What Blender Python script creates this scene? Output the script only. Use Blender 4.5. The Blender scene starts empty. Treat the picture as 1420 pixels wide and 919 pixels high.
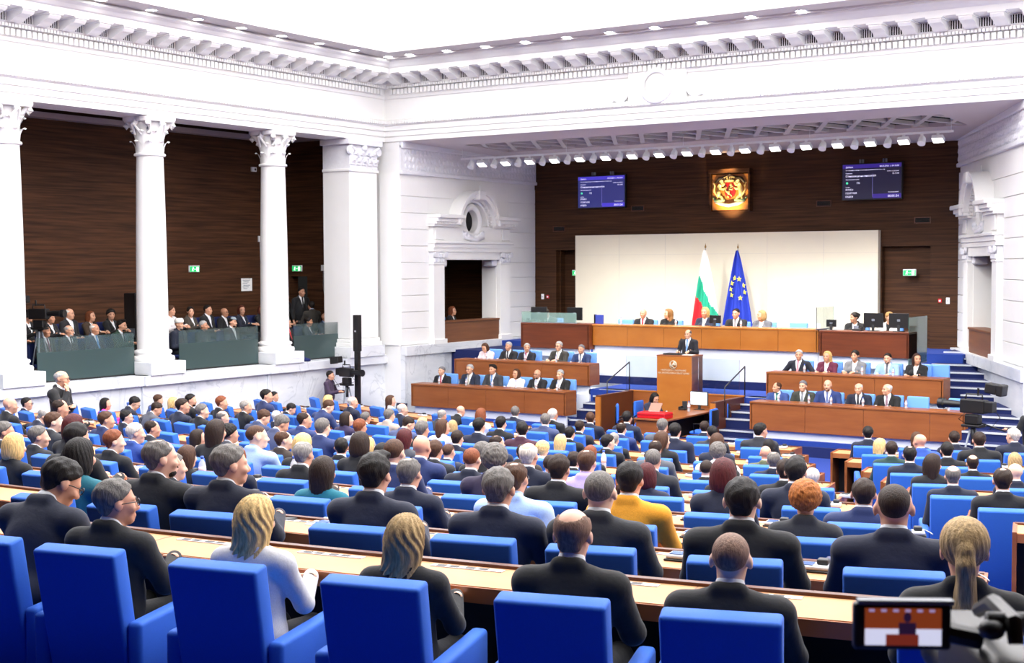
import bpy, bmesh, math, random
import numpy as np
from mathutils import Vector, Matrix, Euler
random.seed(7)
SC = bpy.context.scene
COL = SC.collection
PI = math.pi
def R(a): return math.radians(a)

# ---------------------------------------------------------------- camera, world, light, exposure
cam_d = bpy.data.cameras.new('camera'); cam = bpy.data.objects.new('camera', cam_d); COL.objects.link(cam)
cam_d.sensor_width = 36.0; cam_d.lens = 1909.6 / 1420 * 36.0
cam_d.clip_start = 0.05; cam_d.clip_end = 200
_y, _p, _r = R(33.647), R(-2.708), R(-0.237)
_f = Vector((-math.sin(_y) * math.cos(_p), math.cos(_y) * math.cos(_p), math.sin(_p)))
_rt = Vector((math.cos(_y), math.sin(_y), 0)); _up = _rt.cross(_f)
_r2 = _rt * math.cos(_r) + _up * math.sin(_r); _u2 = -_rt * math.sin(_r) + _up * math.cos(_r)
cam.matrix_world = Matrix(((_r2.x, _u2.x, -_f.x, 0), (_r2.y, _u2.y, -_f.y, 0), (_r2.z, _u2.z, -_f.z, 0), (0, 0, 0, 1)))
cam_d.dof.use_dof = True; cam_d.dof.focus_distance = 12.0; cam_d.dof.aperture_fstop = 8.0
SC.camera = cam
W = bpy.data.worlds.new('hall_ambient'); SC.world = W; W.use_nodes = True
W.node_tree.nodes['Background'].inputs[0].default_value = (0.9, 0.88, 0.85, 1)
W.node_tree.nodes['Background'].inputs[1].default_value = 0.015
CEILING_STRENGTH = 5.5
RAIL_SPOT_W = 130
DOWNLIGHT_STRENGTH = 30
EMBLEM_W = 45
SC.view_settings.view_transform = 'Standard'; SC.view_settings.look = 'None'
SC.view_settings.gamma = 1.0; SC.view_settings.use_curve_mapping = False
SC.view_settings.exposure = 0.1
SC.cycles.max_bounces = 8; SC.cycles.diffuse_bounces = 4; SC.cycles.glossy_bounces = 3
SC.cycles.transmission_bounces = 6; SC.cycles.transparent_max_bounces = 8
SC.cycles.caustics_reflective = False; SC.cycles.caustics_refractive = False
SC.cycles.sample_clamp_indirect = 6.0

# ---------------------------------------------------------------- materials
def srgb(h):
    if isinstance(h, str):
        h = h.lstrip('#'); c = [int(h[i:i + 2], 16) / 255 for i in (0, 2, 4)]
    else: c = [x / 255 for x in h]
    return tuple(x / 12.92 if x <= 0.04045 else ((x + 0.055) / 1.055) ** 2.4 for x in c)
MATS = {}
def mat(name, col, rough=0.6, metal=0.0, noise=0.0, nscale=8.0, bump=0.0, bscale=60.0, emit=None, estr=1.0, spec=0.5, objcol=False, stretch=None, mix2=None, trans=0.0, alpha=None, sheen=0.0, coat=0.0):
    if name in MATS: return MATS[name]
    m = bpy.data.materials.new(name); m.use_nodes = True; nt = m.node_tree; N = nt.nodes; L = nt.links
    b = N['Principled BSDF']; c = srgb(col) if not isinstance(col, tuple) or max(col) > 1 else col
    b.inputs['Base Color'].default_value = (*c, 1); b.inputs['Roughness'].default_value = rough
    b.inputs['Metallic'].default_value = metal; b.inputs['Specular IOR Level'].default_value = spec
    if trans: b.inputs['Transmission Weight'].default_value = trans; b.inputs['IOR'].default_value = 1.3
    if alpha is not None: b.inputs['Alpha'].default_value = alpha
    if sheen: b.inputs['Sheen Weight'].default_value = sheen
    if coat: b.inputs['Coat Weight'].default_value = coat; b.inputs['Coat Roughness'].default_value = 0.15
    tc = None
    if noise or bump:
        tc = N.new('ShaderNodeTexCoord'); mp = N.new('ShaderNodeMapping'); L.new(tc.outputs['Object'], mp.inputs[0])
        if stretch: mp.inputs['Scale'].default_value = stretch
    if objcol: oi = N.new('ShaderNodeObjectInfo'); base = oi.outputs['Color']
    if noise:
        nz = N.new('ShaderNodeTexNoise'); nz.inputs['Scale'].default_value = nscale; nz.inputs['Detail'].default_value = 6
        L.new(mp.outputs[0], nz.inputs[0])
        mx = N.new('ShaderNodeMix'); mx.data_type = 'RGBA'
        rp = N.new('ShaderNodeMapRange'); rp.inputs[1].default_value = 0.3; rp.inputs[2].default_value = 0.7
        L.new(nz.outputs[0], rp.inputs[0]); L.new(rp.outputs[0], mx.inputs[0])
        if objcol:
            hv = N.new('ShaderNodeHueSaturation'); hv.inputs['Value'].default_value = 1 - noise
            L.new(base, hv.inputs['Color']); L.new(hv.outputs[0], mx.inputs[6]); 
            h2 = N.new('ShaderNodeHueSaturation'); h2.inputs['Value'].default_value = 1 + noise
            L.new(base, h2.inputs['Color']); L.new(h2.outputs[0], mx.inputs[7])
        else:
            c2 = srgb(mix2) if mix2 else tuple(x * (1 - noise) for x in c)
            mx.inputs[6].default_value = (*c, 1); mx.inputs[7].default_value = (*c2, 1)
        L.new(mx.outputs[2], b.inputs['Base Color'])
    elif objcol: L.new(base, b.inputs['Base Color'])
    if bump:
        bz = N.new('ShaderNodeTexNoise'); bz.inputs['Scale'].default_value = bscale; bz.inputs['Detail'].default_value = 3
        L.new(mp.outputs[0], bz.inputs[0]); bp = N.new('ShaderNodeBump'); bp.inputs['Strength'].default_value = bump; bp.inputs['Distance'].default_value = 0.01
        L.new(bz.outputs[0], bp.inputs['Height']); L.new(bp.outputs[0], b.inputs['Normal'])
    if emit is not None:
        e = srgb(emit) if not isinstance(emit, tuple) or max(emit) > 1 else emit
        b.inputs['Emission Color'].default_value = (*e, 1); b.inputs['Emission Strength'].default_value = estr
    MATS[name] = m; return m
M = {}
M['plaster'] = mat('white_plaster', (236, 236, 234), .6, noise=.03, nscale=2)
M['relief'] = mat('white_stucco_relief', (228, 229, 234), .7, bump=.9, bscale=9, noise=.05, nscale=12)
M['marble'] = mat('white_veined_marble', (236, 237, 238), .35, noise=.1, nscale=.9, mix2='#c2c7ce', stretch=(1, .6, 2.0))
def add_veins(m):
    nt = m.node_tree; N = nt.nodes; L = nt.links; b = N['Principled BSDF']
    tc = N.new('ShaderNodeTexCoord'); nz = N.new('ShaderNodeTexNoise'); nz.inputs['Scale'].default_value = .75; nz.inputs['Detail'].default_value = 7; nz.inputs['Distortion'].default_value = 1.2
    mp = N.new('ShaderNodeMapping'); mp.inputs['Rotation'].default_value = (.5, .3, .2); L.new(tc.outputs['Object'], mp.inputs[0]); L.new(mp.outputs[0], nz.inputs[0])
    s = N.new('ShaderNodeMath'); s.operation = 'SUBTRACT'; s.inputs[1].default_value = .5; L.new(nz.outputs[0], s.inputs[0]); a = N.new('ShaderNodeMath'); a.operation = 'ABSOLUTE'; L.new(s.outputs[0], a.inputs[0])
    r = N.new('ShaderNodeMapRange'); r.inputs[1].default_value = 0; r.inputs[2].default_value = .016; r.inputs[3].default_value = .35; r.inputs[4].default_value = 0; L.new(a.outputs[0], r.inputs[0])
    old = b.inputs['Base Color'].links[0].from_socket; mx = N.new('ShaderNodeMix'); mx.data_type = 'RGBA'; L.new(r.outputs[0], mx.inputs[0]); L.new(old, mx.inputs[6]); mx.inputs[7].default_value = (*srgb('#8e949c'), 1); L.new(mx.outputs[2], b.inputs['Base Color'])
add_veins(M['marble'])
M['ceil_panel'] = mat('luminous_ceiling', (255, 255, 255), .9, emit=(1.0, .985, .97), estr=CEILING_STRENGTH)
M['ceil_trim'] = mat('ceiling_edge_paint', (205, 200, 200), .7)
M['walnut'] = mat('dark_walnut_veneer', '#51331d', .6, spec=.2, noise=.5, nscale=2.2, mix2='#2d1a0e', stretch=(.35, .35, 9), bump=.05, bscale=20)
M['walnut_g'] = mat('gallery_walnut_veneer', '#583823', .6, spec=.2, noise=.5, nscale=2.2, mix2='#2f1c11', stretch=(.35, .35, 9))
M['cherry'] = mat('cherry_bench_veneer', '#98582a', .4, noise=.18, nscale=1.6, mix2='#83471f', stretch=(.7, 1, 5), coat=.15)
M['oak'] = mat('warm_oak_veneer', '#b9742f', .35, noise=.14, nscale=1.4, mix2='#a86220', stretch=(.8, 1, 2), coat=.15)
M['mahogany'] = mat('mahogany_veneer', '#77391b', .38, noise=.3, nscale=1.8, mix2='#5c2a13', stretch=(.4, 1, 6))
M['desk'] = mat('pale_desk_veneer', '#cb966b', .5, spec=.25, noise=.1, nscale=1.2, mix2='#bd875a')
M['desk_edge'] = mat('desk_front_edge_wood', '#a5653a', .35, noise=.12, nscale=3)
M['desk_dark'] = mat('dark_riser_wood', '#5c2f1a', .4, noise=.15, nscale=4)
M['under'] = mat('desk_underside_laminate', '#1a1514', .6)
M['blue_fab'] = mat('blue_chair_upholstery', '#2f69cf', .7, noise=.06, nscale=120, bump=.08, bscale=350, sheen=.06, spec=.3)
M['blue_light'] = mat('light_blue_chair_upholstery', '#6fa5ee', .8, noise=.05, nscale=120)
M['carpet'] = mat('royal_blue_carpet', '#1a3a90', .95, noise=.12, nscale=40, bump=.15, bscale=300)
M['carpet_d'] = mat('navy_blue_stair_carpet', '#0e1d55', .95, noise=.12, nscale=40, bump=.15, bscale=300)
M['nosing'] = mat('aluminium_stair_nosing', '#d9dde2', .35, metal=.3)
M['chrome'] = mat('brushed_steel', '#b9bcc0', .3, metal=.9)
M['black'] = mat('black_plastic', '#0d0d0f', .45)
M['black_soft'] = mat('black_matte_cloth', '#0b0b0d', .9)
M['dgrey'] = mat('dark_grey_plastic', '#2a2c30', .5)
M['lgrey'] = mat('light_grey_plastic', '#c4c8cf', .45)
M['mgrey'] = mat('mid_grey_plastic', '#7d848f', .45)
M['white_p'] = mat('white_plastic', '#eef0f2', .4)
M['paper'] = mat('white_paper', '#f4f4f2', .8)
M['panel'] = mat('ivory_backdrop_panel', '#e8e0c8', .6, noise=.02, nscale=3)
M['bench_white'] = mat('white_lacquer', '#eceff4', .4)
M['glass'] = mat('clear_balustrade_glass', (.82, .9, .88), .03, trans=1.0, spec=.3)
M['frost'] = mat('frosted_green_glass', (.035, .065, .065), .3, alpha=.93, spec=.5, coat=.25)
M['glass_t'] = mat('tinted_gallery_glass', (.07, .11, .11), .05, alpha=.4, spec=.5)
M['red'] = mat('red_leather', '#c8101c', .45)
M['skin'] = mat('skin', (1, 1, 1), .55, objcol=True, noise=.06, nscale=14)
M['suit'] = mat('suit_cloth', (1, 1, 1), .85, objcol=True, noise=.1, nscale=160, bump=.25, bscale=26, sheen=.1)
M['hair'] = mat('hair_strands', (1, 1, 1), .6, spec=.3, objcol=True, noise=.38, nscale=26, stretch=(3.2, 3.2, .5), bump=.5, bscale=60)
M['shirt'] = mat('shirt_cotton', (1, 1, 1), .8, objcol=True)
M['tie'] = mat('silk_tie', (1, 1, 1), .45, objcol=True)
M['eye'] = mat('dark_eyes', '#1c120e', .4)
M['frame'] = mat('black_spectacle_frame', '#0c0c0e', .3)
M['shoe'] = mat('black_shoe_leather', '#0b0a0a', .35)

# ---------------------------------------------------------------- object helpers
def link(name, me, parent=None):
    o = bpy.data.objects.new(name, me); COL.objects.link(o)
    if parent is not None: o.parent = parent
    return o
def tag(o, label=None, cat=None, group=None, kind=None):
    if label: o['label'] = label
    if cat: o['category'] = cat
    if group: o['group'] = group
    if kind: o['kind'] = kind
    return o
def thing(name, label, cat, loc=(0, 0, 0), rz=0.0, group=None, kind=None):
    o = bpy.data.objects.new(name, None); COL.objects.link(o); o.empty_display_size = .1
    o.location = loc; o.rotation_euler = (0, 0, rz); return tag(o, label, cat, group, kind)
def copy_tree(o, parent=None):
    c = o.copy(); COL.objects.link(c)
    if parent is not None: c.parent = parent
    for ch in list(o.children): copy_tree(ch, c)
    return c
class MB:
    """collects shapes and links them as one mesh object"""
    def __init__(s): s.bm = bmesh.new(); s.mi = 0
    def _fin(s, vs):
        for v in vs:
            for f in v.link_faces: f.material_index = s.mi
    def box(s, x0, x1, y0, y1, z0, z1, bev=0.0, mtx=None):
        r = bmesh.ops.create_cube(s.bm, size=1.0)['verts']
        for v in r: v.co = Vector(((x0 + x1) / 2 + v.co.x * (x1 - x0), (y0 + y1) / 2 + v.co.y * (y1 - y0), (z0 + z1) / 2 + v.co.z * (z1 - z0)))
        s._fin(r)
        if bev:
            es = list({e for v in r for e in v.link_edges})
            g = bmesh.ops.bevel(s.bm, geom=es, offset=bev, segments=3, profile=.5, affect='EDGES'); r = list({v for f in g['faces'] for v in f.verts} | {v for v in r if v.is_valid})
            s._fin(r)
        if mtx is not None: bmesh.ops.transform(s.bm, matrix=mtx, verts=r)
        return r
    def prism(s, pts, z0, z1):
        lo = [s.bm.verts.new((x, y, z0)) for x, y in pts]; hi = [s.bm.verts.new((x, y, z1)) for x, y in pts]; n = len(pts)
        fs = [s.bm.faces.new(lo[::-1]), s.bm.faces.new(hi)] + [s.bm.faces.new((lo[i], lo[(i + 1) % n], hi[(i + 1) % n], hi[i])) for i in range(n)]
        for f in fs: f.material_index = s.mi
        return lo + hi
    def extr(s, prof, a, b, up=Vector((0, 0, 1)), side=None, close=True):
        """profile of (offset, height) swept straight from a to b; side = direction of offset"""
        a, b = Vector(a), Vector(b); A = [s.bm.verts.new(a + side * o + up * h) for o, h in prof]; B = [s.bm.verts.new(b + side * o + up * h) for o, h in prof]
        n = len(prof); rng = range(n if close else n - 1); fs = []
        for i in rng: fs.append(s.bm.faces.new((A[i], A[(i + 1) % n], B[(i + 1) % n], B[i])))
        if close: fs += [s.bm.faces.new(A[::-1]), s.bm.faces.new(B)]
        for f in fs: f.material_index = s.mi
        return A + B
    def tube(s, pts, r, n=8, caps=True):
        pts = [Vector(p) for p in pts]; rs = r if isinstance(r, (list, tuple)) else [r] * len(pts); rings = []
        for i, p in enumerate(pts):
            d = (pts[min(i + 1, len(pts) - 1)] - pts[max(i - 1, 0)]).normalized()
            q = Vector((0, 0, 1)) if abs(d.z) < .95 else Vector((1, 0, 0)); x = d.cross(q).normalized(); y = d.cross(x)
            rings.append([s.bm.verts.new(p + (x * math.cos(2 * PI * k / n) + y * math.sin(2 * PI * k / n)) * rs[i]) for k in range(n)])
        for a, b in zip(rings, rings[1:]):
            for k in range(n):
                f = s.bm.faces.new((a[k], a[(k + 1) % n], b[(k + 1) % n], b[k])); f.material_index = s.mi
        if caps:
            for rg in (rings[0][::-1], rings[-1]):
                f = s.bm.faces.new(rg); f.material_index = s.mi
        return [v for rg in rings for v in rg]
    def lathe(s, prof, n=24, c=(0, 0, 0), axis='z', a0=0, a1=2 * PI, mtx=None, caps=True):
        full = abs(a1 - a0 - 2 * PI) < 1e-6; m = n if full else n + 1; rings = []; vs = []
        for r_, h in prof:
            ring = []
            for k in range(m):
                t = a0 + (a1 - a0) * k / n; x, y = r_ * math.cos(t), r_ * math.sin(t)
                p = Vector((x, y, h)) if axis == 'z' else (Vector((x, h, y)) if axis == 'y' else Vector((h, x, y)))
                ring.append(s.bm.verts.new(p + Vector(c)))
            rings.append(ring); vs += ring
        for a, b in zip(rings, rings[1:]):
            for k in range(n):
                f = s.bm.faces.new((a[k], a[(k + 1) % m], b[(k + 1) % m], b[k])); f.material_index = s.mi
        if full and caps:
            for rg, pr in ((rings[0][::-1], prof[0]), (rings[-1], prof[-1])):
                if pr[0] > 1e-4:
                    f = s.bm.faces.new(rg); f.material_index = s.mi
        if mtx is not None: bmesh.ops.transform(s.bm, matrix=mtx, verts=vs)
        return vs
    def ball(s, c, r, sub=2, mtx=None):
        vs = bmesh.ops.create_icosphere(s.bm, subdivisions=sub, radius=1)['verts']; r = (r, r, r) if not isinstance(r, (list, tuple)) else r
        for v in vs: v.co = Vector((v.co.x * r[0], v.co.y * r[1], v.co.z * r[2]))
        if mtx is not None: bmesh.ops.transform(s.bm, matrix=mtx, verts=vs)
        bmesh.ops.translate(s.bm, vec=Vector(c), verts=vs); s._fin(vs); return vs
    def poly(s, pts, thick_dir=None):
        f = s.bm.faces.new([s.bm.verts.new(p) for p in pts]); f.material_index = s.mi
        if thick_dir is not None:
            g = bmesh.ops.extrude_face_region(s.bm, geom=[f])['geom']; vs = [v for v in g if isinstance(v, bmesh.types.BMVert)]
            bmesh.ops.translate(s.bm, vec=Vector(thick_dir), verts=vs); s._fin(vs)
        return f
    def mesh(s, name, mats, smooth=False, angle=None):
        bmesh.ops.recalc_face_normals(s.bm, faces=s.bm.faces[:])
        me = bpy.data.meshes.new(name); s.bm.to_mesh(me); s.bm.free()
        for m in (mats if isinstance(mats, (list, tuple)) else [mats]): me.materials.append(m)
        if smooth:
            me.shade_smooth() if angle is None else None
            if angle is not None:
                me.shade_smooth(); me.set_sharp_from_angle(angle=R(angle))
        return me
    def build(s, name, mats, parent=None, smooth=False, angle=None): return link(name, s.mesh(name, mats, smooth, angle), parent)
def text(name, body, size, matrix, m, parent=None, align='LEFT', extrude=0.002):
    cu = bpy.data.curves.new(name, 'FONT'); cu.body = body; cu.size = size; cu.align_x = align; cu.extrude = extrude; cu.resolution_u = 2
    cu.materials.append(m); o = bpy.data.objects.new(name, cu); COL.objects.link(o)
    if parent is not None: o.parent = parent
    o.matrix_local = matrix; TEXTS.append(o); return o
TEXTS = []
def finish_texts():
    """turns every lettering curve into a plain mesh"""
    bpy.context.view_layer.update(); dg = bpy.context.evaluated_depsgraph_get()
    for o in TEXTS:
        me = bpy.data.meshes.new_from_object(o.evaluated_get(dg)); n = link(o.name, me, o.parent); n.matrix_local = o.matrix_local.copy()
        nm = o.name.split('.')[0]; bpy.data.objects.remove(o); n.name = nm
# ---------------------------------------------------------------- bodies from smooth distance fields
class Field:
    def __init__(s, lo, hi, h):
        s.h = h; s.lo = np.array(lo, np.float32); n = np.ceil((np.array(hi) - s.lo) / h).astype(int) + 1
        s.n = n; s.ax = [s.lo[i] + h * np.arange(n[i], dtype=np.float32) for i in range(3)]; s.f = np.full(n, 1.0, np.float32)
    def sub(s, lo, hi):
        sl = []
        for i in range(3):
            a = int(max(0, math.floor((lo[i] - s.lo[i]) / s.h))); b = int(min(s.n[i], math.ceil((hi[i] - s.lo[i]) / s.h) + 1)); sl.append(slice(a, max(a, b)))
        X = s.ax[0][sl[0]][:, None, None]; Y = s.ax[1][sl[1]][None, :, None]; Z = s.ax[2][sl[2]][None, None, :]
        return tuple(sl), X, Y, Z
    def add(s, d, sl, k):
        a = s.f[sl]
        if k > 0:
            h = np.clip(.5 + .5 * (a - d) / k, 0, 1); s.f[sl] = a + (d - a) * h - k * h * (1 - h)
        else: s.f[sl] = np.minimum(a, d)
    def cap(s, a, b, ra, rb=None, k=.03, cut=False):
        rb = ra if rb is None else rb; a = np.array(a, float); b = np.array(b, float); m = max(ra, rb) + k + 3 * s.h
        sl, X, Y, Z = s.sub(np.minimum(a, b) - m, np.maximum(a, b) + m)
        ab = b - a; L = max(float(ab @ ab), 1e-9)
        t = np.clip(((X - a[0]) * ab[0] + (Y - a[1]) * ab[1] + (Z - a[2]) * ab[2]) / L, 0, 1)
        d = np.sqrt((X - a[0] - t * ab[0]) ** 2 + (Y - a[1] - t * ab[1]) ** 2 + (Z - a[2] - t * ab[2]) ** 2) - (ra + (rb - ra) * t)
        if cut: s.f[sl] = np.maximum(s.f[sl], -d)
        else: s.add(d, sl, k)
    def ell(s, c, r, k=.03, Rm=None, cut=False):
        m = max(r) + k + 3 * s.h; c = np.array(c, float)
        sl, X, Y, Z = s.sub(c - m, c + m); x, y, z = X - c[0], Y - c[1], Z - c[2]
        if Rm is not None:
            q = np.array(Rm); x, y, z = (q[0, 0] * x + q[1, 0] * y + q[2, 0] * z, q[0, 1] * x + q[1, 1] * y + q[2, 1] * z, q[0, 2] * x + q[1, 2] * y + q[2, 2] * z)
        k0 = np.sqrt((x / r[0]) ** 2 + (y / r[1]) ** 2 + (z / r[2]) ** 2); k1 = np.sqrt((x / r[0] ** 2) ** 2 + (y / r[1] ** 2) ** 2 + (z / r[2] ** 2) ** 2) + 1e-6
        d = k0 * (k0 - 1) / k1
        if cut: s.f[sl] = np.maximum(s.f[sl], -d)
        else: s.add(d, sl, k)
    def grid(s): return s.ax[0][:, None, None], s.ax[1][None, :, None], s.ax[2][None, None, :]
    def mesh(s, name, m, extra=None):
        f = s.f; ins = f < 0; nx, ny, nz = f.shape
        c = [(i, j, k) for i in (0, 1) for j in (0, 1) for k in (0, 1)]
        cnt = np.zeros((nx - 1, ny - 1, nz - 1), np.int8)
        for i, j, k in c: cnt += ins[i:nx - 1 + i, j:ny - 1 + j, k:nz - 1 + k]
        cells = np.argwhere((cnt > 0) & (cnt < 8)); idx = -np.ones(cnt.shape, np.int32); idx[tuple(cells.T)] = np.arange(len(cells))
        P = np.zeros((len(cells), 3)); Wt = np.zeros(len(cells))
        for e0 in c:
            for ax in range(3):
                if e0[ax]: continue
                e1 = list(e0); e1[ax] = 1
                a = f[cells[:, 0] + e0[0], cells[:, 1] + e0[1], cells[:, 2] + e0[2]]; b = f[cells[:, 0] + e1[0], cells[:, 1] + e1[1], cells[:, 2] + e1[2]]
                x = (a < 0) != (b < 0); t = np.where(x, a / np.where(x, a - b, 1), 0)
                p = np.array(e0, float)[None, :].repeat(len(cells), 0); p[:, ax] = t
                P += p * x[:, None]; Wt += x
        V = (cells + P / Wt[:, None]) * s.h + s.lo
        F = []
        for ax in range(3):
            u, v = (ax + 1) % 3, (ax + 2) % 3; sa = [slice(None)] * 3; sb = [slice(None)] * 3; sa[ax] = slice(0, -1); sb[ax] = slice(1, None)
            ch = ins[tuple(sa)] != ins[tuple(sb)]; E = np.argwhere(ch)
            E = E[(E[:, u] > 0) & (E[:, v] > 0) & (E[:, u] < f.shape[u] - 1) & (E[:, v] < f.shape[v] - 1)]
            if not len(E): continue
            q = []
            for du, dv in ((-1, -1), (0, -1), (0, 0), (-1, 0)):
                w = E.copy(); w[:, u] += du; w[:, v] += dv; q.append(idx[tuple(w.T)])
            q = np.stack(q, 1); flip = ~ins[tuple(E.T)]; q[flip] = q[flip][:, ::-1]; F.append(q)
        F = np.concatenate(F); F = F[(F >= 0).all(1)]
        if extra is not None:
            ev, ef = extra; F = np.concatenate([F, ef + len(V)]); V = np.concatenate([V, ev])
        me = bpy.data.meshes.new(name); me.from_pydata(V.tolist(), [], F.tolist()); me.materials.append(m); me.shade_smooth(); return me

def rotm(yaw=0, pitch=0, roll=0): return np.array(Euler((R(pitch), R(roll), R(yaw)), 'XYZ').to_matrix())
class Pose: pass
def make_pose(sex='m', lean=0, hyaw=0, hpitch=0, arms='desk', stand=False, twist=0):
    p = Pose(); p.sex = sex; p.stand = stand; w = 1.0 if sex == 'm' else .88
    hz = .92 if stand else .55; p.hip = np.array((0, 0, hz))
    T = rotm(twist, -lean); p.T = T
    up = lambda x, y, z: p.hip + T @ np.array((x, y, z))
    p.up = up; p.w = w
    p.neck = up(0, -.005, .475); p.sh = [up(s * .196 * w, -.012, .388) for s in (-1, 1)]
    p.chest = up(0, -.015, .29); p.belly = up(0, .01, .12)
    hr = rotm(hyaw + twist, -lean * .45 + hpitch); p.hr = hr; p.head = p.neck + T @ np.array((0, .014, .04)) + hr @ np.array((0, .022, .085))
    p.el = []; p.wr = []; p.hd = []
    for i, s in enumerate((-1, 1)):
        S = p.sh[i]
        if arms == 'desk':
            e = S + np.array((s * .052, .13, -.225)); wr = np.array((s * .13, S[1] + .37, hz + .25)); hd = wr + np.array((-s * .05, .075, -.012))
        elif arms == 'lap':
            e = S + np.array((s * .06, .03, -.29)); wr = np.array((s * .11, S[1] + .25, hz + .10)); hd = wr + np.array((-s * .05, .075, -.03))
        elif arms == 'fold':
            e = S + np.array((s * .08, .08, -.27)); wr = np.array((s * .05, S[1] + .27, hz + .19)); hd = wr + np.array((-s * .085, .02, .0))
        elif arms == 'down':
            e = S + np.array((s * .06, -.03, -.29)); wr = e + np.array((s * .005, .06, -.25)); hd = wr + np.array((0, .03, -.085))
        elif arms == 'lectern':
            e = S + np.array((s * .085, .07, -.27)); wr = np.array((s * .17, S[1] + .29, hz + .165)); hd = wr + np.array((-s * .03, .08, -.03))
        elif arms == 'camera':
            e = S + np.array((s * .07, .1, -.25)); wr = e + np.array((-s * .06, .24, .05 if s > 0 else .02)); hd = wr + np.array((0, .085, .01))
        elif arms == 'chin':
            if s < 0: e = S + np.array((s * .05, .03, -.27)); wr = np.array((.02, S[1] + .23, hz + .19)); hd = wr + np.array((.08, .03, .01))
            else: e = S + np.array((s * .05, .16, -.22)); wr = p.head + hr @ np.array((.07, .115, -.2)); hd = wr + np.array((-.015, -.01, .085))
        elif arms == 'hip':
            e = S + np.array((s * .19, .02, -.24)); wr = S + np.array((s * .05, .12, -.4)); hd = wr + np.array((-s * .04, .05, -.02))
        p.el.append(e); p.wr.append(wr); p.hd.append(hd)
    if stand:
        p.kn = [np.array((s * .095, .015, .49)) for s in (-1, 1)]; p.an = [np.array((s * .1, -.02, .09)) for s in (-1, 1)]
    else:
        p.kn = [np.array((s * .11, .41, .51)) for s in (-1, 1)]; p.an = [np.array((s * .11, .38, .09)) for s in (-1, 1)]
    p.hj = [p.hip + np.array((s * .09, 0, -.02)) for s in (-1, 1)]
    return p
def head_prims(F, p, d=0.0):
    H = lambda x, y, z: p.head + p.hr @ np.array((x, y, z)); Rm = p.hr
    F.ell(H(0, -.012, .035), (.077, .098, .086), .02, Rm); F.ell(H(0, .028, -.035), (.06, .066, .085), .03, Rm)
    F.ell(H(0, .066, -.095), (.03, .026, .024), .03, Rm)
    F.ell(H(0, .076, .022), (.052, .02, .014), .015, Rm)
    for s in (-1, 1):
        F.ell(H(s * .031, .098, .002), (.018, .014, .011), 0, Rm, cut=True)
        F.ell(H(s * .04, .07, -.03), (.024, .024, .022), .02, Rm)
        F.ell(H(s * .08, -.008, -.005), (.011, .024, .033), .008, Rm)
    F.cap(H(0, .092, .006), H(0, .113, -.034), .008, .0135, .012); F.ell(H(0, .1, -.04), (.018, .012, .009), .01, Rm)
    F.ell(H(0, .092, -.066), (.024, .011, .006), .006, Rm); F.ell(H(0, .09, -.077), (.02, .012, .007), .006, Rm)
    F.cap(H(0, -.02, -.07), p.neck + np.array((0, 0, -.03)), .054 if p.sex == 'm' else .046, .064 if p.sex == 'm' else .054, .03)
def hand_mesh(p, h=.0055):
    """two hands on a finer grid: palm, four separate curled fingers, thumb"""
    VS = []; FS = []; off = 0
    for i, s in enumerate((-1, 1)):
        w, q = p.wr[i], p.hd[i]; d = (q - w); L = np.linalg.norm(d); d = d / L
        up = np.array((0, 0, 1.0)) if abs(d[2]) < .8 else np.array((0, 1.0, 0)); side = np.cross(d, up); side /= np.linalg.norm(side); nrm = np.cross(side, d)
        c = w + d * .09; F = Field(c - .13, c + .13, h)
        F.cap(w - d * .05, w + d * .02, .027, .026, .02); F.ell(w + d * .055, (.04, .047, .016), .015, np.stack([side, d, nrm], 1))
        inn = -s  # thumb on the inner side
        for j, (o, l) in enumerate(((-.030, .062), (-.010, .072), (.010, .068), (.029, .052))):
            b0 = w + d * .092 + side * o * -inn; b1 = b0 + d * l * .5 - nrm * .008; b2 = b1 + d * l * .34 - nrm * .024
            F.cap(b0 - d * .02, b1, .0095, .0088, .006); F.cap(b1, b2, .0088, .0075, .003)
        t0 = w + d * .03 + side * inn * .034; t1 = t0 + d * .035 + side * inn * .024; t2 = t1 + d * .032 - nrm * .008
        F.cap(w + d * .02 + side * inn * .02, t1, .014, .011, .01); F.cap(t1, t2, .011, .009, .004)
        me = F.mesh('tmp', M['skin']); v = np.array([x.co[:] for x in me.vertices]); f = np.array([tuple(pl.vertices) for pl in me.polygons]); bpy.data.meshes.remove(me)
        VS.append(v); FS.append(f + off); off += len(v)
    return np.concatenate(VS), np.concatenate(FS)
def torso(F, p, g, k=.06):
    w = p.w; fem = p.sex == 'f'; T = p.T
    F.ell(p.chest, (.178 * w + g, .105 + g, .18 + g * .5), k, T); F.ell(p.belly, (.17 * w + g, .115 + g, .15 + g), k, T)
    F.ell(p.hip + np.array((0, -.01, .0)), (.165 * (w if not fem else 1) + g, .12 + g, .1 + g), k)
    for i in (0, 1):
        F.cap(p.neck + T @ np.array(((-1, 1)[i] * .04, -.012, -.045)), p.sh[i], .05 + g, .055 + g, .05)
        if fem: F.ell(p.up((-1, 1)[i] * .07, .085, .27), (.06 + g, .05 + g, .06 + g), .04, T)
def arms(F, p, g, wrist=1.0):
    for i in (0, 1):
        F.cap(p.sh[i], p.el[i], .055 * p.w + g, .044 * p.w + g, .04); e = p.el[i] + (p.wr[i] - p.el[i]) * wrist; F.cap(p.el[i], e, .041 * p.w + g, .03 + g, .03)
def bounds(p): return (-.46, -.32, -.02), (.46, .72, 1.82 if p.stand else 1.5)
BODY = {}
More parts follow.
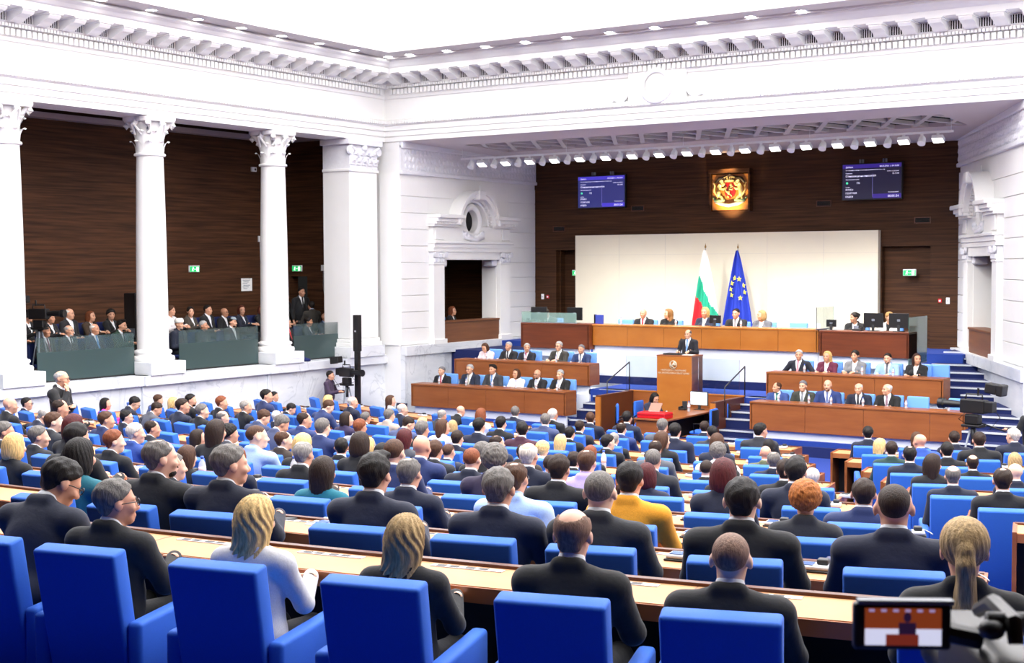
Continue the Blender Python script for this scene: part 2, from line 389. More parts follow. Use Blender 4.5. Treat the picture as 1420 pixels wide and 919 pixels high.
def body_set(key, h, front):
    """meshes of one pose: body, jacket, shirt, tie, trousers, shoes"""
    if (key, h) in BODY: return BODY[(key, h)]
    p = make_pose(**POSES[key]); lo, hi = bounds(p); out = {'pose': p}; nm = 'person'
    F = Field(lo, hi, h); torso(F, p, -.02); arms(F, p, -.012)
    for i in (0, 1):
        F.cap(p.hj[i], p.kn[i], .07, .052, .04); F.cap(p.kn[i], p.an[i], .05, .035, .03); F.cap(p.an[i] + np.array((0, 0, -.03)), p.an[i] + np.array((0, .13, -.055)), .035, .028, .02)
        if h > .014: F.cap(p.wr[i], p.hd[i], .028, .03, .02)
    head_prims(F, p); out['body'] = F.mesh(nm, M['skin'], extra=hand_mesh(p) if h < .014 else hand_mesh(p, .009))
    fem = p.sex == 'f'
    # jacket
    F = Field(lo, hi, h); torso(F, p, .012); arms(F, p, .012, .97)
    X, Y, Z = F.grid(); nz = p.neck
    F.ell(p.hip + np.array((0, -.02, .03)), (.175, .13, .1), .05)
    d = np.sqrt((X - nz[0]) ** 2 + (Y - nz[1] - .035) ** 2 + ((Z - nz[2] - .055) * .9) ** 2) - .085; F.f = np.maximum(F.f, -d)          # neck opening
    F.cap(p.up(-.045, -.048, .488), p.up(.045, -.048, .488), .034, .034, .03)                                                       # collar roll behind the neck
    if front:
        q = np.stack(np.broadcast_arrays(X - p.hip[0], Y - p.hip[1], Z - p.hip[2]), -1) @ p.T
        zz = q[..., 2]; wv = np.clip((zz - .12) / .34, 0, 1) * (.075 if not fem else .06); V = np.maximum(np.abs(q[..., 0]) - wv, -(q[..., 1] - .02)); V = np.maximum(V, .12 - zz)
        F.f = np.maximum(F.f, -V)
    F.f = np.maximum(F.f, p.hip[2] - .09 - Z) if not p.stand else np.maximum(F.f, .8 - Z)
    out['jacket'] = F.mesh('jacket', M['suit'])
    # shirt: what shows at neck, chest and cuffs
    F = Field(lo, hi, h); torso(F, p, -.004); F.cap(p.neck + np.array((0, 0, -.05)), p.neck + p.T @ np.array((0, .006, .02)), .072 if not fem else .056, .062 if not fem else .046, .02)
    for i in (0, 1): F.cap(p.wr[i] - (p.wr[i] - p.el[i]) * .25, p.wr[i] + (p.hd[i] - p.wr[i]) * .03, .036, .036, 0)
    F.f = np.maximum(F.f, p.hip[2] - .02 - Z)
    if fem: F.ell(p.neck + p.T @ np.array((0, .055, .03)), (.05, .05, .07), 0, cut=True)
    out['shirt'] = F.mesh('shirt', M['shirt'])
    if not fem and front:
        F.ell(p.chest, (.17, .104, .18), .0, p.T)
        q = np.stack(np.broadcast_arrays(X - p.hip[0], Y - p.hip[1], Z - p.hip[2]), -1) @ p.T; F2 = np.maximum(F.f - .012, np.abs(Z - p.hip[2] - .25) - (.3 if p.stand else .3)); G = Field(lo, hi, h); torso(G, p, .02); G.cap(p.neck + np.array((0, 0, -.05)), p.neck, .09, .085, .02); F2 = np.maximum(F2, G.f)
        wt = np.where(q[..., 2] > .42, .024, .018 + (.44 - q[..., 2]) * .06)
        F.f = np.maximum(np.maximum(F2, np.abs(q[..., 0]) - wt), np.maximum(-(q[..., 1] - .03), np.maximum(q[..., 2] - .475, .1 - q[..., 2]))); out['tie'] = F.mesh('tie', M['tie'])
    F = Field(lo, hi, h); F.ell(p.hip + np.array((0, -.01, -.02)), (.165, .12, .1), .05)
    for i in (0, 1): F.cap(p.hj[i], p.kn[i], .085, .066, .04); F.cap(p.kn[i], p.an[i] + np.array((0, 0, .0)), .066, .055, .03)
    F.f = np.maximum(F.f, .05 - Z); F.f = np.maximum(F.f, Z - p.hip[2] - .08)
    out['trousers'] = F.mesh('trousers', M['suit'])
    F = Field(lo, hi, h)
    for i in (0, 1): F.cap(p.an[i] + np.array((0, -.03, -.045)), p.an[i] + np.array((0, .15, -.05)), .042, .036, .02)
    F.f = np.maximum(F.f, .004 - Z); out['shoes'] = F.mesh('shoes', M['shoe'])
    BODY[(key, h)] = out; return out
POSES = {
 'm_up': dict(), 'm_r': dict(hyaw=-38), 'm_l': dict(hyaw=35), 'm_fwd': dict(lean=20), 'm_down': dict(lean=12, hpitch=-28), 'm_rdown': dict(lean=16, hyaw=-30, hpitch=-22),
 'm_lap': dict(lean=-4, arms='lap'), 'm_chin': dict(lean=6, arms='chin'), 'm_fold': dict(lean=2, arms='fold'), 'm_wide': dict(lean=-3, arms='hip', hyaw=12),
 'f_up': dict(sex='f'), 'f_r': dict(sex='f', hyaw=-38), 'f_l': dict(sex='f', hyaw=35), 'f_down': dict(sex='f', lean=10, hpitch=-22), 'f_fold': dict(sex='f', arms='fold'),
 's_lect': dict(stand=True, arms='lectern'), 's_down': dict(stand=True, arms='down'), 's_cam': dict(stand=True, arms='camera'), 's_chin': dict(stand=True, arms='chin'),
}
HAIR = {}
def hair_mesh(style, h):
    if (style, h) in HAIR: return HAIR[(style, h)]
    F = Field((-.17, -.22, -.42), (.17, .15, .19), h); X, Y, Z = F.grid(); keepk = 1.345; fr = .016
    def above(a, b): return ((a + b * Y) - Z) / math.sqrt(1 + b * b)
    if style in ('short', 'quiff', 'receding', 'horseshoe', 'buzz'):
        g = {'short': .013, 'quiff': .016, 'receding': .01, 'horseshoe': .008, 'buzz': .005}[style]
        F.ell((0, -.014, .036), (.077 + g, .098 + g, .086 + g * 1.1), 0)
        if style == 'quiff': F.ell((.01, .05, .115), (.06, .045, .028), .02)
        lump = .004 * np.sin(X * 95 + 2 * np.sin(Z * 40)) * np.sin(Y * 80 + X * 30) if g > .009 else 0
        F.f = F.f + lump + (g + .001) * .75 * np.clip((.035 - Z) / .1, 0, 1)
        if style != 'buzz': F.cap((-.03, -.062, -.04), (.03, -.062, -.04), .022, .022, .03)
        F.f = np.maximum(F.f, np.minimum(above(.012, .95), np.maximum(Y + .028, -.082 - Z)))
        F.ell((0, .1, .03), (.058, .06, .062), 0, cut=True)
        for s in (-1, 1): F.ell((s * .09, .004, -.012), (.03, .028, .04), 0, cut=True)
        if style == 'receding': F.ell((0, .09, .1), (.06, .08, .07), 0, cut=True); F.ell((0, -.03, .14), (.045, .05, .035), 0, cut=True)
        if style == 'horseshoe': F.ell((0, .03, .12), (.072, .11, .085), 0, cut=True); F.ell((0, -.05, .115), (.058, .06, .06), 0, cut=True)
    elif style == 'curly':
        F.ell((0, -.02, .035), (.108, .12, .115), 0); F.f = F.f + .009 * np.sin(X * 120 + Z * 40) * np.sin(Y * 130 + X * 20) * np.sin(Z * 125); F.f = np.maximum(F.f, above(.0, .75)); F.ell((0, .12, -.05), (.075, .08, .11), 0, cut=True)
    else:
        F.ell((0, -.014, .038), (.092, .113, .1), 0)
        if style in ('long', 'wavy'):
            F.ell((0, -.06, -.1), (.096, .07, .2), .04); F.ell((0, -.04, -.02), (.1, .09, .12), .03)
            if style == 'wavy': F.ell((.03, -.07, -.22), (.085, .055, .09), .04); F.ell((-.05, -.06, -.18), (.07, .05, .1), .04)
        if style == 'bob': F.ell((0, -.035, -.045), (.104, .1, .12), .04); F.f = np.maximum(F.f, -.135 - Z)
        if style == 'pony': F.cap((0, -.115, .02), (0, -.13, -.03), .034, .03, .02); F.cap((0, -.13, -.03), (0, -.115, -.2), .034, .045, .02); F.cap((0, -.115, -.2), (.01, -.1, -.32), .045, .02, .02)
        if style == 'bun': F.ell((0, -.115, .06), (.048, .042, .045), .015)
        if style in ('wavy', 'long', 'bob', 'pony'):
            amp = .0045 if style == 'wavy' else .0022; th = np.arctan2(X, -(Y + .02)); F.f = F.f + amp * np.sin(th * (15 if style == 'wavy' else 22) + 5 * np.sin(Z * (22 if style == 'wavy' else 9)))
        F.ell((0, .085, -.035), (.068, .075, .115), 0, cut=True)
        if style in ('pony', 'bun'): F.f = np.maximum(F.f, above(-.02, .85)) if style == 'bun' else np.maximum(F.f, np.minimum(above(-.02, .85), Y + .085))
        else: F.f = np.maximum(F.f, np.minimum(above(.03, 1.0), Y - .035))
        F.ell((0, .02, -.13), (.06, .07, .075), 0, cut=True) if style != 'bob' else None
    HAIR[(style, h)] = F.mesh('hair', M['hair']); return HAIR[(style, h)]
def small(name, fn, m, **kw):
    if name not in HAIR:
        b = MB(); fn(b); HAIR[name] = b.mesh(name, m, smooth=True, **kw)
    return HAIR[name]
def _eyes(b):
    for s in (-1, 1): b.ball((s * .031, .087, .002), (.014, .006, .007), 2); b.box(s * .033 - .018, s * .033 + .018, .09, .1, .021, .028)
def _glasses(b):
    for s in (-1, 1):
        b.tube([(s * .034 + .024 * math.cos(t), .108, .002 + .019 * math.sin(t)) for t in [2 * PI * k / 14 for k in range(15)]], .003, 5); b.tube([(s * .058, .106, .008), (s * .086, .04, .008), (s * .088, -.02, .002)], .003, 5)
    b.tube([(-.01, .11, .006), (.01, .11, .006)], .003, 5)
def _beard(b):
    b.ball((0, .048, -.088), (.05, .046, .034), 3); b.ball((0, .098, -.056), (.024, .008, .006), 2)
def _turban(b): b.lathe([(.0, .15), (.07, .148), (.098, .12), (.108, .085), (.104, .05), (.09, .04)], 28)
def _kippah(b): b.lathe([(.0, .138), (.05, .13), (.078, .1), (.082, .09)], 22, mtx=Matrix.Rotation(R(-18), 4, 'X'))
def _mask(b): pass
N_PERSON = 0
def person(x, y, z, heading, pose, style, hair, jacket, label, group=None, shirt='#e9edf4', tie=None, skin='#e0b098', trous=None, s=1.0, wx=1.0, lod=1, extras=(), front=False, shoes=False):
    """body is the thing; hair and clothing are its children"""
    h = (.0105, .0145, .019)[lod]; B = body_set(pose, h, front); p = B['pose']
    o = link('person', B['body']); o.location = (x, y, z); o.rotation_euler = (0, 0, heading); o.scale = (s * wx, s * (1 + (wx - 1) * .6), s); o.color = (*srgb(skin), 1)
    tag(o, label, 'person', group)
    def kid(nm, me, c): k = link(nm, me, o); k.color = (*srgb(c), 1); return k
    if jacket: kid('jacket', B['jacket'], jacket)
    kid('shirt', B['shirt'], shirt)
    if tie and 'tie' in B: kid('tie', B['tie'], tie)
    kid('trousers', B['trousers'], trous or (jacket or '#22242b'))
    if shoes: link('shoes', B['shoes'], o)
    Hm = Matrix.Translation(Vector(p.head)) @ Matrix(p.hr.tolist()).to_4x4()
    def onhead(nm, me, c=None):
        k = link(nm, me, o); k.matrix_local = Hm @ Matrix.Diagonal((1 / max(1.0, wx) ** .8, 1, 1, 1))
        if c: k.color = (*srgb(c), 1)
        return k
    if style != 'bald': onhead('hair', hair_mesh(style, .0075 if lod == 0 else .011), hair)
    if front: onhead('eyes', small('eyes', _eyes, M['eye']))
    for e in extras:
        if e == 'glasses': onhead('glasses', small('glasses', _glasses, M['frame']))
        elif e.startswith('beard'): onhead('beard', small('beard', _beard, M['hair']), e[5:] or '#1c1512')
        elif e == 'turban': onhead('turban', small('turban', _turban, M['shirt']), '#e8e6e0')
        elif e == 'kippah': onhead('skullcap', small('kippah', _kippah, M['suit']), '#8b97a0')
    return o
# ---------------------------------------------------------------- the hall itself
CX, CY = -11.74, 50.77                      # centre of the desk arcs
RK = [45.2 - 1.66 * k for k in range(13)]
ZD = [1.65, 1.845, 2.035, 2.225, 2.415, 2.605, 2.775, 2.915, 3.045, 3.16, 3.26, 3.35]
FL = -4.11                                  # front floor
def pol(arc, r, rref): t = arc / rref; return CX + r * math.sin(t), CY - r * math.cos(t)
def struct(name, mb, m, smooth=False, angle=None, parent=None):
    o = mb.build(name, m, parent, smooth, angle)
    if parent is None: o['kind'] = 'structure'
    return o
b = MB(); b.box(-32, 14, -10, 40, FL - .3, FL)
struct('floor', b, M['carpet'])
def ring(b, r0, r1, a0, a1, z0, z1, n=60):
    """solid annular band about the arc centre; a0,a1 are angles"""
    A = [[], [], [], []]
    for i in range(n + 1):
        t = a0 + (a1 - a0) * i / n
        for q, (r, z) in enumerate(((r0, z0), (r1, z0), (r1, z1), (r0, z1))): A[q].append(b.bm.verts.new((CX + r * math.sin(t), CY - r * math.cos(t), z)))
    for i in range(n):
        for q in range(4):
            f = b.bm.faces.new((A[q][i], A[q][i + 1], A[(q + 1) % 4][i + 1], A[(q + 1) % 4][i])); f.material_index = b.mi
    for i in (0, n):
        f = b.bm.faces.new([A[q][i] for q in range(4)]); f.material_index = b.mi
b = MB()
for k in range(11):
    ring(b, RK[k] - .12, RK[k] + 1.54, -11.6 / RK[k], 14 / RK[k], FL - .05, -ZD[k] - .75 - (.07 if k == 0 else 0))
for j in (1, 2, 3): ring(b, RK[0] - .12 + 1.66 * j, RK[0] + 1.54 + 1.66 * j, -12 / 46, 14 / 46, FL - .05, -2.4 + .19 * j)
struct('floor_tiers', b, M['carpet'])
def isect_line(r, p, q):
    p, q = Vector(p), Vector(q); d = q - p; f = p - Vector((CX, CY)); a = d.dot(d); bb = 2 * f.dot(d); c = f.dot(f) - r * r; s = math.sqrt(bb * bb - 4 * a * c)
    for t in ((-bb - s) / (2 * a), (-bb + s) / (2 * a)):
        P = p + d * t
        if P.y < CY - 5: return P
AL2, AR2 = ((-10.05, 24.26), (-5.16, 14.1)), ((-8.95, 24.3), (-3.57, 14.32))
b = MB()
for k in range(11):
    for off in (0, .83):
        r = RK[k] - .12 + off
        P, Q = isect_line(r, *AL2), isect_line(r, *AR2)
        z = -ZD[k] - .75 if off == 0 else -ZD[k] - .75
        if off: continue
        b.tube([(P.x, P.y, z + .012), (Q.x, Q.y, z + .012)], .02, 6)
struct('trim_1', b, M['nosing'])
b = MB(); b.box(2.6, 2.9, 9, 31, FL, 5.6); struct('wall_right', b, M['plaster'])
b = MB(); b.box(2.6, 2.9, -6, 9, FL, 5.6); struct('wall_right_bounce_cut', b, M['walnut'])  # unseen wall section, dark only to cut light bounced onto the chair backs
b = MB(); b.box(-26, 2.9, -6.3, -6, FL, 5.6); struct('wall_rear', b, M['walnut'])
# luminous ceiling and the painted edge with downlights
b = MB(); b.box(-21.5, 2.6, 4.4, 26.85, 6.7, 6.76); struct('ceiling', b, M['ceil_panel'])
b = MB(); b.box(-21.7, -21.5, 4.2, 27.05, 5.42, 6.8); b.box(-21.5, 2.6, 26.85, 27.05, 5.42, 6.8); b.box(-21.5, 2.6, 4.2, 4.4, 5.5, 6.8); b.box(2.6, 2.8, 4.2, 27.05, 5.42, 6.8); struct('trim_13', b, M['plaster'])
b = MB(); b.box(-21.5, 2.6, -6, 4.4, 5.34, 5.5); struct('ceiling_rear', b, mat('rear_ceiling_bounce_cut', '#241f1e', .9))  # unseen rear ceiling, darkened to keep bounced light off the foreground
b = MB()
b.box(-22.15, -21.5, -6, 27.5, 5.28, 5.42); b.box(-21.5, 2.6, 26.85, 27.5, 5.28, 5.42)
b.box(-22.45, -22.15, -6, 27.8, 5.24, 5.42); b.box(-22.15, 2.6, 27.5, 27.8, 5.24, 5.42)
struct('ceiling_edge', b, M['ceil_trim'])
M['lens'] = mat('downlight_lens', (255, 255, 255), .5, emit=(1, .98, .95), estr=DOWNLIGHT_STRENGTH)
def downlight(x, y, lab):
    t = thing('downlight', lab, 'ceiling light', (x, y, 5.28), group='downlights round the luminous ceiling')
    b = MB(); b.lathe([(.11, -.012), (.14, -.012), (.14, .0), (.11, .0)], 20, caps=False); b.build('trim_ring', M['white_p'], t, True, 40)
    b = MB(); b.lathe([(.0001, -.006), (.11, -.006)], 20); b.build('lens', M['lens'], t)
    return t
ORD = ['first', 'second', 'third', 'fourth', 'fifth', 'sixth', 'seventh', 'eighth', 'ninth', 'tenth', 'eleventh', 'twelfth', 'thirteenth', 'fourteenth', 'fifteenth', 'sixteenth', 'seventeenth', 'eighteenth', 'nineteenth', 'twentieth', 'twenty-first', 'twenty-second']
d0 = downlight(-21.92, 27.36, 'round recessed downlight in the ceiling corner above the corner pilaster')
for i in range(8):
    c = copy_tree(d0); c.location = (-21.93, 26.08 - 1.285 * i, 5.28); c['label'] = 'round recessed downlight above the columns, %s from the ceiling corner' % ORD[i]
for i in range(10):
    c = copy_tree(d0); c.location = (-21.28 + 1.143 * i, 27.41, 5.28); c['label'] = 'round recessed downlight above the stage opening, %s from the ceiling corner' % ORD[i]

# entablature along the left colonnade and over the stage
PROF = [(-.72, 3.28), (0, 3.297), (0, 3.43), (.035, 3.43), (.035, 3.57), (.07, 3.57), (.07, 3.70), (.10, 3.71), (.15, 3.76), (.155, 3.82), (.02, 3.87), (.02, 4.40), (.07, 4.41), (.10, 4.47), (.10, 4.64), (.16, 4.65), (.22, 4.70), (.27, 4.74), (.27, 4.95), (.80, 4.955), (.82, 5.07), (.86, 5.09), (.92, 5.15), (1.0, 5.20), (1.0, 5.24), (-.72, 5.30)]
XE, YE = -23.1, 28.66
b = MB(); b.extr(PROF, (XE, -6, 0), (XE, YE + .7, 0), side=Vector((1, 0, 0))); struct('trim_2', b, M['plaster'])
b = MB(); b.extr(PROF, (XE - .7, YE, 0), (2.6, YE, 0), side=Vector((0, -1, 0))); struct('trim_3', b, M['plaster'])
def ornaments(n_name, mat3):
    pass
def orn(b, place, L):
    """dentils, egg band, leaf moulding, modillion brackets along a run of length L; place(s, e, z) -> point"""
    def blk(s0, s1, e0, e1, z0, z1, slope=0):
        P = [place(s, e, z) for s, e, z in ((s0, e0, z0), (s1, e0, z0), (s1, e1, z0 + slope), (s0, e1, z0 + slope), (s0, e0, z1), (s1, e0, z1), (s1, e1, z1), (s0, e1, z1))]
        v = [b.bm.verts.new(p) for p in P]
        for q in ((0, 1, 2, 3), (4, 5, 6, 7), (0, 1, 5, 4), (1, 2, 6, 5), (2, 3, 7, 6), (3, 0, 4, 7)):
            f = b.bm.faces.new([v[i] for i in q]); f.material_index = b.mi
    s = .05; b.mi = 0
    while s < L:
        blk(s, s + .085, .095, .20, 4.50, 4.63); s += .125
    s = .03
    while s < L:                                   # bead band above the dentils
        blk(s, s + .055, .2, .262, 4.655, 4.72); s += .075
    s = .02
    while s < L:                                   # leaf moulding under the frieze
        blk(s, s + .06, .13, .172, 3.735, 3.81); s += .085
    return blk
def modillion(b, place, s, w=.27):
    pr = [(.27, 4.95), (.76, 4.95), (.77, 4.90), (.72, 4.845), (.62, 4.83), (.52, 4.80), (.44, 4.755), (.36, 4.725), (.30, 4.735), (.27, 4.76)]
    A = [b.bm.verts.new(place(s - w / 2, e, z)) for e, z in pr]; B = [b.bm.verts.new(place(s + w / 2, e, z)) for e, z in pr]; n = len(pr)
    fs = [b.bm.faces.new(A), b.bm.faces.new(B[::-1])] + [b.bm.faces.new((A[i], A[(i + 1) % n], B[(i + 1) % n], B[i])) for i in range(n)]
    for f in fs: f.material_index = b.mi
for nm, place, L in (('trim_4', lambda s, e, z: Vector((XE + e, YE - 1.0 - s + .72, z)), 27), ('trim_5', lambda s, e, z: Vector((XE + .28 + s, YE - e, z)), 25)):
    b = MB(); blk = orn(b, place, L)
    s = .42
    while s < L:
        b.mi = 0; modillion(b, place, s); blk(s - .17, s + .17, .27, .80, 4.925, 4.955)
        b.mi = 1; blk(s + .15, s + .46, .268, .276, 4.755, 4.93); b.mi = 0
        for j in range(6): blk(s + .165 + j * .05, s + .183 + j * .05, .277, .288, 4.755, 4.93)
        s += .61
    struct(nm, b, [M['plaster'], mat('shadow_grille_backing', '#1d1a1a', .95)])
# wreath medallion on the frieze over the stage
t = thing('frieze_medallion', 'white square relief medallion with wreath on the frieze above the stage', 'relief', (-14.95, YE - .02, 4.05), kind='structure')
b = MB(); b.box(-.75, .75, -.12, 0, -.34, .56, .02); b.build('relief_panel', M['plaster'], t)
b = MB(); b.lathe([(.30, -.16), (.36, -.2), (.42, -.16), (.42, -.1), (.30, -.1)], 32, axis='y', c=(0, 0, .1), caps=False); b.build('wreath', M['relief'], t, True)
b = MB()
for s in (-1, 1): b.tube([(s * 1.35, -.03, -.28), (s * 1.15, -.07, -.12), (s * .95, -.08, -.2), (s * .78, -.08, -.05)], [.03, .06, .07, .05], 8)
b.build('garland', M['relief'], t, True)

# columns
def capital(b, r0, r1, z0, z1, sq):
    """Corinthian capital: bell, two rows of leaves, corner volutes, abacus"""
    H = z1 - z0
    b.lathe([(r0 * .98, z0), (r0 * .98, z0 + .3 * H), (r0 * 1.03, z0 + .6 * H), (r1 * .86, z0 + .84 * H), (r1 * .9, z0 + .86 * H)], 24)
    for row, (zz, hh, n, rr) in enumerate(((0, .36, 8, 1.0), (.22, .42, 8, 1.02))):
        for k in range(n):
            a = 2 * PI * (k + .5 * row) / n; ca, sa = math.cos(a), math.sin(a); w = r0 * .34
            cols = []
            for t_, ro, ww in ((0, .0, .8), (.5, .015, 1), (.8, .05, .9), (1.0, .10, .62), (.93, .135, .3)):
                r = r0 * rr + ro; z = z0 + (zz + hh * t_) * H
                cols.append([b.bm.verts.new((r * ca - w * ww * q * sa - .03 * abs(q) * ca, r * sa + w * ww * q * ca - .03 * abs(q) * sa, z - .02 * abs(q))) for q in (-1, -.4, 0, .4, 1)])
            for u, v in zip(cols, cols[1:]):
                for q in range(4): b.bm.faces.new((u[q], u[q + 1], v[q + 1], v[q]))
    for k in range(4):
        a = PI / 4 + k * PI / 2; ca, sa = math.cos(a), math.sin(a)
        P = [(r0 * 1.0 + .02, .56), (r0 * 1.12, .7), (r1 * 1.05, .84), (r1 * 1.22, .86), (r1 * 1.28, .78), (r1 * 1.2, .72), (r1 * 1.13, .77)]
        b.tube([(r * ca, r * sa, z0 + h * H) for r, h in P], [.05, .055, .06, .065, .06, .05, .035], 8)
        a2 = k * PI / 2
        b.ball((r1 * .98 * math.cos(a2), r1 * .98 * math.sin(a2), z0 + .86 * H), (.07, .07, .09), 2)
        b.tube([(r0 * 1.05 * math.cos(a2 + q * .32), r0 * 1.05 * math.sin(a2 + q * .32), z0 + .55 * H + abs(q) * 0) if False else ((r0 + .03 + .05 * i) * math.cos(a2 + q * (.3 - .09 * i)), (r0 + .03 + .05 * i) * math.sin(a2 + q * (.3 - .09 * i)), z0 + (.52 + .1 * i) * H) for q in (1,) for i in range(4)], .028, 6)
        b.tube([((r0 + .03 + .05 * i) * math.cos(a2 - (.3 - .09 * i)), (r0 + .03 + .05 * i) * math.sin(a2 - (.3 - .09 * i)), z0 + (.52 + .1 * i) * H) for i in range(4)], .028, 6)
    n = 40; lo = []; mid = []; hi = []
    for k in range(n):
        a = 2 * PI * k / n; m_ = abs(math.cos(2 * a)); q = abs(math.cos(a)) + abs(math.sin(a)); r = r1 * (1.06 + .36 * (q - 1) / .414 * 1)
        lo.append(b.bm.verts.new((r * .93 * math.cos(a), r * .93 * math.sin(a), z0 + .87 * H))); mid.append(b.bm.verts.new((r * math.cos(a), r * math.sin(a), z0 + .93 * H))); hi.append(b.bm.verts.new((r * math.cos(a), r * math.sin(a), z1)))
    b.bm.faces.new(lo[::-1]); b.bm.faces.new(hi)
    for u, v in ((lo, mid), (mid, hi)):
        for k in range(n): b.bm.faces.new((u[k], u[(k + 1) % n], v[(k + 1) % n], v[k]))
XC = -23.5
def column(y, lab):
    t = thing('column', lab, 'column', (XC, y, 0), group='white Corinthian columns of the side gallery', kind='structure')
    b = MB(); pr = []
    for i in range(15):
        q = i / 14; pr.append((.345 - .055 * q ** 1.8, -1.80 + q * (2.42 + 1.80)))
    b.lathe(pr + [(.29, 2.44), (.335, 2.45), (.345, 2.475), (.335, 2.50), (.29, 2.51)], 40); b.build('shaft', M['plaster'], t, True, 40)
    b = MB(); b.lathe([(.0, -2.06), (.45, -2.06), (.47, -2.03), (.475, -1.99), (.46, -1.95), (.40, -1.935), (.385, -1.90), (.395, -1.885), (.415, -1.87), (.415, -1.84), (.40, -1.82), (.36, -1.81), (.345, -1.79)], 40); b.build('base', M['plaster'], t, True, 40)
    b = MB(); capital(b, .30, .40, 2.5, 3.285, 1); b.build('capital', M['plaster'], t, True, 50)
    b = MB(); b.box(-.55, .5, -.5, .5, -2.34, -2.055, .01); b.build('plinth', M['marble'], t)
    return t
c1 = column(17.22, 'white Corinthian column at the far left of the side gallery')
c2 = copy_tree(c1); c2.location.y = 20.95; c2['label'] = 'white Corinthian column between the seated cleric and the dark loudspeaker'
c3 = copy_tree(c1); c3.location.y = 24.83; c3['label'] = 'white Corinthian column nearest the corner pilaster'
c4 = copy_tree(c1); c4.location.y = 13.4; c4['label'] = 'white Corinthian column outside the left picture edge'
# corner pilaster
t = thing('pilaster', 'white square corner pilaster with leafy capital beside the gallery opening', 'pilaster', (-23.5, 27.78, 0), kind='structure')
b = MB(); b.box(-.5, .38, -.56, .56, -1.85, 2.5); b.build('shaft', M['plaster'], t)
b = MB(); b.box(-.5, .46, -.64, .64, -2.06, -1.95, .02); b.box(-.5, .42, -.6, .6, -1.95, -1.86, .02); b.box(-.5, .42, -.6, .6, 2.46, 2.53, .01); b.build('base', M['plaster'], t)
b = MB(); b.box(-.5, .40, -.56, .56, 2.5, 3.14)
for row, (z0, hh) in enumerate(((2.53, .25), (2.68, .3))):
    for j in range(5 - row):
        y = -.46 + .23 * j + .115 * row
        for q, (zz, e) in enumerate(((0, .40), (.5, .43), (.85, .47), (1, .50))): b.box(.38, e + .012, y - .1 + .02 * q, y + .1 - .02 * q, z0 + hh * zz * .8, z0 + hh * zz * .8 + .07, .01)
for s in (-1, 1):
    b.lathe([(.03, -.05), (.1, -.06), (.12, 0), (.1, .05), (.03, .05)], 16, axis='x', c=(.42, s * .56, 3.0)); b.tube([(.42, s * .2, 2.86), (.44, s * .38, 3.0), (.46, s * .56, 3.1)], .045, 8)
b.ball((.44, 0, 3.08), (.08, .09, .1), 2); b.box(-.5, .5, -.68, .68, 3.14, 3.29, .015); b.build('capital', M['relief'], t, False)
b = MB(); b.box(-.55, .5, -.7, .7, -2.34, -2.06, .01); b.build('plinth', M['marble'], t)

# marble dado under the gallery
b = MB(); b.box(-23.9, -23.2, -6, 28.7, FL, -2.56); b.box(-23.9, -23.1, -6, 28.7, -2.56, -2.34, .012); b.box(-23.9, -23.12, -6, 28.7, FL, FL + .25, .01)
for y in (13.4, 17.22, 20.95, 24.83, 27.78):
    w = .62 if y < 27 else .8; b.box(-23.9, -23.14, y - w, y + w, FL, -2.56, .006); b.box(-23.9, -23.04, y - w, y + w, -2.56, -2.34, .012)
struct('wall_left', b, M['marble'])
# gallery behind the columns
b = MB(); b.box(-26.6, -23.6, 9, 28.2, -2.62, -2.52); b.box(-26.6, -24.95, 9, 28.2, -2.52, -2.22); struct('floor_gallery', b, M['carpet_d'])
b = MB(); b.box(-26.7, -26.4, 9, 28.5, -2.6, 4.2)
b.box(-25.47, -23.7, 28.2, 28.5, -2.6, 4.2); b.box(-26.4, -26.08, 28.2, 28.5, -2.6, 4.2); b.box(-26.08, -25.47, 28.2, 28.5, -.25, 4.2); b.box(-26.08, -25.47, 29.2, 29.3, -2.6, -.2); b.box(-26.7, -23.6, 8.7, 9, -2.6, 4.2)
struct('wall_gallery', b, M['walnut_g'])
b = MB(); b.box(-24.4, -24.2, 28.12, 28.22, -2.52, 3.4); struct('trim_6', b, mat('light_walnut_jamb', '#7a4a2b', .5, noise=.3, nscale=2, stretch=(.4, .4, 6)))
b = MB(); b.box(-26.7, -23.6, 8.7, 28.7, 4.1, 4.2); struct('ceiling_gallery', b, M['black_soft'])
b = MB(); b.box(-26.4, -26.1, 9, 28.2, 3.40, 3.52); b.box(-26.4, -23.8, 27.9, 28.2, 3.40, 3.52); b.box(-23.85, -23.6, 9, 28.2, 3.285, 3.5); struct('trim_7', b, mat('grey_ledge_paint', '#a89da0', .8))
# glass balustrades of the gallery
for y0, y1, lab in ((14.1, 16.5, 'left of the leftmost column'), (17.93, 20.45, 'between the two leftmost columns, beside the camera'), (21.76, 24.28, 'in front of the seated cleric'), (25.55, 28.0, 'between the last column and the corner pilaster')):
    t = thing('glass_balustrade', 'dark frosted glass balustrade ' + lab, 'glass balustrade', (-23.55, y0, -2.34))
    b = MB(); b.box(-.01, .01, 0, y1 - y0, .02, .62); b.build('frosted_pane', M['frost'], t)
    b = MB(); b.box(-.008, .008, 0, y1 - y0, .62, .92); b.build('clear_pane', M['glass_t'], t)
    b = MB(); b.box(-.03, .03, 0, y1 - y0, 0, .03); b.build('rail_channel', M['black'], t)

